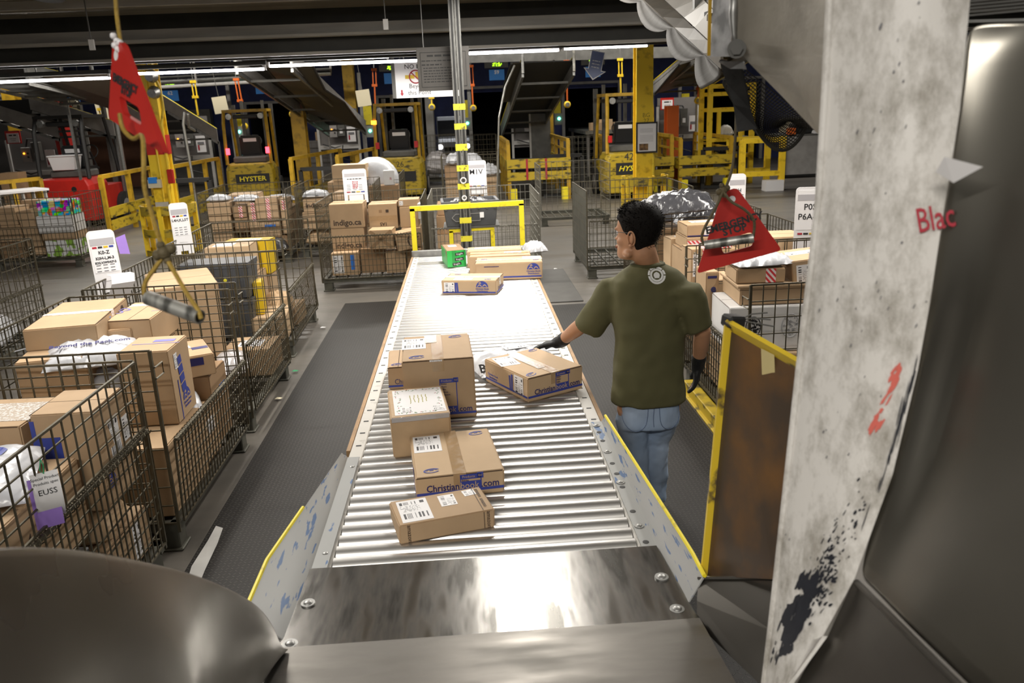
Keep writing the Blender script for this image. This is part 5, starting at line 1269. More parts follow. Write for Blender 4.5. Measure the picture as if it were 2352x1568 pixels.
def sleeve(s0, s1, end, r0, r1, r2):
    d = (end - s1).normalized(); x = d.cross(Vector((0, 1, 0.2))).normalized(); y = x.cross(d); rg = []
    for i, (c, r) in enumerate(((s0, r0 * 0.9), (s1, r0), (s1.lerp(end, 0.35), (r0 + r1) / 2), (s1.lerp(end, 0.7), r1), (end, r2))):
        rg.append([c + (x * math.cos(a) * r * 1.05 + y * math.sin(a) * r) * (1 + 0.025 * math.sin(4 * a + i)) for a in [2 * PI * k / 24 for k in range(24)]])
    sh.loft(rg)
eL = W(1349, 755, 4.17); eR = W(1607, 752, 4.01)
sleeve(shL + Vector((0.08, 0, 0.0)), shL + Vector((0.0, 0, -0.018)), eL, 0.078, 0.080, 0.078)
sleeve(shR + Vector((-0.07, 0, 0.0)), shR + Vector((0.0, 0, -0.018)), eR, 0.078, 0.079, 0.075)
sh.v = [tuple(loc(v)) for v in sh.v]
shirt = fuse(sh.build('shirt', 'olive', wk), 0.0095, 9, 0.5)
mdf = bpy.data.textures.new('cloth_folds', 'CLOUDS'); mdf.noise_scale = 0.13; mdf.noise_depth = 1
dm = shirt.modifiers.new('folds', 'DISPLACE'); dm.texture = mdf; dm.strength = 0.026; dm.mid_level = 0.5
def rib(name, ring, r, m): MB().tube([loc(p) for p in ring] + [loc(ring[0]), loc(ring[1])], r, 8, False).build(name, m, wk, smooth='all')
rib('collar', ell(neck + Vector((0.005, 0.0, -0.020)), 0.083, 0.076, yaw, 26, 2.0), 0.0085, 'olive_rib')
# hem seams at the sleeves and the shirt bottom
def ring_at(c, d, r, n=24):
    d = d.normalized(); x = d.cross(Vector((0, 1, 0.2))).normalized(); y = x.cross(d); return [c + (x * math.cos(a) * r * 1.05 + y * math.sin(a) * r) for a in [2 * PI * k / n for k in range(n)]]
# round white print between the shoulder blades
pc = W(1508, 632, 3.9); hit = None
bpy.context.view_layer.update()
dg = bpy.context.evaluated_depsgraph_get(); ev = shirt.evaluated_get(dg)
org = Matrix.Translation(base).inverted() @ CAM; dirv = (pc - CAM).normalized()
ok, hp_, hn, _ = ev.ray_cast(org, dirv)
def on_shirt(u, v, ux, uy, c0, lift=0.0025):
    q = c0 + ux * u + uy * v; o_ = q + hn * 0.06; ok2, p2, n2, _ = ev.ray_cast(o_, -hn); return (p2 if ok2 else q) + hn * lift
if ok:
    ux = Vector((0, 0, 1)).cross(hn).normalized(); uy = hn.cross(ux)
    b = MB()
    def arc(r0, r1, a0, a1, n):
        vs = []
        for k in range(n + 1):
            a = math.radians(a0 + (a1 - a0) * k / n); vs += [on_shirt(r0 * math.cos(a), r0 * math.sin(a), ux, uy, hp_), on_shirt(r1 * math.cos(a), r1 * math.sin(a), ux, uy, hp_)]
        m = len(vs); lo = [v - hn * 0.0015 for v in vs]
        b.add(vs + lo, [(2 * k, 2 * k + 1, 2 * k + 3, 2 * k + 2) for k in range(n)] + [(m + 2 * k, m + 2 * k + 2, m + 2 * k + 3, m + 2 * k + 1) for k in range(n)])
    s_ = 0.0465
    for a0, a1 in ((186, 354), (2, 38), (44, 86), (94, 136), (142, 178)): arc(s_ * 0.78, s_, a0, a1, 10)
    arc(s_ * 0.52, s_ * 0.73, 0, 360, 32); b.build('shirt_print', 'print_white', wk)
    b = MB(); arc(0, s_ * 0.34, 0, 360, 20)
    for k, (w_, v_) in enumerate(((.30, -.30), (.36, -.12), (.30, .06), (.20, .22))):
        q = [on_shirt(s_ * x, s_ * (v_ + y), ux, uy, hp_, 0.0032) for x, y in ((-w_, 0), (0, .16), (w_, 0), (w_ * .8, -.07), (0, .06), (-w_ * .8, -.07))]
        b.add(q + [p - hn * .001 for p in q], [(0, 1, 4, 5), (1, 2, 3, 4)])
    b.build('tree_print', 'print_white', wk)
# jeans
jb = MB(); top = hips + Vector((0, 0, 0.03))
jb.loft([wob(0.6, c, rx, ry, yaw, am, 32) for c, rx, ry, am in ((top, .158, .118, 0), (hips + Vector((0, 0, -.08)), .166, .124, .006), (hips + Vector((0, 0, -.17)), .168, .122, .01))])
for kn, an, sx in ((kneeL, ankL, -1), (kneeR, ankR, 1)):
    h0 = hips + Vector((sx * 0.083, 0, -0.13)); pts = [h0, h0.lerp(kn, .5), kn, kn.lerp(an, .4), kn.lerp(an, .8), an + Vector((0, -0.01, -0.03))]; rr = [.093, .086, .078, .079, .078, .082]
    jb.loft([wob(sx + i, p, r, r * 1.04, 0, .035 + .012 * i, 26, 2.0, ph=i * .9) for i, (p, r) in enumerate(zip(pts, rr))])
jb.v = [tuple(loc(v)) for v in jb.v]
jn = fuse(jb.build('jeans', 'denim', wk), 0.0095, 7, 0.5)
t2 = bpy.data.textures.new('denim_folds', 'CLOUDS'); t2.noise_scale = 0.10; t2.noise_depth = 2
d2 = jn.modifiers.new('folds', 'DISPLACE'); d2.texture = t2; d2.strength = 0.022
bpy.context.view_layer.update(); dg = bpy.context.evaluated_depsgraph_get(); evj = jn.evaluated_get(dg)
def on_jeans(p, lift=0.0015):
    o_ = Vector(p) + Vector((0, -0.3, 0)); ok_, q, n_, _ = evj.ray_cast(o_, Vector((0, 1, 0))); return (q + Vector((0, -lift, 0))) if ok_ else Vector(p)
hl = loc(hips)
for pp in ([(-.155, -.005), (-.150, -.12), (-.095, -.165), (-.040, -.125), (-.030, -.005)], [(.150, -.005), (.148, -.12), (.095, -.165), (.040, -.125), (.030, -.005)]):
    cs = curve([(x, 0, z) for x, z in pp], 5); MB().tube([on_jeans((hl.x + p.x, hl.y, hl.z + p.z)) for p in cs], 0.0022, 5).build('pocket_seam', 'denim_dark', wk)
MB().tube([on_jeans((hl.x + 0.002 * math.sin(k), hl.y, hl.z - 0.02 * k)) for k in range(8)], 0.002, 5).build('seat_seam', 'denim_dark', wk)
for an, sx in ((ankL, -1), (ankR, 1)):
    f = MB(); a = loc(an)
    f.loft([ell(a + Vector((sx * 0.008, 0.055, z)), rx, ry, sx * -0.1, 22, 2.4) for z, rx, ry in ((-.09, .050, .140), (-.065, .054, .145), (-.045, .050, .138), (-.02, .043, .10), (.02, .040, .06))])
    f.build('shoe', 'shoe', wk, smooth=True)
# gloves with knitted cuffs
for nm, wr, d, n_, cu, sd, cf in (('glove', wrL, dL, Vector((0, -0.15, -1)), 0.45, 1, (wrL - elL).normalized()), ('glove', wrR, Vector((-0.05, 0.10, -1)), Vector((-1, 0.3, 0)), 0.6, -1, (wrR - elR).normalized())):
    g = MB(); hand(g, wr, d, n_, 1.06, cu, sd, 0.0024)
    caps(g, [(wr - cf * 0.055, 0.040), (wr - cf * 0.02, 0.038), (wr + d.normalized() * 0.02, 0.034)])
    g.v = [tuple(loc(v)) for v in g.v]; fuse(g.build(nm, 'glove', wk), 0.0045, 4, 0.5)

# ------------------------------------------------------------------ wire cages of parcels
def boxtop(label, A, B, C, ztop, h, m='card', seam='x', group=None, lim=(-2.69, -1.66, 4.05, 5.44), **kw):
    """Carton whose lid lies at height ztop: A, B its near lid corners and C the far one above A, as measured."""
    a, b_, c = gr(*A, ztop), gr(*B, ztop), gr(*C, ztop)
    w = (b_ - a).length; d = abs((c - a).dot(Vector((-(b_ - a).y, (b_ - a).x, 0)).normalized())); d = max(0.06, d)
    ang = math.atan2((b_ - a).y, (b_ - a).x); n = Vector((-math.sin(ang), math.cos(ang), 0)); ctr = (a + b_) / 2 + n * d / 2
    ex = abs(w / 2 * math.cos(ang)) + abs(d / 2 * math.sin(ang)); ey = abs(w / 2 * math.sin(ang)) + abs(d / 2 * math.cos(ang))
    ctr.x = max(lim[0] + ex, min(lim[1] - ex, ctr.x)); ctr.y = max(lim[2] + ey, min(lim[3] - ey, ctr.y))
    return carton(label, (ctr.x, ctr.y, ztop - h), (w, d, h), ang, m, seam, group, **kw)
def item(label, x0, x1, y0, y1, z0, z1, rot=0, m='card', seam='x', group=None, **kw):
    return carton(label, ((x0 + x1) / 2, (y0 + y1) / 2, z0), (x1 - x0, y1 - y0, z1 - z0), math.radians(rot), m, seam, group, **kw)
HP = PI / 2
cage_near = wire_cage('wire mail cage closest to the curled steel sheet, carrying a purple and white tag', (-1.66, 2.47, 0), HP, 1.38, 1.05, 1.14, 'full', group='wire mail cages')
cage_a = wire_cage('wire mail cage with a tall bookseller carton standing behind its lowered gate', (-1.64, 4.02, 0), HP, 1.45, 1.06, 1.14, 'half', 0.47, lean=0.04, group='wire mail cages')
cage_b = wire_cage('wire mail cage holding one big plain carton under a route sign', (-1.66, 5.70, 0), HP, 1.34, 1.05, 1.14, 'half', 0.5, lean=-0.02, group='wire mail cages')
cage_c = wire_cage('half empty wire mail cage with grey totes and a yellow parcel', (-1.74, 7.62, 0), HP + 0.02, 1.5, 1.05, 1.15, 'half', 0.48, lean=-0.04, group='wire mail cages')
cage_e = wire_cage('wire mail cage full of bookshop cartons facing the conveyor end', (-1.95, 10.6, 0), 0, 1.36, 1.45, 1.15, 'half', 0.55, group='wire mail cages')
cage_f = wire_cage('nearly empty wire mail cage behind the tall yellow end frame', (-0.50, 10.55, 0), 0, 1.44, 1.5, 1.15, 'half', 0.6, m='wire_new', group='wire mail cages')
cage_h = wire_cage('empty wire mail cage with a brown plated side, beyond the worker\'s head', (1.56, 10.55, 0), 0, 1.40, 1.4, 1.16, 'half', 0.6, solid_side=True, group='wire mail cages')
cage_g = wire_cage('empty bright wire cage standing between the far yellow dock platform and the plain yellow column', (1.42, 15.6, 0), 0, 1.34, 1.1, 1.15, None, m='wire_new', near=False, group='wire mail cages')
cage_i = wire_cage('wire mail cage piled with dark grey plastic mail bags', (1.90, 9.72, 0), -HP, 1.40, 1.15, 1.13, 'half', 0.55, group='wire mail cages')
cage_j = wire_cage('wire mail cage of red and white taped parcels behind the worker\'s shoulder', (1.86, 7.92, 0), -HP, 1.52, 1.12, 1.13, 'half', 0.5, group='wire mail cages')
cage_k = wire_cage('wire mail cage beside the worker\'s lowered arm, with a white emblem carton inside', (1.73, 6.32, 0), -HP, 1.5, 1.12, 1.13, 'half', 0.5, group='wire mail cages')
cage_d = wire_cage('wire mail cage of neatly stacked taped cartons, beyond the yellow column', (-4.16, 12.95, 0), 0.03, 1.34, 1.6, 1.15, 'full', 0.52, group='wire mail cages', near=True, nv=17)
cage_d2 = wire_cage('wire mail cage of wrapped white and brown parcels between two fuller cages', (-2.74, 13.3, 0), 0.02, 1.25, 1.4, 1.15, 'full', 0.5, near=False, group='wire mail cages')
cage_e2 = wire_cage('wire mail cage heaped with a long carton and a big white bundle', (-2.6, 15.1, 0), 0.0, 1.4, 1.3, 1.15, None, near=False, group='wire mail cages')
cage_p = wire_cage('wire mail cage with colourful printed packs, standing before the red forklift', (-7.78, 13.55, 0), 0.02, 1.42, 1.15, 1.14, 'full', 0.5, near=False, nv=16, group='wire mail cages')
cage_q = wire_cage('tall looking wire cage with grey bags at the edge of the picture', (-4.48, 7.0, 0), HP, 1.55, 1.1, 1.15, 'full', 0.5, group='wire mail cages')
cage_p2 = wire_cage('wire cage partly cut by the picture edge beside the one with colourful packs', (-9.35, 13.6, 0), 0.03, 1.42, 1.15, 1.12, 'full', 0.5, near=False, nv=16, group='wire mail cages')

# --- aisle cage with the tall bookseller carton
G = 'parcels in the tall carton cage'
o = boxtop('broad flat carton with a blue tape scrap, topmost in the tall carton cage', (23, 760), (193, 746), (128, 695), 1.13, 0.13, 'card', 'x', G)
taped(o, 'x', 'tape_shiny'); sticker(o, 'right', -0.10, 0.02, 0.09, 0.04, 'tape_blue', name='blue_tape'); ftext(o, 'right', 'KAG', 0.034, -0.10, 0.02, 'ink', lift=0.002); ftext(o, 'right', 'a', 0.15, 0.22, 0.02, 'ink_brown', bold=0.004)
o = boxtop('large brown carton with a scribbled letter, under the hanging pipe handle', (247, 734), (350, 728), (338, 690), 1.09, 0.19, 'card', 'y', G)
ftext(o, 'top', 'B', 0.22, -0.14, 0.0, 'ink_faint', ang=-0.5, bold=-0.004); sticker(o, 'top', -0.05, 0.16, 0.14, 0.06); sticker(o, 'top', 0.12, -0.02, 0.10, 0.004, 'ink_faint', 0.4, 'pen_mark'); print_lines(o, [(-.02, .02, 0, .001, 0)], 'ink_brown', 1)
o = boxtop('small brown carton crossed by red and white express tape, in front of the scribbled one', (187, 766), (301, 754), (234, 733), 1.04, 0.11, 'card', None, G)
sticker(o, 'top', 0.0, 0.03, o['dims'][0] * 0.98, 0.04, 'express', name='express_tape'); sticker(o, 'right', 0.02, 0.0, 0.05, 0.118, 'express', PI / 2, name='express_tape'); sticker(o, 'top', -0.05, 0.01, 0.12, 0.12, 'label', 0.2, lift=0.002)
o = boxtop('brown carton with a curved dark smile print at the cage corner', (-100, 842), (67, 824), (6, 768), 1.0, 0.34, 'card', 'x', G)
taped(o, 'x', 'tape_shiny', 0.05, 0.05)
b = MB(); P_ = [(-.30, -.09), (-.18, .015), (-.03, .075), (.12, .10), (.26, .105)]; b.add([(x, y + .016 * (1 - abs(i - 1) / 5), 0) for i, (x, y) in enumerate(P_)] + [(x, y - .022 * (1 - i / 4.2), 0) for i, (x, y) in enumerate(P_)], [(i, i + 1, i + 6, i + 5) for i in range(4)]); b.build('smile_print', 'ink_grey', o, (0.05, 0.02, o['dims'][2] + .0022))
o = mailer('white plastic bag printed with a shop web address, lying among the cartons', tuple(gr(212, 806, 0.98) - Vector((0, 0, 0.06))), (0.50, 0.40, 0.12), (0.05, 0.02, 0.36), 'poly_white', 5, G)
text('Beyond the Rack.com', 0.056, 'ink_navy', o, (0.0, -0.06, 0.128), (0.10, 0, 0.0), bold=0.0016, sx=0.85)
o = mailer('plain white plastic bag underneath the web address bag', tuple(gr(190, 850, 0.86) - Vector((0, 0, 0.12))), (0.46, 0.34, 0.11), (0, 0, 0.25), 'poly_white', 15, G)
tb = boxtop('tall bookseller carton on end behind the lowered gate', (266, 812), (385, 805), (313, 775), 1.02, 0.44, 'card', None, G)
w_, d_, h_ = tb['dims']
sticker(tb, 'top', 0.02, 0.0, w_ * 0.95, 0.008, 'ink_faint', name='blue_line'); sticker(tb, 'top', 0.05, 0.06, 0.12, 0.05, 'ink_faint', name='faded_print')
sticker(tb, 'right', -0.07, 0.13, 0.055, 0.09, 'label_side', name='barcode_label')
for k in range(4): sticker(tb, 'right', -0.02 + 0.006 * k, 0.12 - 0.055 * k, 0.075, 0.046, 'ink_blue', 0.12, name='book_spine_print')
sticker(tb, 'right', -0.085, -0.10, 0.010, 0.24, 'ink_blue', name='blue_band'); book_logo(tb, 'right', 0.02, -0.12, 0.062)
o = boxtop('small brown carton with dark purple labels at the far end of the lowered gate', (445, 822), (527, 808), (440, 785), 0.82, 0.14, 'card', 'x', G)
sticker(o, 'top', -0.05, 0.04, 0.10, 0.07, 'label', 0.1); sticker(o, 'top', 0.05, -0.02, 0.10, 0.06, 'ink_navy', name='purple_label'); sticker(o, 'front', 0.0, 0.03, 0.08, 0.05, 'ink_navy', name='purple_label')
item('heavy brown carton forming the base under the tall carton', -2.15, -1.68, 4.10, 4.72, 0.172, 0.575, 0, 'card', None, G)
o = item('brown carton with a big white label low behind the lowered gate', -2.15, -1.70, 4.76, 5.05, 0.172, 0.50, 0, 'card', 'x', G); sticker(o, 'right', 0, 0.05, 0.15, 0.10)
o = item('brown base carton beneath the small purple labelled one', -2.15, -1.72, 5.06, 5.42, 0.172, 0.66, 0, 'card_dark', 'x', G); sticker(o, 'right', 0.05, 0.1, 0.12, 0.05, 'tape_blue', name='blue_tape')
item('hidden looking brown carton at the rear of the tall carton cage', -2.66, -2.2, 4.08, 4.72, 0.172, 0.655, 0, 'card', 'x', G)
item('long brown carton flat on the rear deck of the tall carton cage', -2.66, -2.2, 4.76, 5.44, 0.172, 0.655, 0, 'card_dark', 'x', G)
item('brown carton packed under the express taped one', -2.42, -2.0, 4.78, 5.4, 0.66, 0.88, 2, 'card', 'x', G)
o = mailer('white mail bag with barcode squeezed by the purple labelled carton', (-1.90, 4.86, 0.502), (0.34, 0.30, 0.13), (0, 0, 0.4), 'poly_white', 21, G); MB().box((0, 0, .12), (.12, .16, .002)).build('shipping_label', 'label', o)

# --- nearest cage
G = 'parcels in the purple tagged cage'
o = item('upright bookseller carton with a blue corner print inside the purple tagged cage', -1.96, -1.69, 3.43, 3.76, 0.56, 1.04, 0, 'card', 'x', G)
sticker(o, 'front', -0.08, 0.08, 0.12, 0.10, 'ink_blue', name='blue_panel'); sticker(o, 'front', -0.13, 0.17, 0.02, 0.08, 'ink_blue', name='blue_band'); sticker(o, 'right', 0.0, 0.05, 0.11, 0.20, 'label'); sticker(o, 'right', 0.13, 0.05, 0.08, 0.12, 'label_side'); book_logo(o, 'right', -0.10, -0.12, 0.04)
o = item('wide carton covered by clear shiny tape at the rear of the purple tagged cage', -2.62, -1.99, 3.42, 3.80, 0.56, 1.0, -2, 'card', 'y', G); taped(o, 'x', 'tape_shiny', 0.05, 0.24)
o = mailer('white plastic bag with a sweeping blue printed flourish', (-2.12, 3.03, 0.86), (0.66, 0.50, 0.14), (0.06, 0.0, 0.3), 'poly_white', 31, G)
b = MB()
for pts_, r_ in (([(-.28, -.10), (-.18, -.02), (-.06, .04), (.06, .09), (.16, .11), (.22, .07)], .026), ([(-.25, .10), (-.12, .09), (0, .085), (.10, .10)], .016), ([(-.02, .06), (-.06, -.04), (-.10, -.14), (-.04, -.17)], .018)):
    cs = curve([(x, y, 0) for x, y in pts_], 6); b.add([p + Vector((0.3 * r_, r_, 0.0)) for p in cs] + [p - Vector((.3 * r_, r_, 0)) for p in cs], [(i, i + 1, len(cs) + i + 1, len(cs) + i) for i in range(len(cs) - 1)])
fl_ = b.build('blue_flourish_print', 'ink_blue', o)
sm = fl_.modifiers.new('wrap', 'SHRINKWRAP'); sm.target = o; sm.wrap_method = 'PROJECT'; sm.use_project_z = True; sm.use_negative_direction = True; sm.use_positive_direction = True; sm.offset = 0.003
fl_.location = (0, 0, 0.2)
o = item('battered brown carton with dark printed symbols behind the purple tag', -2.36, -1.76, 2.62, 3.38, 0.50, 0.85, 1, 'card', None, G)
for k, s_ in enumerate(('4', 'n:', '5')): ftext(o, 'right', s_, 0.085, -0.10 + 0.13 * k, 0.03 + 0.02 * k, 'ink_brown')
print_q = sticker(o, 'front', -0.10, 0.02, 0.12, 0.06, 'label'); sticker(o, 'top', -0.1, -0.22, 0.30, 0.03, 'ink_brown', 0.05, 'printed_line'); sticker(o, 'top', 0.05, 0.05, 0.02, 0.4, 'card_dark', 0.1, 'crease_mark')
t = thing('grey_tote', 'dark grey stacking tote under the battered carton in the purple tagged cage', 'tote', (-2.02, 2.92, 0.20), HP)
MB().loft([rc(.27, .26, 0), rc(.30, .29, .27), rc(.315, .305, .27), rc(.315, .305, .295), rc(.29, .28, .295)]).build('tub', 'tote', t, bevel=0.006)
o = mailer('crumpled kraft paper parcel behind the spring hinge of the purple tagged cage', (-1.86, 3.52, 0.40), (0.30, 0.34, 0.16), (0, 0.0, 0.2), 'card_kraft', 33, G, crumple=0.03)
o = item('brown carton with a white label lowest at the corner of the purple tagged cage', -2.05, -1.70, 3.34, 3.80, 0.172, 0.40, 0, 'card', 'x', G); sticker(o, 'right', 0.08, 0.0, 0.08, 0.17, 'label_side')
item('brown base carton at the rear of the purple tagged cage', -2.66, -2.12, 3.28, 3.82, 0.172, 0.555, 0, 'card_dark', 'x', G)
o = item('slanted carton with big dark letters and a barcode at the tote', -2.66, -2.36, 2.52, 3.2, 0.172, 0.55, 0, 'card', 'x', G); ftext(o, 'right', 'CO', 0.13, 0.0, 0.05, 'ink_navy', bold=0.004); sticker(o, 'right', -0.15, 0.0, 0.12, 0.10, 'label_side')

# --- cage with the big plain carton
G = 'parcels in the big plain carton cage'
o = boxtop('big plain brown carton filling the cage under the white route sign', (262, 671), (424, 652), (318, 627), 1.04, 0.62, 'card', 'x', G, lim=(-2.69, -1.70, 5.74, 7.02))
item('brown base carton under the big plain one', -2.62, -2.0, 5.9, 6.6, 0.172, 0.415, 0, 'card_dark', 'x', G)
o = item('low brown carton with white labels behind the spring hinged gate', -2.1, -1.70, 6.55, 6.98, 0.172, 0.40, 0, 'card', 'x', G); sticker(o, 'top', 0, 0, 0.2, 0.2)
o = mailer('folded clear plastic packet standing in the spring gated cage', (-1.92, 6.20, 0.33), (0.26, 0.4, 0.16), (0, 0, 0.2), 'poly_clear', 44, G)
# --- half empty cage
G = 'parcels in the half empty cage'
def tote_closed(label, loc_, rot, w, d, h):
    t = thing('grey_tote', label, 'tote', loc_, rot)
    MB().loft([rc(w * .46, d * .46, 0), rc(w * .49, d * .49, h * .85), rc(w * .5, d * .5, h * .85), rc(w * .5, d * .5, h)]).build('tub', 'tote', t, bevel=0.005)
    for k in range(6): MB().box((-w * .42 + w * .168 * k, -d * .485, h * .42), (.012, .014, h * .78)).build('side_rib', 'tote', t)
    return t
t = tote_closed('upper grey lidded tote with a red and a yellow dot, in the half empty cage', (-2.42, 7.86, 0.60), 0.0, 0.66, 0.36, 0.34)
for x, c_ in ((-.27, 'orange'), (.10, 'yellow_tape')): MB().cyl((x, -0.183, .18), (x, -0.187, .18), .016, 14).build('dot_sticker', c_, t)
tote_closed('lower grey lidded tote supporting the dotted one', (-2.42, 7.86, 0.21), 0.0, 0.66, 0.36, 0.38)
o = item('pale brown carton lying across the grey totes in the half empty cage', -2.68, -2.24, 8.3, 8.72, 0.70, 1.0, 2, 'card_light', 'x', G); sticker(o, 'top', -0.06, -0.04, 0.2, 0.2)
item('brown carton carrying the pale one in the half empty cage', -2.7, -2.2, 8.15, 8.75, 0.172, 0.695, 0, 'card', 'x', G)
o = item('bright yellow courier carton at the rear of the half empty cage', -2.62, -2.14, 8.78, 9.06, 0.62, 0.98, -4, 'yellow_box', 'x', G); sticker(o, 'top', 0.0, 0.0, 0.26, 0.12)
item('brown carton beneath the yellow courier one', -2.62, -2.16, 8.80, 9.06, 0.172, 0.615, 0, 'card', 'x', G)
o = item('yellow slab parcel on edge at the middle of the half empty cage', -2.12, -2.04, 7.8, 8.02, 0.40, 0.72, 8, 'yellow_box', None, G)
item('brown carton at the mouth of the half empty cage', -2.14, -1.82, 7.68, 8.20, 0.172, 0.395, 4, 'card_light', 'x', G)
o = mailer('kraft padded envelope slumped on the half empty cage deck', (-2.0, 8.36, 0.36), (0.26, 0.26, 0.14), (0.2, 0.2, 0.5), 'card_kraft', 51, G, crumple=0.03)
o = item('brown carton with white top label near the open gate of the half empty cage', -2.13, -1.80, 8.22, 8.64, 0.172, 0.355, -3, 'card_light', 'x', G); sticker(o, 'top', 0, 0, .2, .16)

# --- cage of bookshop cartons
G = 'cartons in the bookshop cage'
def shop(label, x0, x1, y0, z0, z1, d=0.42, rot=0, word='indigo.ca', **kw):
    o = item(label, x0, x1, y0, y0 + d, z0, z1, rot, 'card', 'x', G, **kw)
    if word: ftext(o, 'front', word, (x1 - x0) * 0.235, 0, -(z1 - z0) * 0.28, 'ink_brown', bold=0.003)
    return o
yb = 10.95
o = shop('upper of two cartons printed with a bookshop web address', -1.83, -1.38, yb, 0.78, 1.10); taped(o, 'x', 'tape')
shop('lower of two cartons printed with a bookshop web address', -1.83, -1.40, yb, 0.48, 0.775)
o = shop('brown carton printed upside down with a short code, beside the bookshop pair', -1.32, -0.94, yb + .05, 0.74, 1.07, word=None); ftext(o, 'front', '1A5', 0.06, 0.0, -0.10, 'ink_brown', ang=PI, bold=0.002); taped(o, 'x', 'tape'); sticker(o, 'front', 0.06, .07, .04, .04, 'ink_brown', name='stamp_print'); sticker(o, 'front', -.03, .07, .04, .04, 'card_dark', name='stamp_print'); sticker(o, 'front', 0, -.02, .37, .06, 'tape', name='packing_tape', lift=.0012)
o = shop('square carton crossed by an X of tape', -1.30, -0.98, yb - 0.28, 0.52, 0.77, 0.30, -3, None)
for a_ in (0.66, -0.66): sticker(o, 'front', 0, 0, 0.36, 0.045, 'card_dark', a_, 'packing_tape')
o = shop('tilted carton with an upright curved smile print', -0.96, -0.70, yb - 0.30, 0.50, 0.73, 0.28, 12, None); o.rotation_euler.y = -0.14; ftext(o, 'front', '(', 0.16, 0.03, 0.0, 'ink_brown', bold=0.003)
o = shop('flat carton lying across the top at the rear of the bookshop cage', -0.92, -0.64, yb + 0.1, 1.02, 1.11, 0.3, 0, None); sticker(o, 'front', -.1, 0, .05, .06, 'label_side')
shop('plain carton beneath the flat one in the bookshop cage', -0.91, -0.66, yb + .08, 0.74, 1.015, 0.4, 0, None)
o = item('small white carton at the corner of the bookshop cage', -0.655, -0.61, 10.9, 11.2, 0.86, 1.06, 0, 'card_white', None, G)
o.location.x = -0.63; 
o = shop('carton with a dark smile print below the small white one', -0.90, -0.64, yb + .02, 0.48, 0.735, 0.4, 0, None); ftext(o, 'front', '(', 0.14, .02, 0, 'ink_brown', ang=1.5, bold=.003)
for k, (x0, x1, z1, mm_) in enumerate(((-1.84, -1.48, .474, 'card'), (-1.46, -1.14, .50, 'card_dark'), (-1.12, -0.86, .47, 'card'), (-0.84, -0.64, .46, 'card_dark'))):
    o = item(('bottom carton with barcode sheet and blue tape in the bookshop cage', 'second bottom carton along the bookshop cage deck', 'third bottom carton along the bookshop cage deck', 'last bottom carton by the conveyor in the bookshop cage')[k], x0, x1, 10.78 + .1 * (k % 2), 11.3, 0.172, z1, 0, mm_, 'x', G)
    if k == 0: sticker(o, 'front', -.09, 0, .14, .24, 'label_side'); sticker(o, 'front', .10, .02, .05, .20, 'tape_blue', name='blue_tape')
# --- frame cage
G = 'cartons in the nearly empty cage'
item('brown carton upper one behind the yellow end frame', -0.42, -0.10, 11.5, 11.9, 0.82, 0.98, 0, 'card_dark', 'x', G)
item('brown carton second down behind the yellow end frame', -0.44, -0.08, 11.45, 11.9, 0.56, 0.815, 0, 'card_dark', 'x', G)
item('brown carton third down behind the yellow end frame', -0.44, -0.06, 11.4, 11.9, 0.36, 0.555, 0, 'card', 'x', G)
item('brown carton on the deck behind the yellow end frame', -0.44, -0.06, 11.35, 11.9, 0.172, 0.355, 0, 'card_dark', 'x', G)
o = mailer('white packet on the deck of the nearly empty cage', (0.5, 11.3, 0.175), (0.4, 0.3, 0.07), 0, 'poly_white', 61)
# --- grey bags
G = 'bags in the grey bag cage'
for k, (px, py, z, w_, d_, h_, rz, mm_, lb) in enumerate(((1572, 450, 1.37, .70, .5, .165, -.2, 'poly_grey', 'topmost dark grey plastic bag with a white label on the heaped cage'), (1515, 470, 1.20, .5, .45, .20, .1, 'poly_grey', 'dark grey bag tucked behind the worker\'s hair'), (1640, 476, 1.19, .5, .45, .17, -.5, 'poly_grey', 'dark grey shiny bag sagging at the far end of the heap'))):
    p = gr(px, py, z); o = mailer(lb, (p.x, p.y + .25, z - h_), (w_, d_, h_), (0.12, 0.08 * (k - 1), rz), mm_, 70 + k, G, crumple=0.045)
    if k == 0: MB().box((-.02, 0, h_ * 1.06), (.26, .12, .002), Euler((0.05, 0.05, -.2)).to_matrix()).build('shipping_label', 'label', o)
p = gr(1615, 492, 1.08); mailer('white plastic bag under the dark grey bags', (p.x, p.y + .1, .96), (.62, .42, .15), (0, 0, .1), 'poly_white', 75, G)
item('brown carton supporting the dark grey bags', 2.0, 3.0, 8.42, 9.64, 0.172, 0.94, 0, 'card_dark', 'x', G)
# --- taped parcels behind the worker
G = 'parcels in the express cage'
o = item('blue edged carton with a white label, upper of the express pair', 1.99, 2.36, 7.26, 7.60, 1.045, 1.15, 0, 'card', 'x', G); sticker(o, 'front', 0.02, 0, .09, .08, 'label_side'); sticker(o, 'front', 0, -.045, .36, .010, 'ink_navy', name='blue_band'); sticker(o, 'top', .05, .05, .3, .12)
o = item('carton ringed by red and white express tape under the blue edged one', 1.98, 2.40, 7.22, 7.64, 0.93, 1.04, 0, 'card', 'x', G); sticker(o, 'front', 0, -.01, .41, .08, 'express', name='express_tape')
o = item('upright carton with an express tape strip and label just past the worker\'s neck', 1.93, 2.09, 6.92, 7.19, 0.665, 0.99, 4, 'card', 'x', G); sticker(o, 'front', .045, 0, .05, .32, 'express', 0, name='express_tape'); sticker(o, 'front', -.04, .02, .05, .2, 'label_side'); sticker(o, 'top', .045, 0, .05, .26, 'express', 0, name='express_tape')
o = item('long pale carton sloping at the rear corner of the express cage', 1.93, 2.30, 7.66, 7.88, 0.665, 0.97, 5, 'card_light', 'x', G); sticker(o, 'top', 0, 0, .2, .12); sticker(o, 'top', 0.05, -.08, .3, .04, 'express', name='express_tape')
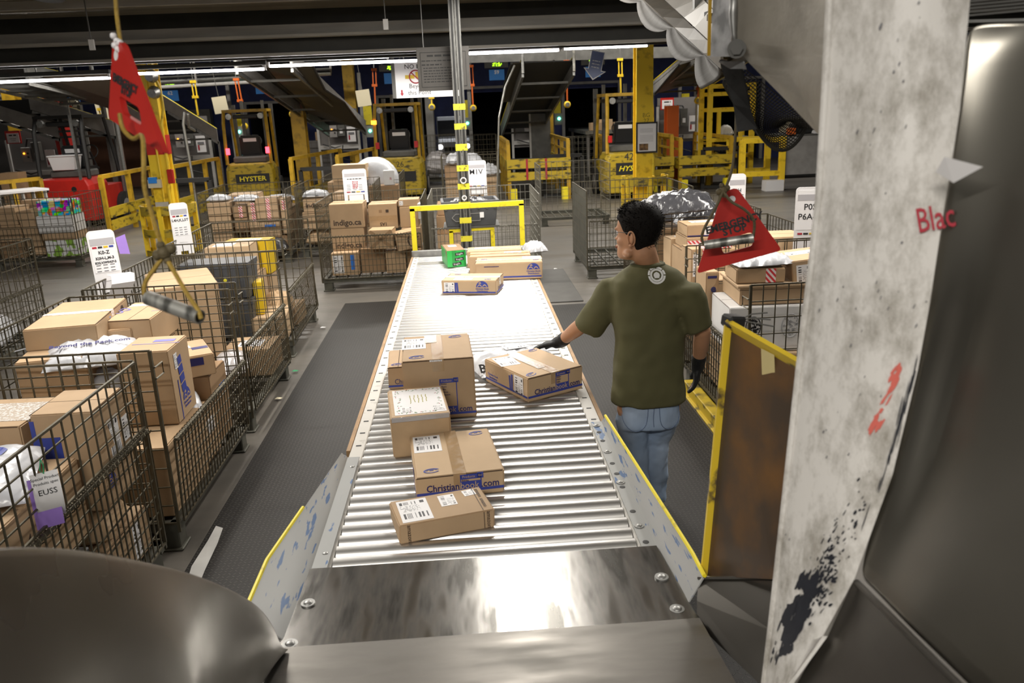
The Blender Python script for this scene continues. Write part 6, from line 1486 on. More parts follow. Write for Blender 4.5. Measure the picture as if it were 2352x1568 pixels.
item('brown carton with white strip behind the slot of the red plate', 2.56, 2.92, 6.80, 7.18, 0.50, 1.08, -3, 'card_light', 'x', G)
o = item('pale carton by the far rail of the express cage', 2.55, 2.93, 7.66, 7.86, 0.60, 0.98, 0, 'card_light', 'x', G); sticker(o, 'front', 0, -.15, .36, .05, 'express', name='express_tape')
item('plain brown carton holding up the express ringed pair', 1.95, 2.46, 7.2, 7.64, 0.66, 0.925, 0, 'card', 'x', G)
item('plain brown carton low at the neck side of the express cage', 2.0, 2.50, 6.5, 6.88, 0.495, 0.80, 2, 'card', 'x', G)
for k, (y0_, y1_) in enumerate(((6.46, 7.1), (7.2, 7.86))):
    item(('wide brown base carton by the gate of the express cage', 'wide brown base carton at the rear of the express cage')[k], 1.94, 2.92, y0_, y1_, 0.172, 0.49 if k == 0 else 0.655, 0, 'card_dark', 'x', G)
# --- white emblem carton cage
G = 'parcels in the emblem carton cage'
o = item('white carton with round black emblems, low in the cage beside the rusty panel', 1.80, 2.62, 5.36, 5.86, 0.52, 0.845, -3, 'card_white', 'x', G)
mat('emblem_grey', (0.36, 0.36, 0.37), 0.6)
for u_, mm_, rr_ in ((-.24, 'ink', .072), (0.02, 'emblem_grey', .085), (.26, 'ink', .085)):
    c_, r_ = on_face(o, 'front', u_, 0.02 if u_ < .2 else -.08, .001); b = MB(); R = random.Random(int(u_ * 100))
    b.tube([(rr_ * .72 * math.cos(a), rr_ * math.sin(a), 0) for a in [2 * PI * k / 24 for k in range(25)]], .004, 4, False)
    for k in range(34):
        a, q = R.uniform(0, 2 * PI), R.uniform(0, .8) ** .6; b.box((rr_ * .66 * q * math.cos(a), rr_ * .9 * q * math.sin(a), 0), (R.uniform(.006, .03), R.uniform(.004, .016), .001), Euler((0, 0, R.choice((0, .6, -.6)))).to_matrix())
    b.build('emblem_print', mm_, o, c_, r_)
item('brown base carton under the white emblem one', 1.80, 2.66, 5.30, 5.88, 0.172, 0.515, -2, 'card', 'x', G)
o = item('wide brown lidded carton above the white emblem one', 1.88, 2.66, 5.40, 5.86, 0.85, 0.985, -3, 'card', None, G); 
sticker(o, 'front', 0, .04, .78, .003, 'seam', name='lid_gap_line'); MB().box((0, 0, .135), (.82, .50, .02)).build('lid', 'card', o, bevel=.004); MB().box((0.12, .12, .147), (.3, .12, .002)).build('shipping_label', 'label', o)
o = item('upright brown carton with a printed letter beside the lidded one', 1.765, 1.865, 5.89, 6.15, 0.62, 1.0, 0, 'card', None, G); ftext(o, 'front', 'e', .08, .01, .06, 'ink_navy', bold=.004); sticker(o, 'front', 0, .15, .07, .02, 'ink_navy', name='printed_band')
o = item('brown carton with an express tape patch on top of the lidded carton', 1.86, 2.20, 5.44, 5.76, 1.0, 1.10, -4, 'card', 'x', G); sticker(o, 'front', .07, 0, .07, .098, 'express', 0, name='express_tape')
o = mailer('white plastic bag with a barcode resting on the express patched carton', (2.05, 5.58, 1.102), (.42, .30, .085), (0, 0, .1), 'poly_white', 82, G, crumple=.025); MB().box((0, 0, .092), (.10, .07, .002)).build('barcode_label', 'label', o)
o = item('long carton tilted against the pile beside the white liner', 2.27, 2.68, 5.42, 5.84, 1.005, 1.16, -6, 'card', 'x', G); o.rotation_euler.y = -0.10; sticker(o, 'front', -.13, -.02, .09, .13, 'label_side'); sticker(o, 'top', -.05, .05, .24, .12); sticker(o, 'front', 0, -.01, .05, .13, 'card_dark', name='printed_box_mark')
o = item('small white carton at the gate post of the emblem carton cage', 2.40, 2.62, 5.02, 5.18, 0.172, 0.68, 0, 'card_white', None, G)
o = item('low brown carton behind the lowered gate of the emblem carton cage', 1.80, 2.44, 5.91, 6.27, 0.172, 0.61, 0, 'card_dark', 'x', G); sticker(o, 'top', 0, 0, .3, .2)
item('brown carton at the rear of the emblem carton cage', 2.50, 2.80, 5.92, 6.26, 0.172, 0.78, 0, 'card', 'x', G)
# --- stacked taped cartons
G = 'cartons in the neatly stacked cage'
y_ = 13.08
for k, (x0, x1, z0, z1, mm_, lb, ex) in enumerate((
        (-4.08, -3.72, .78, .98, 'card', 'carton at the upper corner of the neat stack nearest the yellow column', ''), (-4.08, -3.74, .56, .775, 'card', 'carton third from the top at the column end of the neat stack', ''), (-4.06, -3.76, .34, .555, 'card', 'carton second from the deck at the column end of the neat stack', ''),
        (-3.69, -3.48, .74, .92, 'card_dark', 'short dark carton with red and white tape in the neat stack', 'E'), (-3.69, -3.48, .50, .735, 'card_dark', 'dark carton below the short taped one in the neat stack', ''),
        (-3.46, -3.34, .62, .96, 'card', 'narrow upright carton with a taped front in the neat stack', 'E'), (-3.32, -2.98, .66, 1.02, 'card', 'tall carton with the longest red and white tape strip in the neat stack', 'E'), (-3.46, -2.98, .42, .655, 'card', 'wide carton with a blue tape strip in the neat stack', 'B'),
        (-2.95, -2.84, .44, 1.0, 'card', 'tallest carton at the far end of the neat stack', 'e'), (-4.06, -3.50, .172, .335, 'card_dark', 'long base carton at the column end of the neat stack', ''), (-3.48, -2.9, .172, .415, 'card_dark', 'long base carton at the far end of the neat stack', ''))):
    o = item(lb, x0, x1, y_ + .02 * (k % 3), y_ + .40, z0, z1, 0, mm_, 'x', G)
    hh_ = z1 - z0
    if ex == 'E': sticker(o, 'front', .02, 0, .055, hh_, 'express', PI / 2 * 0, name='express_tape')
    if ex == 'e': sticker(o, 'front', 0, .18, .05, .15, 'express', name='express_tape')
    if ex == 'B': sticker(o, 'front', .08, .05, .17, .04, 'tape_blue', name='blue_tape')
for k, (x, yy, z, w_, d_, lb) in enumerate(((-3.95, 13.35, .985, .34, .3, 'white folded bag on the column end of the neat stack'), (-3.50, 13.3, .965, .40, .3, 'long white bag on the middle of the neat stack'), (-3.1, 13.8, .90, .5, .5, 'pale bag in the second rank of the neat stack'))):
    mailer(lb, (x, yy, z), (w_, d_, .10), 0.1 * k, 'poly_white', 90 + k, G)
o = item('flat brown carton with a blue tape mark at the rear of the neat stack', -4.0, -3.5, 13.9, 14.4, .80, 1.02, 0, 'card', 'x', G); sticker(o, 'front', -.05, .06, .14, .035, 'tape_blue', name='blue_tape')
item('brown rear base carton of the neat stack', -4.05, -2.9, 13.6, 14.45, .172, .79, 0, 'card_dark', 'x', G)
mailer('dark grey bag on the deck of the neat stack cage', (-3.1, 13.06, .172), (.44, .2, .24), 0, 'poly_grey', 96, G, crumple=.03).location.y = 13.0
# --- wrapped parcels
G = 'parcels in the wrapped parcel cage'
o = item('carton printed with a bookshop address in the wrapped parcel cage', -2.66, -2.2, 13.42, 13.9, .74, .94, 3, 'card', 'x', G); ftext(o, 'front', 'indigo.ca', .11, 0, 0, 'ink_brown', bold=.003)
o = mailer('white padded bag with blue print on top of the wrapped parcels', (-2.48, 13.7, .945), (.42, .4, .12), .1, 'poly_white', 101, G)
item('brown carton leaning beside the white padded bag', -2.16, -1.72, 13.5, 13.95, .72, 1.02, -6, 'card_light', 'x', G)
o = item('carton with large dark lettering by the white cage sign', -2.12, -1.66, 13.34, 13.48, .70, .98, 2, 'card', 'x', G); ftext(o, 'front', 'indigo', .13, 0, 0.03, 'ink_brown', ang=.25, bold=.003)
item('plain carton in the middle layer of the wrapped parcel cage', -2.68, -2.2, 13.4, 13.95, .45, .735, 0, 'card', 'x', G)
item('plain carton at the middle rear of the wrapped parcel cage', -2.16, -1.6, 13.52, 13.95, .45, .69, 0, 'card_dark', 'x', G)
mailer('clear wrapped kraft bundle on the deck of the wrapped parcel cage', (-2.44, 13.62, .175), (.46, .4, .26), 0, 'card_kraft', 104, G, crumple=.03)
item('base carton of the wrapped parcel cage', -2.16, -1.6, 13.45, 13.95, .172, .445, 0, 'card', 'x', G)
# --- heaped cage
G = 'parcels in the heaped cage'
o = item('long pale carton on top of the heaped cage', -2.42, -1.80, 15.25, 15.7, 1.06, 1.35, -2, 'card_light', 'x', G); sticker(o, 'top', .1, 0, .3, .15)
item('brown carton under the long pale one', -2.52, -1.85, 15.2, 15.8, .172, 1.055, 0, 'card', 'x', G)
t = thing('foam_bundle', 'big rounded white wrapped bundle on the heaped cage', 'parcel', (-1.72, 15.85, .62))
b = MB(); b.ball((0, 0, .35), .48, 14, sc=(.98, .8, 1.0)); b.build('bundle', 'poly_white', t, smooth='all'); MB().tube([(-.16, -.36, .10), (-.17, -.42, .4), (-.12, -.34, .66)], .055, 10).build('rolled_end', 'white_plastic', t, smooth=True)
item('brown carton holding up the white bundle', -1.84, -1.30, 15.56, 16.2, .172, .60, 0, 'card_dark', 'x', G)
o = item('small white printed carton in front of the white bundle', -1.50, -1.30, 15.22, 15.4, .96, 1.22, 3, 'card_white', None, G); ftext(o, 'front', 'R', .07, .03, -.02, 'ink_red'); 
item('dark carton under the small white printed one', -1.78, -1.24, 15.15, 15.5, .172, .955, 0, 'card_dark', 'x', G)
# --- colourful packs
G = 'parcels in the colourful pack cage'
mat('packs', (0.5, 0.1, 0.3), 0.3)
nt = M['packs'].node_tree; vo = nt.nodes.new('ShaderNodeTexVoronoi'); vo.inputs['Scale'].default_value = 15; tc_ = nt.nodes.new('ShaderNodeTexCoord'); nt.links.new(tc_.outputs['Object'], vo.inputs[0]); vo.distance = 'CHEBYCHEV'
hs = nt.nodes.new('ShaderNodeHueSaturation'); hs.inputs['Saturation'].default_value = 1.3; nt.links.new(vo.outputs['Color'], hs.inputs['Color']); nt.links.new(hs.outputs[0], nt.nodes['Principled BSDF'].inputs['Base Color'])
item('shrink wrapped block of many coloured packs, topmost at the cage corner', -6.98, -6.46, 13.7, 14.1, .84, 1.08, 0, 'packs', None, G)
item('white carton below the coloured packs', -7.02, -6.46, 13.68, 14.15, .56, .835, 0, 'card_white', 'x', G)
o = item('brown smile printed carton between the white and the green boxes', -6.98, -6.44, 13.68, 14.15, .44, .555, 0, 'card', 'x', G)
mat('green_pack', (.25, .45, .06), .5, col2=(.7, .7, .7), vscale=7, thr=(.5, .52))
item('green and white printed carton lowest at the cage corner', -6.96, -6.44, 13.68, 14.15, .172, .435, 0, 'green_pack', None, G)
item('brown carton at the far upper corner of the coloured pack cage', -7.7, -7.34, 13.7, 14.2, .72, 1.0, 0, 'card', 'x', G)
item('brown carton at the middle of the far corner of the coloured pack cage', -7.7, -7.32, 13.7, 14.2, .44, .715, 0, 'card', 'x', G)
item('brown carton on the deck at the far corner of the coloured pack cage', -7.7, -7.32, 13.7, 14.2, .172, .435, 0, 'card_dark', 'x', G)
o = item('big brown carton tipped over in the coloured pack cage', -7.28, -7.04, 13.72, 14.2, .34, .95, 0, 'card', 'x', G); o.rotation_euler.y = -0.14; o.location.x += .03
mailer('kraft wrapped bundle below the tipped carton', (-7.14, 13.9, .175), (.28, .36, .18), .3, 'card_kraft', 120, G)
item('flat brown carton across the rear of the coloured pack cage', -7.5, -7.0, 14.25, 14.6, .172, 1.06, 0, 'card', 'x', G)
# --- picture edge cages
G = 'parcels in the picture edge cages'
mailer('grey crumpled bag inside the cage at the picture edge', (-4.86, 7.9, .172), (.6, .8, .34), .2, 'poly_white', 131, G, crumple=.05)
item('dark brown carton in the cage at the picture edge', -5.5, -5.2, 7.1, 8.4, .172, .95, 0, 'card_dark', 'x', G)
o = item('brown carton with a reddish mark in the cage at the picture edge', -5.16, -4.58, 7.08, 7.44, .172, .50, 0, 'card', 'x', G); sticker(o, 'right', .1, .05, .1, .05, 'ink_red', name='red_mark')
item('brown carton in the partly cut cage beside the coloured packs', -8.6, -8.0, 13.75, 14.4, .172, .95, 0, 'card', 'x', G)
mailer('white bag on the carton of the partly cut cage', (-8.3, 14.05, .955), (.5, .4, .1), 0, 'poly_white', 133, G)

# --- route signs hooked on the cages
s1 = cage_sign('white route sign with the widest table of figures, hooked above the big plain carton', (-2.69, 6.10, 1.13), math.radians(34), (('K0-Z', .036), ('K0H-L,M-3', .028), ('K1S,V,W0-L7-2', .023)), tilt=-0.12, w=.19, h=.37, bands='top')
MB().sheet([[(-.02, -.05, .04), (.14, -.05, .04)], [(-.0, -.10, .03), (.16, -.10, .03)], [(-.01, -.115, -.03), (.15, -.115, -.03)], [(-.05, -.06, -.14), (.10, -.06, -.14)]], .002).build('folded_flap', 'white_plastic', s1)
MB().sheet([[(.10, .01, .30), (.17, .01, .32)], [(.11, .01, .18), (.18, .01, .17)]], .002).build('purple_tag', 'ink_violet', s1)
cage_sign('white route sign with one coded line on the half empty cage', (-2.74, 7.93, 1.13), math.radians(30), (('L4H,K,L5T', .034),), tilt=-0.03, w=.17, h=.37, bands='top')
p = pt(818, 452, 12.0); cage_sign('white route sign with red print in the bookshop carton cage', (p.x, 12.02, 1.12), 0.02, (), tilt=0.0, w=.34, h=.36)
b = bpy.data.objects['cage_sign.002']; print_lines(b, [(-.11, .11, .22, .012, -.0065)], 'ink', 3); print_lines(b, [(-.04, .04, .18 - .022 * k, .012, -.0065) for k in range(5)], 'ink_red', 4)
p = pt(1096, 450, 12.1); cage_sign('white route sign reading M1V beside the tape banded post', (p.x, 12.08, 1.12), 0.0, (('M1V', .105),), w=.30, h=.40, sub=False)
p = pt(1683, 470, 8.0); cage_sign('white route sign partly hidden by the red plate cord', (p.x + .03, 7.98, 1.13), -0.1, (('P0H', .05), ('P1A-C', .05), ('P2B', .05)), w=.17, h=.40, sub=False)
p = pt(1850, 560, 6.6); cage_sign('white route sign reading P0S and P6A-C by the white liner', (p.x + .02, 6.6, 1.10), -0.16, (('P0S', .07), ('P6A-C', .07)), w=.24, h=.42, sub=False)
# product tag hanging on the nearest cage
tg = thing('product_tag', 'curled purple and white paper tag tied to the cage with green wire', 'tag', tuple(pt(100, 1085, 3.0)), (0, 0, 0))
tg.location = gr(92, 1075, 0.80); tg.location = pt(96, 1072, 2.86); tg.rotation_euler = (0, 0, math.radians(32))
def tagpt(u, v, k=1.0): return Vector(((u - .5) * .092, -.018 - .05 * math.sin(v * 2.2) * k + .10 * v * v * (k - .4), -.015 - .19 * v))
MB().sheet([[tagpt(j / 4, i / 8) for j in range(5)] for i in range(9)], .0012).build('white_slip', 'paper', tg, smooth=True)
MB().sheet([[tagpt(j / 4, i / 8 * 1.05, .5) + Vector((-.012, .006, -.02)) for j in range(5)] for i in range(9)], .0012).build('purple_slip', 'ink_violet', tg, smooth=True)
for s_, z_, v_, sz in (('Special Product', 0, .10, .015), ('Produits spec', 0, .19, .015), ('EUSS', 0, .36, .030)):
    c_ = tagpt(.5, v_); n_ = (tagpt(1, v_) - tagpt(0, v_)).normalized(); d_ = (tagpt(.5, v_) - tagpt(.5, v_ + .05)).normalized(); text(s_, sz, 'ink', tg, c_ + n_.cross(d_) * .0015, Matrix((n_, d_, n_.cross(d_))).transposed().to_euler())
MB().tube([(0, 0, .03), (.005, -.01, .012), (0, -.022, -.02), (-.01, -.02, -.005), (0, 0, .03)], .002, 5).build('green_tie', 'green_wire', tg)
# litter and floor tape in the aisle
o = MB().sheet([[gr(496, 1207, .016), gr(512, 1212, .016)], [gr(478, 1240, .018), gr(500, 1246, .016)], [gr(440, 1300, .016), gr(470, 1310, .018)], [gr(425, 1350, .016), gr(450, 1360, .016)]], .001).build('tape_strip', 'grey_light')
tag(o, 'torn strip of dusty white tape on the dark mat by the cage foot', 'tape')
for k, (px, py, mm_, lb) in enumerate(((678, 852, 'green_wire', 'scrap of green plastic on the aisle mat'), (640, 915, 'cream', 'tan paper scrap lying on the aisle mat'), (1276, 617, 'paper', 'white paper scrap on the concrete beyond the conveyor end'), (1305, 648, 'paper', 'tiny white paper scrap close to the plain grey mat'), (742, 752, 'paper', 'white strip of litter by the last aisle cage'))):
    p = gr(px, py, .015 if px < 1000 else 0.001); R = random.Random(k); b = MB(); b.sheet([[p + Vector((-.03, -.01, 0)), p + Vector((.02, -.02, .004))], [p + Vector((-.015, .02, .006)), p + Vector((.03, .015, 0))]], .001); tag(b.build('paper_scrap', mm_), lb, 'litter')
kb = MB(); kb.bar((1.70, 4.2, .05), (1.70, 6.05, .05), .09, .10); kb.bar((1.655, 4.2, .012), (1.655, 6.05, .012), .05, .02); 
k_ = tag(kb.build('yellow_kerb', 'yellow_worn', bevel=.006), 'chipped yellow steel floor kerb beside the worker, under the cage', 'kerb')

# ------------------------------------------------------------------ columns
def column(label, x, y, ztop, cond=False, marks=False, w=0.30):
    t = thing('support_column', label, 'column', (x, y, 0)); tag(t, kind='thing')
    b = MB(); tk = 0.03
    b.box((0, -w / 2 + tk / 2, ztop / 2), (w, tk, ztop)); b.box((0, w / 2 - tk / 2, ztop / 2), (w, tk, ztop)); b.box((-w / 2 + .05, 0, ztop / 2), (.02, w - .02, ztop)); b.box((w / 2 - .05, 0, ztop / 2), (.02, w - .02, ztop))
    b.build('shaft', 'yellow', t); MB().box((0, 0, .02), (w + .16, w + .16, .04)).build('base_plate', 'yellow_worn', t); return t
def col_guard(label, x, y, r, h, rot):
    t = thing('column_guard', label, 'guard', (x, y, 0), rot); tag(t, kind='thing')
    for z0, z1, nm in ((h - .16, h, 'upper_band'), (h * .38, h * .38 + .14, 'lower_band'), (0.0, .10, 'foot_band')):
        b = MB(); rg = []
        for k in range(25):
            a = math.radians(-200 + 220 * k / 24); c_ = (math.cos(a), math.sin(a)); rg.append([Vector((c_[0] * q, c_[1] * q, z)) for q, z in ((r, z0), (r, z1), (r - .02, z1), (r - .02, z0))])
        b.loft(rg); b.build(nm, 'yellow_worn', t)
    for a in (-200, -150, -90, -30, 20):
        c_ = (math.cos(math.radians(a)) * (r - .03), math.sin(math.radians(a)) * (r - .03)); MB().bar((*c_, 0), (*c_, h), .07, .07).build('upright', 'yellow', t)
    return t
cl_ = column('yellow steel column with a red painted band and conduit pipes', -5.27, 14.75, 5.5)
MB().box((0, 0, 1.86), (.312, .312, .32)).build('red_band', 'red_paint', cl_)
b = MB(); b.tube([(.12, -.18, .6), (.12, -.18, 1.15), (.17, -.18, 1.3), (.17, -.18, 2.2), (.24, -.18, 2.45), (.24, -.18, 2.75), (.20, -.18, 2.9)], .025, 8); b.tube([(.02, -.17, .3), (.02, -.17, 5.4)], .02, 8); b.build('conduit', 'yellow', cl_, smooth=True)
for z in (2.72, 2.98): b = MB(); b.cyl((.14, -.20, z), (.14, -.34, z - .02), .11, 14, r2=.07); b.build('flood_lamp', 'galv', cl_, smooth=True)
MB().box((.20, -.2, 1.33), (.10, .08, .24)).build('pull_station', 'red_paint', cl_, bevel=.01)
MB().box((-.02, -.2, .78), (.22, .04, .24)).build('junction_box', 'grey_light', cl_); MB().box((-.08, -.2, 1.22), (.22, .10, .14)).build('paper_holder', 'cream', cl_); MB().box((-.10, -.24, 1.28), (.14, .06, .10)).build('blue_tissue', 'blue_sign', cl_)
col_guard('battered yellow half round guard at the foot of the red banded column', -5.22, 14.6, .46, .86, 0)
cr_ = column('plain yellow steel column hand marked with letters and a framed notice', 3.39, 15.6, 5.5, w=.31)
for s_, z in (('BG', 2.0), ('27', 1.90)): text(s_, .11, 'ink', cr_, (.03, -.158, z), (PI / 2, 0, 0), bold=-.002)
MB().box((.18, -.05, .8), (.06, .1, .16)).build('side_bracket', 'yellow', cr_)
nf = thing('framed_notice', 'black framed white notice with a small photo, fixed on the plain yellow column', 'notice', (3.42, 15.40, 1.60), 0)
MB().box((0, 0, 0), (.40, .03, .56)).build('frame', 'black', nf); MB().box((0, -.017, 0), (.345, .004, .50)).build('sheet', 'paper', nf); print_lines(nf, [(-.13, .11, .16 - .020 * k, .007, -.020) for k in range(4)] + [(-.13, .12, .04 - .018 * k, .006, -.020) for k in range(7)], 'ink_grey_light', 6)
mat('photo_brown', (.30, .17, .07), .4, col2=(.06, .035, .02), vscale=14); MB().box((-.06, -.02, -.17), (.17, .002, .12)).build('photo_print', 'photo_brown', nf)
col_guard('yellow half round guard around the foot of the plain column', 3.41, 15.5, .44, .90, 0)
rc_ = thing('red_mast', 'tall red painted steel mast carrying a hose reel behind the red forklift', 'mast', tuple(pt(150, 300, 22.0)), 0)
p0, p1 = pt(118, 200, 22.0), pt(160, 340, 22.0); q0 = Vector(rc_.location)
MB().bar(p0 - q0, Vector((p1.x + .02, p1.y, 0)) - q0, .36, .3).build('mast_beam', 'red_paint', rc_)
hr = pt(167, 247, 21.6) - q0; b = MB(); b.cyl(hr + Vector((0, .05, 0)), hr + Vector((0, -.05, 0)), .20, 20); b.build('reel_drum', 'cream', rc_); b = MB()
b.tube([hr + Vector((.26 * math.cos(a), -.1, .26 * math.sin(a))) for a in [2 * PI * k / 24 for k in range(25)]], .02, 6)
for k in range(4): a = PI * k / 4; b.bar(hr + Vector((.25 * math.cos(a), -.1, .25 * math.sin(a))), hr - Vector((.25 * math.cos(a), .1, .25 * math.sin(a))), .012)
b.build('reel_guard', 'black', rc_); MB().cyl(hr + Vector((0, -.11, 0)), hr + Vector((0, -.14, 0)), .05, 10).build('reel_hub', 'red_paint', rc_)
MB().tube([hr + Vector((-.2, -.1, -.1)), hr + Vector((-.1, -.1, -.45)), hr + Vector((.2, -.1, -.4)), hr + Vector((.26, -.1, -.1)), hr + Vector((.28, -.1, -1.0))], .02, 6).build('hose', 'grey_light', rc_)
for k, (px, py0, py1, Y, lb) in enumerate(((700, 232, 400, 22.4, 'worn orange yellow column with a brown top beside the middle dock conveyor'), (815, 140, 330, 27.2, 'orange yellow column behind the white rail of the middle conveyor'), (1264, 150, 385, 24.6, 'yellow column beside the steel sheeted dock conveyor'), (192 - 150, 190, 300, 24.5, 'orange yellow column at the picture edge behind the grey conveyor'), (1540, 330, 420, 24, 'short orange post beyond the plain yellow column'))):
    a = pt(px, py1, Y); z1 = pt(px, py0, Y).z
    t = thing('support_column', lb, 'column', (a.x, Y, 0)); tag(t, kind='thing'); zt = 5.4 if k != 4 else 2.1
    b = MB(); w_ = .34 if k != 2 else .22; b.box((0, -w_ / 2, zt / 2), (w_, .04, zt)); b.box((0, w_ / 2, zt / 2), (w_, .04, zt)); b.box((0, 0, zt / 2), (.03, w_, zt)); b.build('shaft', 'yellow_rail' if k != 4 else 'orange', t); MB().box((0, 0, .02), (.5, .5, .04)).build('base_plate', 'yellow_worn', t)
    if k == 0: MB().box((0, -w_ / 2 - .022, z1 - .08), (w_, .006, .3)).build('brown_patch', 'brick_brown', t)

# ------------------------------------------------------------------ forklifts, seen from behind
def forklift(label, x, y, rot, body='yellow_worn', frame='yellow_rail', s=1.0, number=None, tail=True):
    t = thing('forklift', label, 'forklift', (x, y, 0), rot)
    b = MB(); prof = [(-.62, .14), (.62, .14), (.64, .40), (.62, .95), (.55, 1.10), (-.55, 1.10), (-.62, .95), (-.64, .40)]
    b.loft([[Vector((px * (.90 if yy < .05 else 1), yy, pz * (1 if yy > .05 or pz < .9 else .97))) for px, pz in prof] for yy in (0, .14, .75)]); b.build('counterweight', body, t, bevel=.02)
    b = MB(); b.box((0, 1.15, .58), (1.06, .9, .60)); b.build('chassis', body, t, bevel=.02)
    b = MB(); b.box((0, .55, 1.18), (.86, .55, .16)); b.build('bonnet', 'grey_dark', t, bevel=.03)
    b = MB(); b.box((0, .95, 1.26), (.56, .5, .12)); b.box((0, .70, 1.54), (.54, .14, .52), Euler((.15, 0, 0)).to_matrix()); b.build('seat', 'black_gloss', t, bevel=.04, bseg=2)
    MB().box((0, .612, 1.68), (.34, .01, .09), Euler((.15, 0, 0)).to_matrix()).build('seat_label', 'paper', t)
    for sx in (-1, 1):
        MB().tube([(sx * .56, .10, 1.08), (sx * .54, .16, 2.1), (sx * .52, .28, 2.42)], .045, 6).build('guard_post', frame, t); MB().tube([(sx * .52, 1.62, .9), (sx * .52, 1.50, 1.5), (sx * .52, 1.25, 2.42)], .04, 6).build('guard_post', frame, t)
    b = MB()
    for yy in (.28, .28 + .97): b.bar((-.56, yy, 2.43), (.56, yy, 2.43), .09, .07)
    for xx in (-.52, .52): b.bar((xx, .28, 2.43), (xx, 1.25, 2.43), .07)
    for k in range(5): b.bar((-.36 + .18 * k, .28, 2.43), (-.36 + .18 * k, 1.25, 2.43), .03)
    b.build('overhead_guard', frame, t)
    b = MB(); b.box((0, .30, 2.28), (.62, .08, .10)); b.build('light_bar', 'black', t, bevel=.02)
    for sx in (-1, 1): b = MB(); b.cyl((sx * .40, .20, 2.29), (sx * .40, .28, 2.29), .075, 12); b.build('work_lamp', 'galv', t)
    for sx in (-1, 1):
        MB().box((sx * .50, 1.75, 1.45), (.10, .14, 2.3)).build('mast_rail', 'grey_dark', t); MB().box((sx * .28, 1.8, 1.5), (.07, .12, 2.4)).build('mast_rail', 'grey_dark', t)
        for yy, r in ((.42, .27), (1.5, .33)): b = MB(); b.cyl((sx * .62, yy, r), (sx * .40, yy, r), r, 18); b.cyl((sx * .625, yy, r), (sx * .6, yy, r), r * .5, 12, mi=1); b.build('wheel', ['rubber', 'grey_paint'], t)
        MB().box((sx * .30, 2.35, .12), (.12, 1.1, .045)).build('fork', 'grey_dark', t)
        if tail: MB().box((sx * .50, .06, 1.42), (.09, .07, .16)).build('tail_lamp', 'lamp_red' if tail == 'lit' else 'red', t)
    b = MB(); b.tube([(.19 * math.cos(a) + .02, 1.33 + .06 * math.sin(a), 1.62 + .16 * math.sin(a)) for a in [2 * PI * k / 18 for k in range(19)]], .014, 6); b.bar((0.02, 1.33, 1.62), (.02, 1.55, 1.2), .04); b.build('steering_wheel', 'black', t)
    MB().box((0, 1.78, 2.3), (1.1, .06, .08)).build('mast_crossbar', 'grey_dark', t); MB().box((0, 2.0, .55), (1.0, .06, .5)).build('carriage', 'grey_dark', t)
    return t
f = forklift('yellow forklift number 26 parked facing the open dock, between two dock conveyors', -1.72, 21.6, -0.05, number='26')
text('26', .20, 'ink', f, (.05, -.004, .93), (PI / 2, 0, 0)); MB().box((.12, -.004, .62), (.66, .01, .26)).build('maker_plate', 'black', f); b = MB(); b.cyl((-.56, .14, 1.95), (-.56, .14, 2.05), .07, 10); b.build('beacon', 'lamp_amber', f)
f = forklift('yellow forklift with lit red tail lamps and a yellow maker name on black', -5.62, 22.0, 0.10, tail='lit')
MB().box((.05, -.004, .70), (.86, .01, .26)).build('maker_plate', 'black', f); text('HYSTER', .17, 'yellow_bright', f, (.05, -.012, .70), (PI / 2, 0, 0), bold=.003, sx=1.15)
f = forklift('scuffed yellow forklift half hidden by the plain yellow column', 3.98, 19.6, 0.04)
MB().box((.05, -.004, .72), (.84, .01, .28)).build('maker_plate', 'black', f); text('HYSTER', .17, 'yellow_bright', f, (.03, -.012, .72), (PI / 2, 0, 0), bold=.003, sx=1.15, shear=.3); text('42', .24, 'ink', f, (-.05, -.004, .99), (PI / 2, 0, 0))
f = forklift('red forklift with a white bin on its rear, behind the coloured packs', -9.0, 19.0, -0.08, 'red_paint', 'black', tail=False)
b = MB(); 
for sx in (-.42, .22): b.cyl((sx, -.006, .86), (sx, .004, .86), .06, 14)
b.build('tow_hole', 'black', f)
t = thing('white_bin', 'white plastic bin standing on the red forklift', 'bin', tuple(Vector((-9.05, 19.4, 1.27)))); MB().loft([rc(.24, .16, 0), rc(.29, .20, .30), rc(.31, .22, .30), rc(.31, .22, .33), rc(.28, .19, .33), rc(.23, .15, .03)]).build('tub', 'white_plastic', t, bevel=.01)
o = item('tall plain carton standing at the side of the red forklift', -10.15, -9.75, 18.6, 19.0, 0.0, 1.30, 3, 'card_dark', None)

# ------------------------------------------------------------------ yellow dock barriers and platforms
def barrier(label, p0, p1, zt=1.05, zb=.15, n=3, planks=(.20, .45), dark=True, dock=True):
    """A straight run of yellow guard rail between two floor points."""
    a, c = Vector((p0[0], p0[1], 0)), Vector((p1[0], p1[1], 0)); t = thing('guard_rail', label, 'guard rail', tuple(a), math.atan2((c - a).y, (c - a).x), 'yellow dock guard rails'); L = (c - a).length
    MB().bar((0, 0, zt), (L, 0, zt), .08, .08).build('top_rail', 'yellow_rail', t)
    for k in range(n): MB().bar((L * k / (n - 1), 0, 0), (L * k / (n - 1), 0, zt), .09, .09).build('post', 'yellow_rail', t)
    for z in planks: MB().box((L / 2, -.05, z), (L, .05, .20)).build('plank', 'yellow_worn', t)
    return t
P2 = lambda px, py, z, Y: pt(px, py, Y)
def rail_px(label, A, YA, B, YB, n, planks, zt=None):
    a, c = pt(*A, YA), pt(*B, YB); return barrier(label, (a.x, YA), (c.x, YB), zt or (a.z + c.z) / 2, n=n, planks=planks)
rail_px('long yellow guard rail running from the coloured pack cage past the red banded column', (230, 405), 17.2, (345, 386), 20.0, 3, (.22, .48))
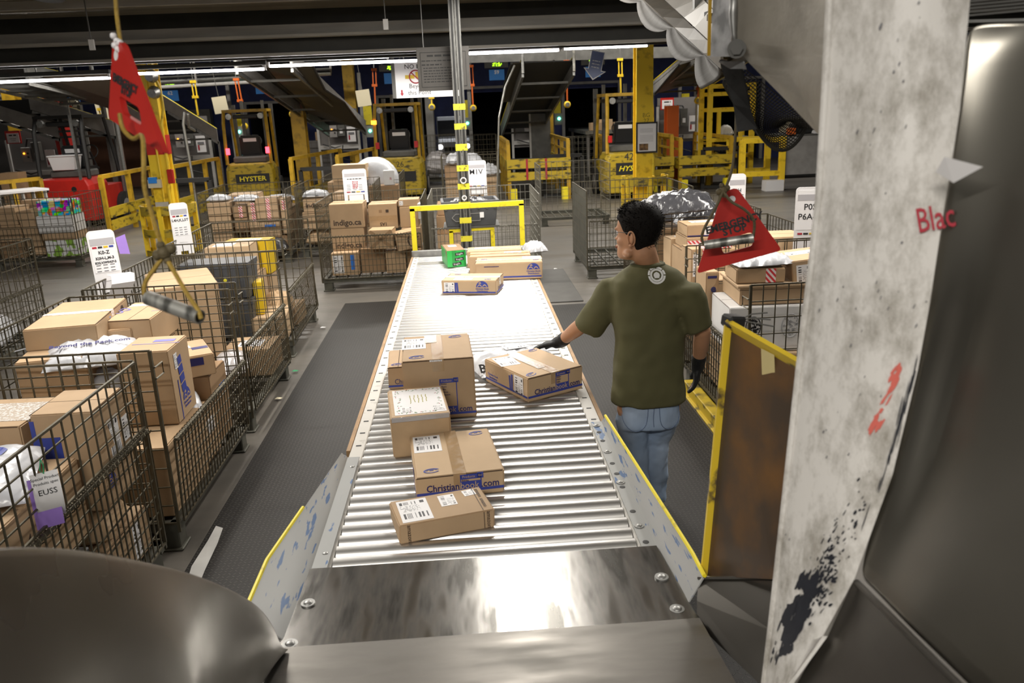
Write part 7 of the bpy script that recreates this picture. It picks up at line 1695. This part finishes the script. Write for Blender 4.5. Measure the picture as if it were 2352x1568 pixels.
rail_px('yellow guard rail between the red banded column and the tail lit forklift', (395, 385), 18.6, (500, 362), 21.6, 4, (.22, .48))
rail_px('yellow guard rail on the near side of the middle dock conveyor', (668, 372), 19.6, (780, 338), 23.5, 3, (.22, .45))
rail_px('yellow guard rail closest to the forklift numbered 26', (775, 366), 20.0, (858, 335), 23.5, 3, (.22, .45))
rail_px('yellow guard rail at the picture edge behind the partly cut cage', (-40, 425), 17.5, (90, 408), 18.6, 3, (.3,))
rail_px('short yellow guard rail in front of the far loaded belt', (1366, 300), 25.0, (1380, 306), 23.6, 2, (.6,), zt=1.35)
def platform(label, x0, x1, y0, y1, zt, zd, posts=4, red=False):
    t = thing('dock_platform', label, 'platform', (x0, y0, 0), 0, 'yellow dock platforms'); w_, d_ = x1 - x0, y1 - y0
    for x in (0, w_):
        MB().bar((x, .05, zt), (x, d_, zt), .08).build('top_rail', 'yellow_rail', t); MB().bar((x, 0, zd - .1), (x, d_, zd - .1), .06, .26).build('side_board', 'yellow_worn', t)
        for k in range(posts): MB().bar((x, .05 + (d_ - .05) * k / (posts - 1), .0), (x, .05 + (d_ - .05) * k / (posts - 1), zt), .09).build('post', 'yellow_rail', t)
        MB().bar((x, .05, (zt + zd) / 2), (x, d_, (zt + zd) / 2), .05).build('middle_rail', 'yellow_rail', t)
    MB().box((w_ / 2, 0, zd - .02), (w_ + .1, .08, .22)).build('front_board', 'yellow_worn', t); MB().box((w_ / 2, 0, zd - .32), (w_ + .1, .08, .20)).build('lower_board', 'yellow_worn', t)
    MB().box((w_ / 2, d_ / 2, zd - .14), (w_, d_, .03)).build('deck', 'grey_dark', t)
    for x in (.1, w_ - .1): MB().box((x, 0.02, .15), (.16, .14, .3)).build('leg', 'yellow_bright', t)
    if red:
        for x in (w_ * .3, w_ * .62): MB().box((x, -.045, zd - .16), (.05, .006, .5)).build('red_stripe', 'ink_red', t)
    return t
platform('yellow loading platform with red stripes beyond the far post, under the sheeted conveyor', 1.08, 2.55, 20.2, 24.2, 1.42, .92, 4, True)
platform('yellow loading platform to the rear of the plain yellow column', 5.45, 6.75, 20.6, 24.0, 1.30, .80, 3)
platform('narrow yellow guard frame tight behind the plain yellow column', 4.75, 5.30, 20.9, 23.6, 1.38, .78, 3)
for k, (x, y, lb) in enumerate(((6.1, 20.9, 'black steel frame table inside the platform behind the plain column'), (-8.2 + 1.8, 17.9, 'black steel frame table behind the guard rail near the red banded column'), (2.0, 20.7, 'black steel bar frame inside the red striped platform'), (-3.9, 19.9, 'black steel frame behind the middle conveyor guard rail'))):
    t = thing('steel_trestle', lb, 'trestle', (x, y, 0), 0, 'black steel frames')
    MB().bar((0, 0, 1.02), (.95, 0, 1.02), .09).build('top_bar', 'black', t)
    for xx in (0, .95): MB().bar((xx, 0, 0), (xx, 0, 1.0), .09).build('leg', 'black', t)
    MB().bar((0, 0, .06), (.95, 0, .06), .07).build('bottom_bar', 'black', t)
# shelving of yellow steel and work table by the white liner
t = thing('yellow_rack', 'tall open yellow steel rack standing past the mesh sling', 'rack', (7.0, 22.0, 0))
a = pt(1632, 200, 22.0); t.location = (a.x, 22.0, 0)
for xx in (0, 1.15):
    for yy in (0, .8): MB().bar((xx, yy, 0), (xx, yy, 2.62), .12).build('upright', 'yellow', t)
for z in (2.56, 2.36, 1.95, 1.18, .75):
    for yy in (0, .8): MB().bar((0, yy, z), (1.15, yy, z), .10).build('shelf_beam', 'yellow', t)
for xx in (.25, .85): MB().bar((xx, 0, 1.2), (xx, 0, 1.95), .09).build('divider', 'yellow', t)
MB().box((.6, .4, 1.22), (1.1, .75, .04)).build('shelf', 'grey_dark', t); MB().box((.6, .4, .78), (1.1, .75, .04)).build('shelf', 'grey_dark', t)
for k, (x, z, m_, lb) in enumerate(((.55, 1.245, 'blue_sign', 'pale blue packet on the yellow rack shelf'), (.5, .805, 'black', 'dark machine part on the lower yellow rack shelf'))):
    mailer(lb, (a.x + x, 22.35, z), (.36, .3, .30), .2, 'poly_white' if k == 0 else 'poly_grey', 150 + k)
t = thing('work_table', 'yellow steel work table with a grey back panel and papers near the white liner', 'table', (7.9, 20.0, 0)); a = pt(1706, 330, 20.0); t.location = (a.x, 20.0, 0)
for xx in (0, 1.0):
    for yy in (0, 1.0): MB().bar((xx, yy, 0), (xx, yy, 1.30 if xx else 1.25), .13).build('leg', 'yellow', t)
for yy in (0, 1.0):
    for z in (1.22, .42): MB().bar((0, yy, z), (1.0, yy, z), .12).build('rail', 'yellow', t)
MB().box((2.05, .05, .82), (2.0, .10, .92)).build('grey_panel', 'grey_paint', t); MB().box((2.0, .6, 1.30), (2.1, 1.1, .05)).build('table_top', 'grey_dark', t)
for xx in (1.25, 2.6): MB().box((xx, .15, 1.36), (.16, .2, .24)).build('end_block', 'orange', t)
for k, (x, z, w_, h_) in enumerate(((1.55, 1.33, .5, .26), (2.2, 1.33, .5, .30))):
    o = tag(MB().box((a.x + x, 20.3, z + h_ / 2), (w_, .3, h_)).build('paper_tray', 'black', bevel=.02), ('black tray spilling white papers on the work table', 'black tray pushed to the end of the work table')[k], 'tray')
    if k == 0: MB().box((a.x + x + .05, 20.16, z + .2), (.32, .04, .18), Euler((.4, .2, 0)).to_matrix()).build('paper_sheet', 'paper', o); MB().box((a.x + x + .35, 20.1, z + .1), (.2, .03, .26), Euler((.1, .4, 0)).to_matrix()).build('paper_sheet', 'paper', o)
o = tag(MB().box(tuple(pt(1818, 288, 20.6)), (.62, .03, .32)).build('white_card', 'cream'), 'white card standing above the work table under the mesh sling', 'card'); MB().bar((0, 0, 0), (0, 0, .01), .01)
MB().bar(pt(1818, 288, 20.62) + Vector((0, .02, -.5)), pt(1818, 288, 20.62) + Vector((0, .02, 0)), .03).build('card_stick', 'grey_dark', o)
tag(MB().box((a.x + 2.3, 19.9, .2), (.55, .45, .4)).build('white_tub', 'white_plastic', bevel=.02), 'pale plastic tub on the floor in front of the work table', 'tub'); tag(MB().cyl((a.x + 1.0, 20.1, .36), (a.x + 2.0, 20.1, .36), .10, 12).build('black_pipe', 'black'), 'thick black pipe below the grey panel of the work table', 'pipe')
tag(MB().box((a.x + .78, 19.95, .13), (.45, .3, .26)).build('white_block', 'white_plastic'), 'white block at the foot of the work table', 'block')

# ------------------------------------------------------------------ inclined dock conveyors
def incline(label, A, YA, B, YB, width, flip=1, sheet='grey_paint', legs=True):
    """Conveyor sloping up from A (low end) to B (high end); its visible side plate faces us."""
    a, c = pt(*A, YA), pt(*B, YB); t = thing('dock_conveyor', label, 'conveyor', tuple(a), 0, 'inclined dock conveyors'); d = c - a
    s = Vector((width * flip, 0.0, 0)); up = Vector((0, 0, .17))
    for k, off in enumerate((Vector((0, 0, 0)), s)):
        MB().sheet([[off - up, off + up], [off + d - up, off + d + up]], .04).build('side_plate', sheet, t)
        MB().tube([off + up, off + d + up], .014, 6).build('yellow_trim', 'yellow_bright', t)
        b = MB(); b.bar(off - up * 1.3, off + d - up * 1.3, .05, .07); b.build('lower_channel', 'galv', t)
    MB().sheet([[up * .4, s + up * .4], [d + up * .4, d + s + up * .4]], .02).build('belt', 'black', t)
    for k in range(5): p = d * ((k + .5) / 5) - up * 1.3; MB().bar(p, p + s, .05).build('cross_brace', 'grey_dark', t)
    for k in (0, 1):
        p = (Vector((0, 0, 0)), d)[k]; top = 5.56 - a.z if k else -a.z
        for off in (Vector((0, 0, 0)), s): MB().bar(p + off - up, Vector((p.x + off.x, p.y + off.y, top)), .05).build('support_leg', 'galv', t)
    return t, a, d, s
cv_left = incline('grey sided inclined conveyor at the picture edge in front of the red mast', (135, 300), 20.5, (-60, 240), 20.5, 1.3, 1)[0]
cv_col = incline('grey sided inclined conveyor emerging behind the red banded column', (500, 310), 23.5, (330, 205), 23.5, 1.3, -1)[0]
cv_pale = incline('pale sided inclined conveyor rising toward the camera beside forklift 26', (838, 290), 25.5, (668, 135), 17.5, 1.1, -1)[0]
cv_dark = incline('dark sided inclined conveyor rising straight above the red striped platform', (1150, 300), 26.0, (1200, 150), 19.0, 1.15, 1, 'grey_dark')[0]
cv_right = incline('grey sided inclined conveyor rising behind the plain yellow column', (1500, 200), 24.5, (1600, 118), 20.0, 1.3, 1)[0]
# perforated dark undersides hanging from the conveyors
mat('perforated', (.05, .042, .03), .5)
nt = M['perforated'].node_tree; tc_ = nt.nodes.new('ShaderNodeTexCoord'); vo = nt.nodes.new('ShaderNodeTexVoronoi'); vo.inputs['Scale'].default_value = 16; vo.inputs['Randomness'].default_value = .25; nt.links.new(tc_.outputs['Object'], vo.inputs[0])
cp = nt.nodes.new('ShaderNodeMath'); cp.operation = 'GREATER_THAN'; cp.inputs[1].default_value = .022; nt.links.new(vo.outputs['Distance'], cp.inputs[0]); nt.links.new(cp.outputs[0], nt.nodes['Principled BSDF'].inputs['Alpha'])
def apron(t, px, Y0, Y1):
    q0 = Vector(t.location)
    n = len(px) // 2; rows = [[pt(*px[2 * i], Y0 + (Y1 - Y0) * i / (n - 1)) - q0, pt(*px[2 * i + 1], Y0 + (Y1 - Y0) * i / (n - 1)) - q0] for i in range(n)]
    MB().sheet(rows, .01).build('perforated_apron', 'perforated', t); MB().tube([r[0] for r in rows], .03, 6).build('edge_frame', 'black', t); MB().tube([r[1] for r in rows], .03, 6).build('edge_frame', 'black', t); return t
cv_hid = incline('dark conveyor with a sagging perforated apron behind the hanging red plate', (258, 215), 19.0, (60, 165), 17.5, 1.0, -1, 'grey_dark')[0]
apron(cv_hid, [(95, 176), (262, 170), (140, 212), (262, 230), (165, 222), (258, 252)], 17.5, 19.0)
apron(cv_pale, [(605, 150), (715, 145), (640, 190), (745, 205), (690, 232), (790, 235), (705, 260), (838, 300)], 17.5, 22.5)
apron(cv_dark, [(1175, 145), (1272, 140), (1160, 190), (1262, 185), (1152, 235), (1240, 230)], 19.0, 22.5)
apron(cv_right, [(1560, 150), (1640, 125), (1530, 185), (1640, 165), (1505, 215), (1600, 190)], 20.5, 23.5)
# machine frames and control boxes under each dock conveyor
def station(label, px, py, Y, w=1.25):
    a = pt(px, py, Y); t = thing('control_station', label, 'control station', (a.x, Y, 0), 0, 'dock control stations'); z = a.z
    MB().box((0, .2, z), (w, .05, 1.3)).build('back_panel', 'trailer_wall', t)
    for x in (-w / 2, w / 2): MB().bar((x, .15, 0), (x, .15, z + .4), .07).build('post', 'grey_light', t)
    MB().bar((-w / 2, .15, z - .5), (w / 2, .15, z - .5), .06, .12).build('lower_beam', 'grey_light', t)
    n = MB(); n.box((-w * .30, 0, z + .48), (.40, .03, .34)); n.build('red_notice_frame', 'red_paint', t); m_ = MB(); m_.box((-w * .30, -.02, z + .46), (.32, .01, .25)); m_.build('notice_sheet', 'paper', t); print_lines(t, [(-w * .30 - .10, -w * .30 + .10, z + .53, .035, -.028), (-w * .30 - .09, -w * .30 + .09, z + .44, .012, -.028), (-w * .30 - .06, -w * .30 + .06, z + .39, .010, -.028)], 'ink', int(px))
    MB().box((-w * .10, 0, z), (.24, .14, .40)).build('switch_box', 'grey_paint', t, bevel=.01); MB().box((w * .10, 0, z + .08), (.22, .16, .50)).build('drive_box', 'grey_dark', t, bevel=.01)
    MB().box((w * .10, -.085, z - .02), (.09, .01, .13)).build('box_label', 'paper', t); MB().cyl((-w * .13, -.075, z + .04), (-w * .13, -.095, z + .04), .022, 8).build('indicator_lamp', 'lamp_amber', t)
    for dz in (-.02, -.12): MB().cyl((-w * .06, -.07, z + dz + .06), (-w * .06, -.09, z + dz + .06), .025, 8).build('push_button', 'black', t)
    MB().box((w * .34, -.02, z - .12), (.26, .02, .46)).build('safety_poster', 'paper', t); MB().box((w * .34 - .07, -.035, z - .22), (.04, .01, .14)).build('poster_mark', 'ink_red', t); MB().box((w * .34, -.035, z - .10), (.18, .01, .07)).build('poster_picture', 'ink_grey', t)
    MB().tube([(-w * .10, 0, z + .2), (-w * .05, 0, z + .42), (w * .08, 0, z + .40), (w * .10, 0, z + .33)], .022, 6).build('cable', 'black', t); MB().tube([(-w * .4, .05, z - .40), (-w * .1, 0, z - .52), (w * .1, .0, z - .45), (w * .05, 0, z - .85), (w * .3, .0, z - .95)], .022, 6).build('cable', 'black', t)
    return t
station('control station with a red framed notice under the pale sided conveyor', 775, 300, 26.4)
station('control station with a red framed notice above the red striped platform', 1222, 290, 26.8)
station('control station with a red framed notice seen past the plain yellow column', 1560, 275, 25.0)
station('control station with electric motors half hidden by the red banded column', 425, 322, 24.5, 1.3)
station('control station behind the cage aisle at the picture edge', 75, 355, 23.5, 1.4)

# ------------------------------------------------------------------ dock signs, bay lights, hanging arms
def bay(label, px, py, num, Y=28.0, led='DOOR 61'):
    a = pt(px, py, Y); t = thing('bay_sign', label, 'sign', tuple(a), 0, 'numbered bay signs')
    MB().box((0, 0, 0), (.50, .03, .33)).build('blue_board', 'blue_sign', t); 
    if num: text(num, .16, 'white_sign', t, (0, -.018, .08), (PI / 2, 0, 0), bold=.004)
    h = MB(); h.box((.0, .05, .32), (.78, .14, .20)); h.build('display_housing', 'grey_dark', t)
    if led:
        b = MB(); R = random.Random(int(px))
        for i in range(14):
            for j in range(5):
                if R.random() < .62: b.box((-.12 + .022 * i, -.025, .28 + .024 * j), (.017, .006, .018))
        b.build('led_dot_pattern', 'led_green', t)
    for x in (-.3, .3): MB().bar((x, .05, .4), (x, .05, 5.56 - a.z), .02).build('hanger', 'galv', t)
bay('blue bay sign showing 61, behind the perforated apron of the middle conveyor', 605, 203, '61'); bay('blue bay sign showing 59, beside the post and notice board', 1141, 172, '59'); bay('blue bay sign mostly hidden by the arrow shaped sign', 1362, 165, '58')
bay('blue bay sign partly hidden by the red banded column', 392, 220, '62'); bay('blue bay sign showing 63, behind the hose reel', 166, 232, '63'); bay('bay display with only green letters showing beside the white pictogram sign', 900, 180, '', led='x')
def arm(label, px0, py0, px1, py1, Y, m, lamp=None, lift=0.35):
    a, c = pt(px0, py0, Y), pt(px1, py1, Y); t = thing('dock_lamp_arm', label, 'lamp arm', tuple(a), 0, 'hanging dock lamp arms'); d = c - a
    MB().bar((-.04, 0, 0), d * .5 + Vector((-.04, 0, 0)), .03).build('twin_bar', m, t); MB().bar((.05, 0, 0), d * .5 + Vector((.05, 0, 0)), .03).build('twin_bar', m, t); MB().bar(d * .46, d, .04).build('lower_arm', m, t)
    for f_ in (.02, .46): MB().box(d * f_, (.16, .07, .07)).build('joint', m, t)
    MB().bar((0, 0, 0), (0, 0, 5.56 - a.z), .02).build('hanger_rod', 'galv', t)
    if lamp: b = MB(); e = d; b.ball(e, .10, 8); b.build('lamp_head', 'yellow', t, smooth='all'); MB().cyl(e + Vector((0, -.11, 0)), e + Vector((0, -.08, 0)), .06, 10).build('lens', 'galv', t)
for k, (q, lb) in enumerate((((443, 186, 455, 265, 24.0, 'yellow', None), 'yellow hanging dock arm right of the blue bay sign'), ((542, 180, 562, 290, 24.5, 'orange', 1), 'orange hanging dock arm ending over the tail lit forklift'), ((664, 215, 672, 262, 24.0, 'yellow', 1), 'short yellow dock lamp arm before the dark doorway'), ((859, 158, 862, 240, 25.5, 'orange', None), 'orange hanging dock arm above forklift 26'), ((990, 205, 992, 246, 24.5, 'yellow', 1), 'yellow dock lamp arm beside the white pictogram sign'), ((1081, 150, 1087, 248, 25.0, 'orange', 1), 'orange dock lamp arm just past the tape banded post'), ((1301, 139, 1303, 240, 24.0, 'orange', 1), 'orange dock lamp arm in front of the widest dark doorway'), ((1424, 135, 1426, 218, 24.0, 'yellow', None), 'yellow hanging dock arm above the half hidden forklift'), ((1607, 180, 1602, 231, 24.0, 'orange', 1), 'orange dock lamp arm beside the yellow rack'), ((100, 212, 110, 280, 24.0, 'orange', None), 'orange hanging dock arm close to the red mast'), ((230, 250, 243, 292, 24.0, 'yellow', 1), 'short yellow arm beside the hanging red plate'))):
    lb = lb.replace('right of', 'past'); arm(lb, *q)
def bumper(label, px, py, Y, w, h, box=True):
    a = pt(px, py, Y); t = thing('dock_light_panel', label, 'panel', tuple(a), 0, 'yellow dock panels'); MB().box((0, 0, 0), (w, .05, h)).build('yellow_panel', 'yellow_bright', t)
    MB().bar((-w * .7, .05, h * .6 - 2.2 if False else -a.z), (-w * .7, .05, 1.3), .10).build('mounting_post', 'grey_paint', t)
    if box: MB().box((.02, -.02, -h * .85), (.26, .12, .36)).build('switch_box', 'grey_paint', t); MB().cyl((.04, -.08, -h * .82), (.04, -.10, -h * .82), .045, 10).build('green_lamp', 'lamp_green', t)
for q, lb in (((545, 278, 27, .26, .40), 'yellow dock panel with a green lamp behind the tail lit forklift'), ((845, 265, 27, .26, .58), 'yellow dock panel beside the low end of the pale sided conveyor'), ((1069, 250, 27.5, .16, .55), 'narrow bright yellow dock panel half covered by the banded post'), ((1280, 242, 27, .22, .50), 'yellow dock panel behind the far yellow column'), ((1574, 230, 26, .24, .40), 'yellow dock panel with a green lamp beside the orange lamp arm')): bumper(lb, *q)
for q, lb in (((506, 241, 24.5), 'cream card hanging before the navy dock wall near the 61 sign'), ((835, 225, 25.0), 'cream card hanging above the pale sided conveyor'), ((1252, 208, 26.0), 'cream card partly behind the far yellow column'), ((98, 262, 24.0), 'cream card behind the picture edge conveyor'), ((238, 255, 25.0), 'pale card half hidden by the hanging red plate')):
    a = pt(*q[:2], q[2]); t = thing('hanging_card', lb, 'card', tuple(a), (0, -.10, 0), 'hanging cards'); MB().box((0, 0, 0), (.40, .01, .46)).build('card_sheet', 'cream', t); MB().bar((0, .01, .2), (0, .01, 5.58 - a.z), .012).build('string', 'grey_dark', t)
# loaded belt at the dock and far cages
t = thing('dock_belt', 'loaded roller belt running to the dock behind the far forklift', 'conveyor', (3.0, 25, 0)); a = pt(1385, 302, 25.0); t.location = (a.x, 25, 0)
MB().box((0, 1.5, a.z), (1.2, 4.0, .10)).build('belt', 'galv_pipe', t)
for x in (-.5, .5):
    for yy in (-.3, 3.2): MB().bar((x, yy, 0), (x, yy, a.z), .07).build('leg', 'grey_paint', t)
for k, (dx, w_, h_, lb) in enumerate(((-.28, .34, .22, 'small brown carton first on the dock belt'), (.02, .42, .30, 'taller brown carton in the middle on the dock belt'), (.40, .30, .20, 'pale small carton last on the dock belt'))):
    carton(lb, (a.x + dx, 24.7 + .25 * k, a.z + .055), (w_, .35, h_), .2 * k, 'card_light' if k else 'card', 'x', 'cartons on the dock belt')
far = wire_cage('empty bright wire cage standing in front of the dock belt', (2.35 + .35, 22.0, 0), 0.05, 1.35, 1.0, 1.35, 'full', .5, group='far wire cages', near=False, m='wire_new')
a = pt(1238, 355, 22.0); far.location = (pt(1230, 350, 23.2).x + .85, 23.2, 0)
c_ = wire_cage('wire cage of mixed parcels in the passage beyond the post', (-.55, 19.6, 0), 0.0, 1.36, 1.1, 1.2, 'full', .5, group='far wire cages', near=False)
for k, (x0, x1, z0, z1, m_, lb) in enumerate(((-.48, -.14, .172, .62, 'card', 'upright carton on the deck of the passage cage'), (-.10, .30, .172, .50, 'card_dark', 'dark carton on the deck of the passage cage'), (.34, .76, .172, .66, 'card', 'carton at the far side of the passage cage'), (-.48, -.05, .63, .95, 'card_dark', 'dark carton above the upright one in the passage cage'), (-.02, .30, .51, .92, 'card_white', 'white carton in the middle of the passage cage'))): item(lb, x0, x1, 19.75, 20.3, z0, z1, 0, m_, 'x', 'parcels in the passage cage')
for k, (x, z, lb) in enumerate(((-.2, .955, 'white bag on top of the passage cage, beside the post'), (.16, .925, 'grey white bag in the middle of the passage cage heap'), (.55, .665, 'crumpled white bag at the far side of the passage cage'))): mailer(lb, (x, 20.0, z), (.5, .45, .28), .3 * k, 'poly_white', 170 + k, 'parcels in the passage cage', crumple=.05)
c2 = wire_cage('wire cage holding a big clear wrapped roll in the doorway behind forklift 26', (-1.30, 25.5, 0), 0.0, 1.1, 1.0, 1.5, 'full', .6, group='far wire cages', near=False); mailer('clear plastic wrapped roll in the doorway cage', (-.85, 26.0, .3), (.8, .7, .7), .2, 'poly_clear', 180, crumple=.05)
c3 = wire_cage('pale wire cage of grey cartons in the dark doorway near the brown topped column', (-5.35, 27.0, 0), 0.0, 1.3, 1.0, 1.4, 'full', .6, group='far wire cages', near=False); item('pile of pale grey carton in the dark doorway cage', -5.2, -4.2, 27.2, 27.8, .172, 1.45, 0, 'trailer_wall', 'x'); item('small brown carton on the pale pile in the doorway', -4.75, -4.4, 27.25, 27.6, 1.455, 1.72, 0, 'card', 'x')
c4 = wire_cage('tan wire cage beyond the passage, under the bright doorway edge', (-.1, 27.5, 0), 0.0, 1.2, 1.0, 1.4, 'full', .6, group='far wire cages', near=False)
# bright sheet metal door edge and grey door posts
for px, y0_, y1_, m_, lb in ((1083, 205, 330, 'galv_pipe', 'bright vertical door track beyond the banded post'), (995, 222, 395, 'grey_light', 'grey steel door post beside the van doorway')):
    a = pt(px, y1_, 29.0); t = thing('door_post', lb, 'post', (a.x, 29.0, 0)); tag(t, kind='thing'); MB().box((0, 0, 1.4), (.12 if px > 1000 else .26, .14, 2.8)).build('post_shaft', m_, t); MB().box((0, 0, .03), (.4, .3, .06)).build('foot_plate', 'grey_paint', t)
t = thing('steel_sheeting', 'dark steel sheet screen beside the far yellow column', 'screen', tuple(pt(1250, 300, 24.0)), 0); MB().box((-.12, .1, -.1), (.62, .04, 2.1)).build('screen_sheet', 'grey_dark', t); MB().bar((-.4, .1, -2.0), (-.4, .1, .9), .05).build('post', 'grey_light', t)
# thin vertical rods and handrails
for (pa_, pb_, Y, lb) in (((1182, 150), (1142, 430), 18.5, 'thin bright rod standing in front of the striped platform'), ((1690, 250), (1690, 251), 18, None)):
    if lb: t = thing('guide_rod', lb, 'rod', tuple(pt(*pb_, Y))); b = MB(); b.tube([(0, 0, -pt(*pb_, Y).z), (0, 0, 0), pt(*((pa_[0] + pb_[0]) / 2 - 16, 270), Y) - pt(*pb_, Y), pt(1160, 200, Y) - pt(*pb_, Y), pt(*pa_, Y) - pt(*pb_, Y)], .022, 6); b.build('rod', 'galv_pipe', t)
t = thing('loop_handrail', 'tall bent grey handrail before the conveyor behind the red banded column', 'handrail', tuple(pt(442, 405, 18.0))); q0 = Vector(t.location); MB().tube([Vector((0, 0, -q0.z)), Vector((0, 0, 0)), pt(421, 285, 18.0) - q0, pt(424, 258, 18.0) - q0, pt(432, 262, 18.0) - q0, pt(434, 292, 18.2) - q0, pt(448, 300, 18.4) - q0], .028, 8).build('bent_tube', 'galv_pipe', t, smooth=True)
# pipes and trusses above the dock
for k, (pa_, pb_, Y, r_, m_, lb) in enumerate((((-60, 212), (760, 168), 25.5, .07, 'galv_pipe', 'bright silver pipe run above the dock doors on the cage side'), ((-60, 200), (760, 158), 25.7, .04, 'galv_pipe', 'thin silver pipe just above the bright pipe run'), ((-60, 224), (620, 186), 25.2, .05, 'grey_light', 'pale beam under the silver pipes above the dock doors'), ((1070, 132), (1620, 118), 24.5, .14, 'grey_dark', 'deep pale beam crossing above the dock beyond the post'), ((560, 150), (1000, 138), 25.0, .05, 'galv', 'grey pipe above forklift 26'))):
    a, c = pt(*pa_, Y), pt(*pb_, Y); t = thing('overhead_pipe' if k != 3 else 'overhead_girder', lb, 'pipe' if k != 3 else 'beam', tuple(a)); tag(t, kind='thing')
    if k == 3: MB().bar((0, 0, 0), c - a, .12, .30).build('web', m_, t)
    else: MB().tube([(0, 0, 0), c - a], r_, 8).build('tube', m_, t, smooth=True)
    b = MB(); n = 5
    for i in range(n): p = (c - a) * (i / (n - 1)); b.bar(p, Vector((p.x, p.y, 5.5 - a.z)), .05)
    b.build('drop_hanger_grating', 'grey_paint', t)
for k, px in enumerate((300, 420, 470, 520, 1220, 1310, 1420)):
    pass
# hanging ceiling boxes on the mezzanine
for k, (px, py, Y, lb) in enumerate(((211, 103, 8.9, 'small grey box on a rod below the ceiling behind the hanging red plate'), (886, 56, 8.9, 'small grey box on a rod below the ceiling near the post'))):
    a = pt(px, py, Y); t = thing('ceiling_pendant', lb, 'fitting', tuple(a)); MB().box((0, 0, 0), (.05, .03, .10)).build('housing', 'grey_light', t); MB().bar((0, 0, .04), (0, 0, 3.5 - a.z), .01).build('rod', 'grey_dark', t)
for k, (px, py, lb) in enumerate(((112, 8, 'dark net bag slung under the ceiling by the yellow cord'), (735, 55, 'dark cable bunch under the ceiling at mid span'), (1290, 22, 'dark motor bracket under the ceiling past the post'))):
    a = pt(px, py, 8.6); t = thing('ceiling_fitting', lb, 'fitting', (a.x, a.y, 3.5)); b = MB(); b.loft([[Vector((w_ * math.cos(q), .2 * math.sin(q), z)) for q in [2 * PI * i / 12 for i in range(12)]] for w_, z in ((.25, 0), (.22, -.05), (.10, -.10))]); b.build('housing', 'net', t)

t = thing('sorting_belt', 'white topped flat belt behind the partly cut cage at the picture edge', 'conveyor', (0, 0, 0)); a, c = pt(-80, 456, 16.0), pt(95, 427, 17.0)
t.location = (a.x, a.y, 0); d = Vector((c.x - a.x, c.y - a.y, 0)); z = (a.z + c.z) / 2
MB().bar((0, 0, z), (d.x, d.y, z), .7, .04).build('belt', 'white_plastic', t)
for k in range(4):
    for q in (-.3, .3): n_ = Vector((-d.y, d.x, 0)).normalized() * q; p = d * (.05 + .3 * k) + n_; MB().bar((p.x, p.y, 0), (p.x, p.y, z - .02), .05).build('leg', 'grey_light', t)
t = thing('wall_cabinet', 'tall grey electrical cabinet high behind the picture edge conveyor', 'cabinet', tuple(pt(18, 222, 26.0)), 0)
MB().box((0, 0, 0), (.9, .4, 1.1)).build('body', 'grey_paint', t, bevel=.02); MB().box((0, -.205, 0), (.40, .02, 1.0)).build('door', 'grey_light', t); MB().bar((0, 0, .5), (0, 0, 5.56 - t.location.z), .06).build('hanger', 'galv', t)

# ------------------------------------------------------------------ lettering becomes mesh
bpy.context.view_layer.update()
dg = bpy.context.evaluated_depsgraph_get()
for o in [o for o in COL.objects if o.type == 'FONT']:
    me = bpy.data.meshes.new_from_object(o.evaluated_get(dg)); me.name = 'lettering'
    n = bpy.data.objects.new('lettering', me); COL.objects.link(n); n.parent = o.parent
    n.location, n.rotation_euler, n.scale = o.location.copy(), o.rotation_euler.copy(), o.scale.copy()
    if not me.materials: me.materials.append(o.data.materials[0])
    bpy.data.objects.remove(o)
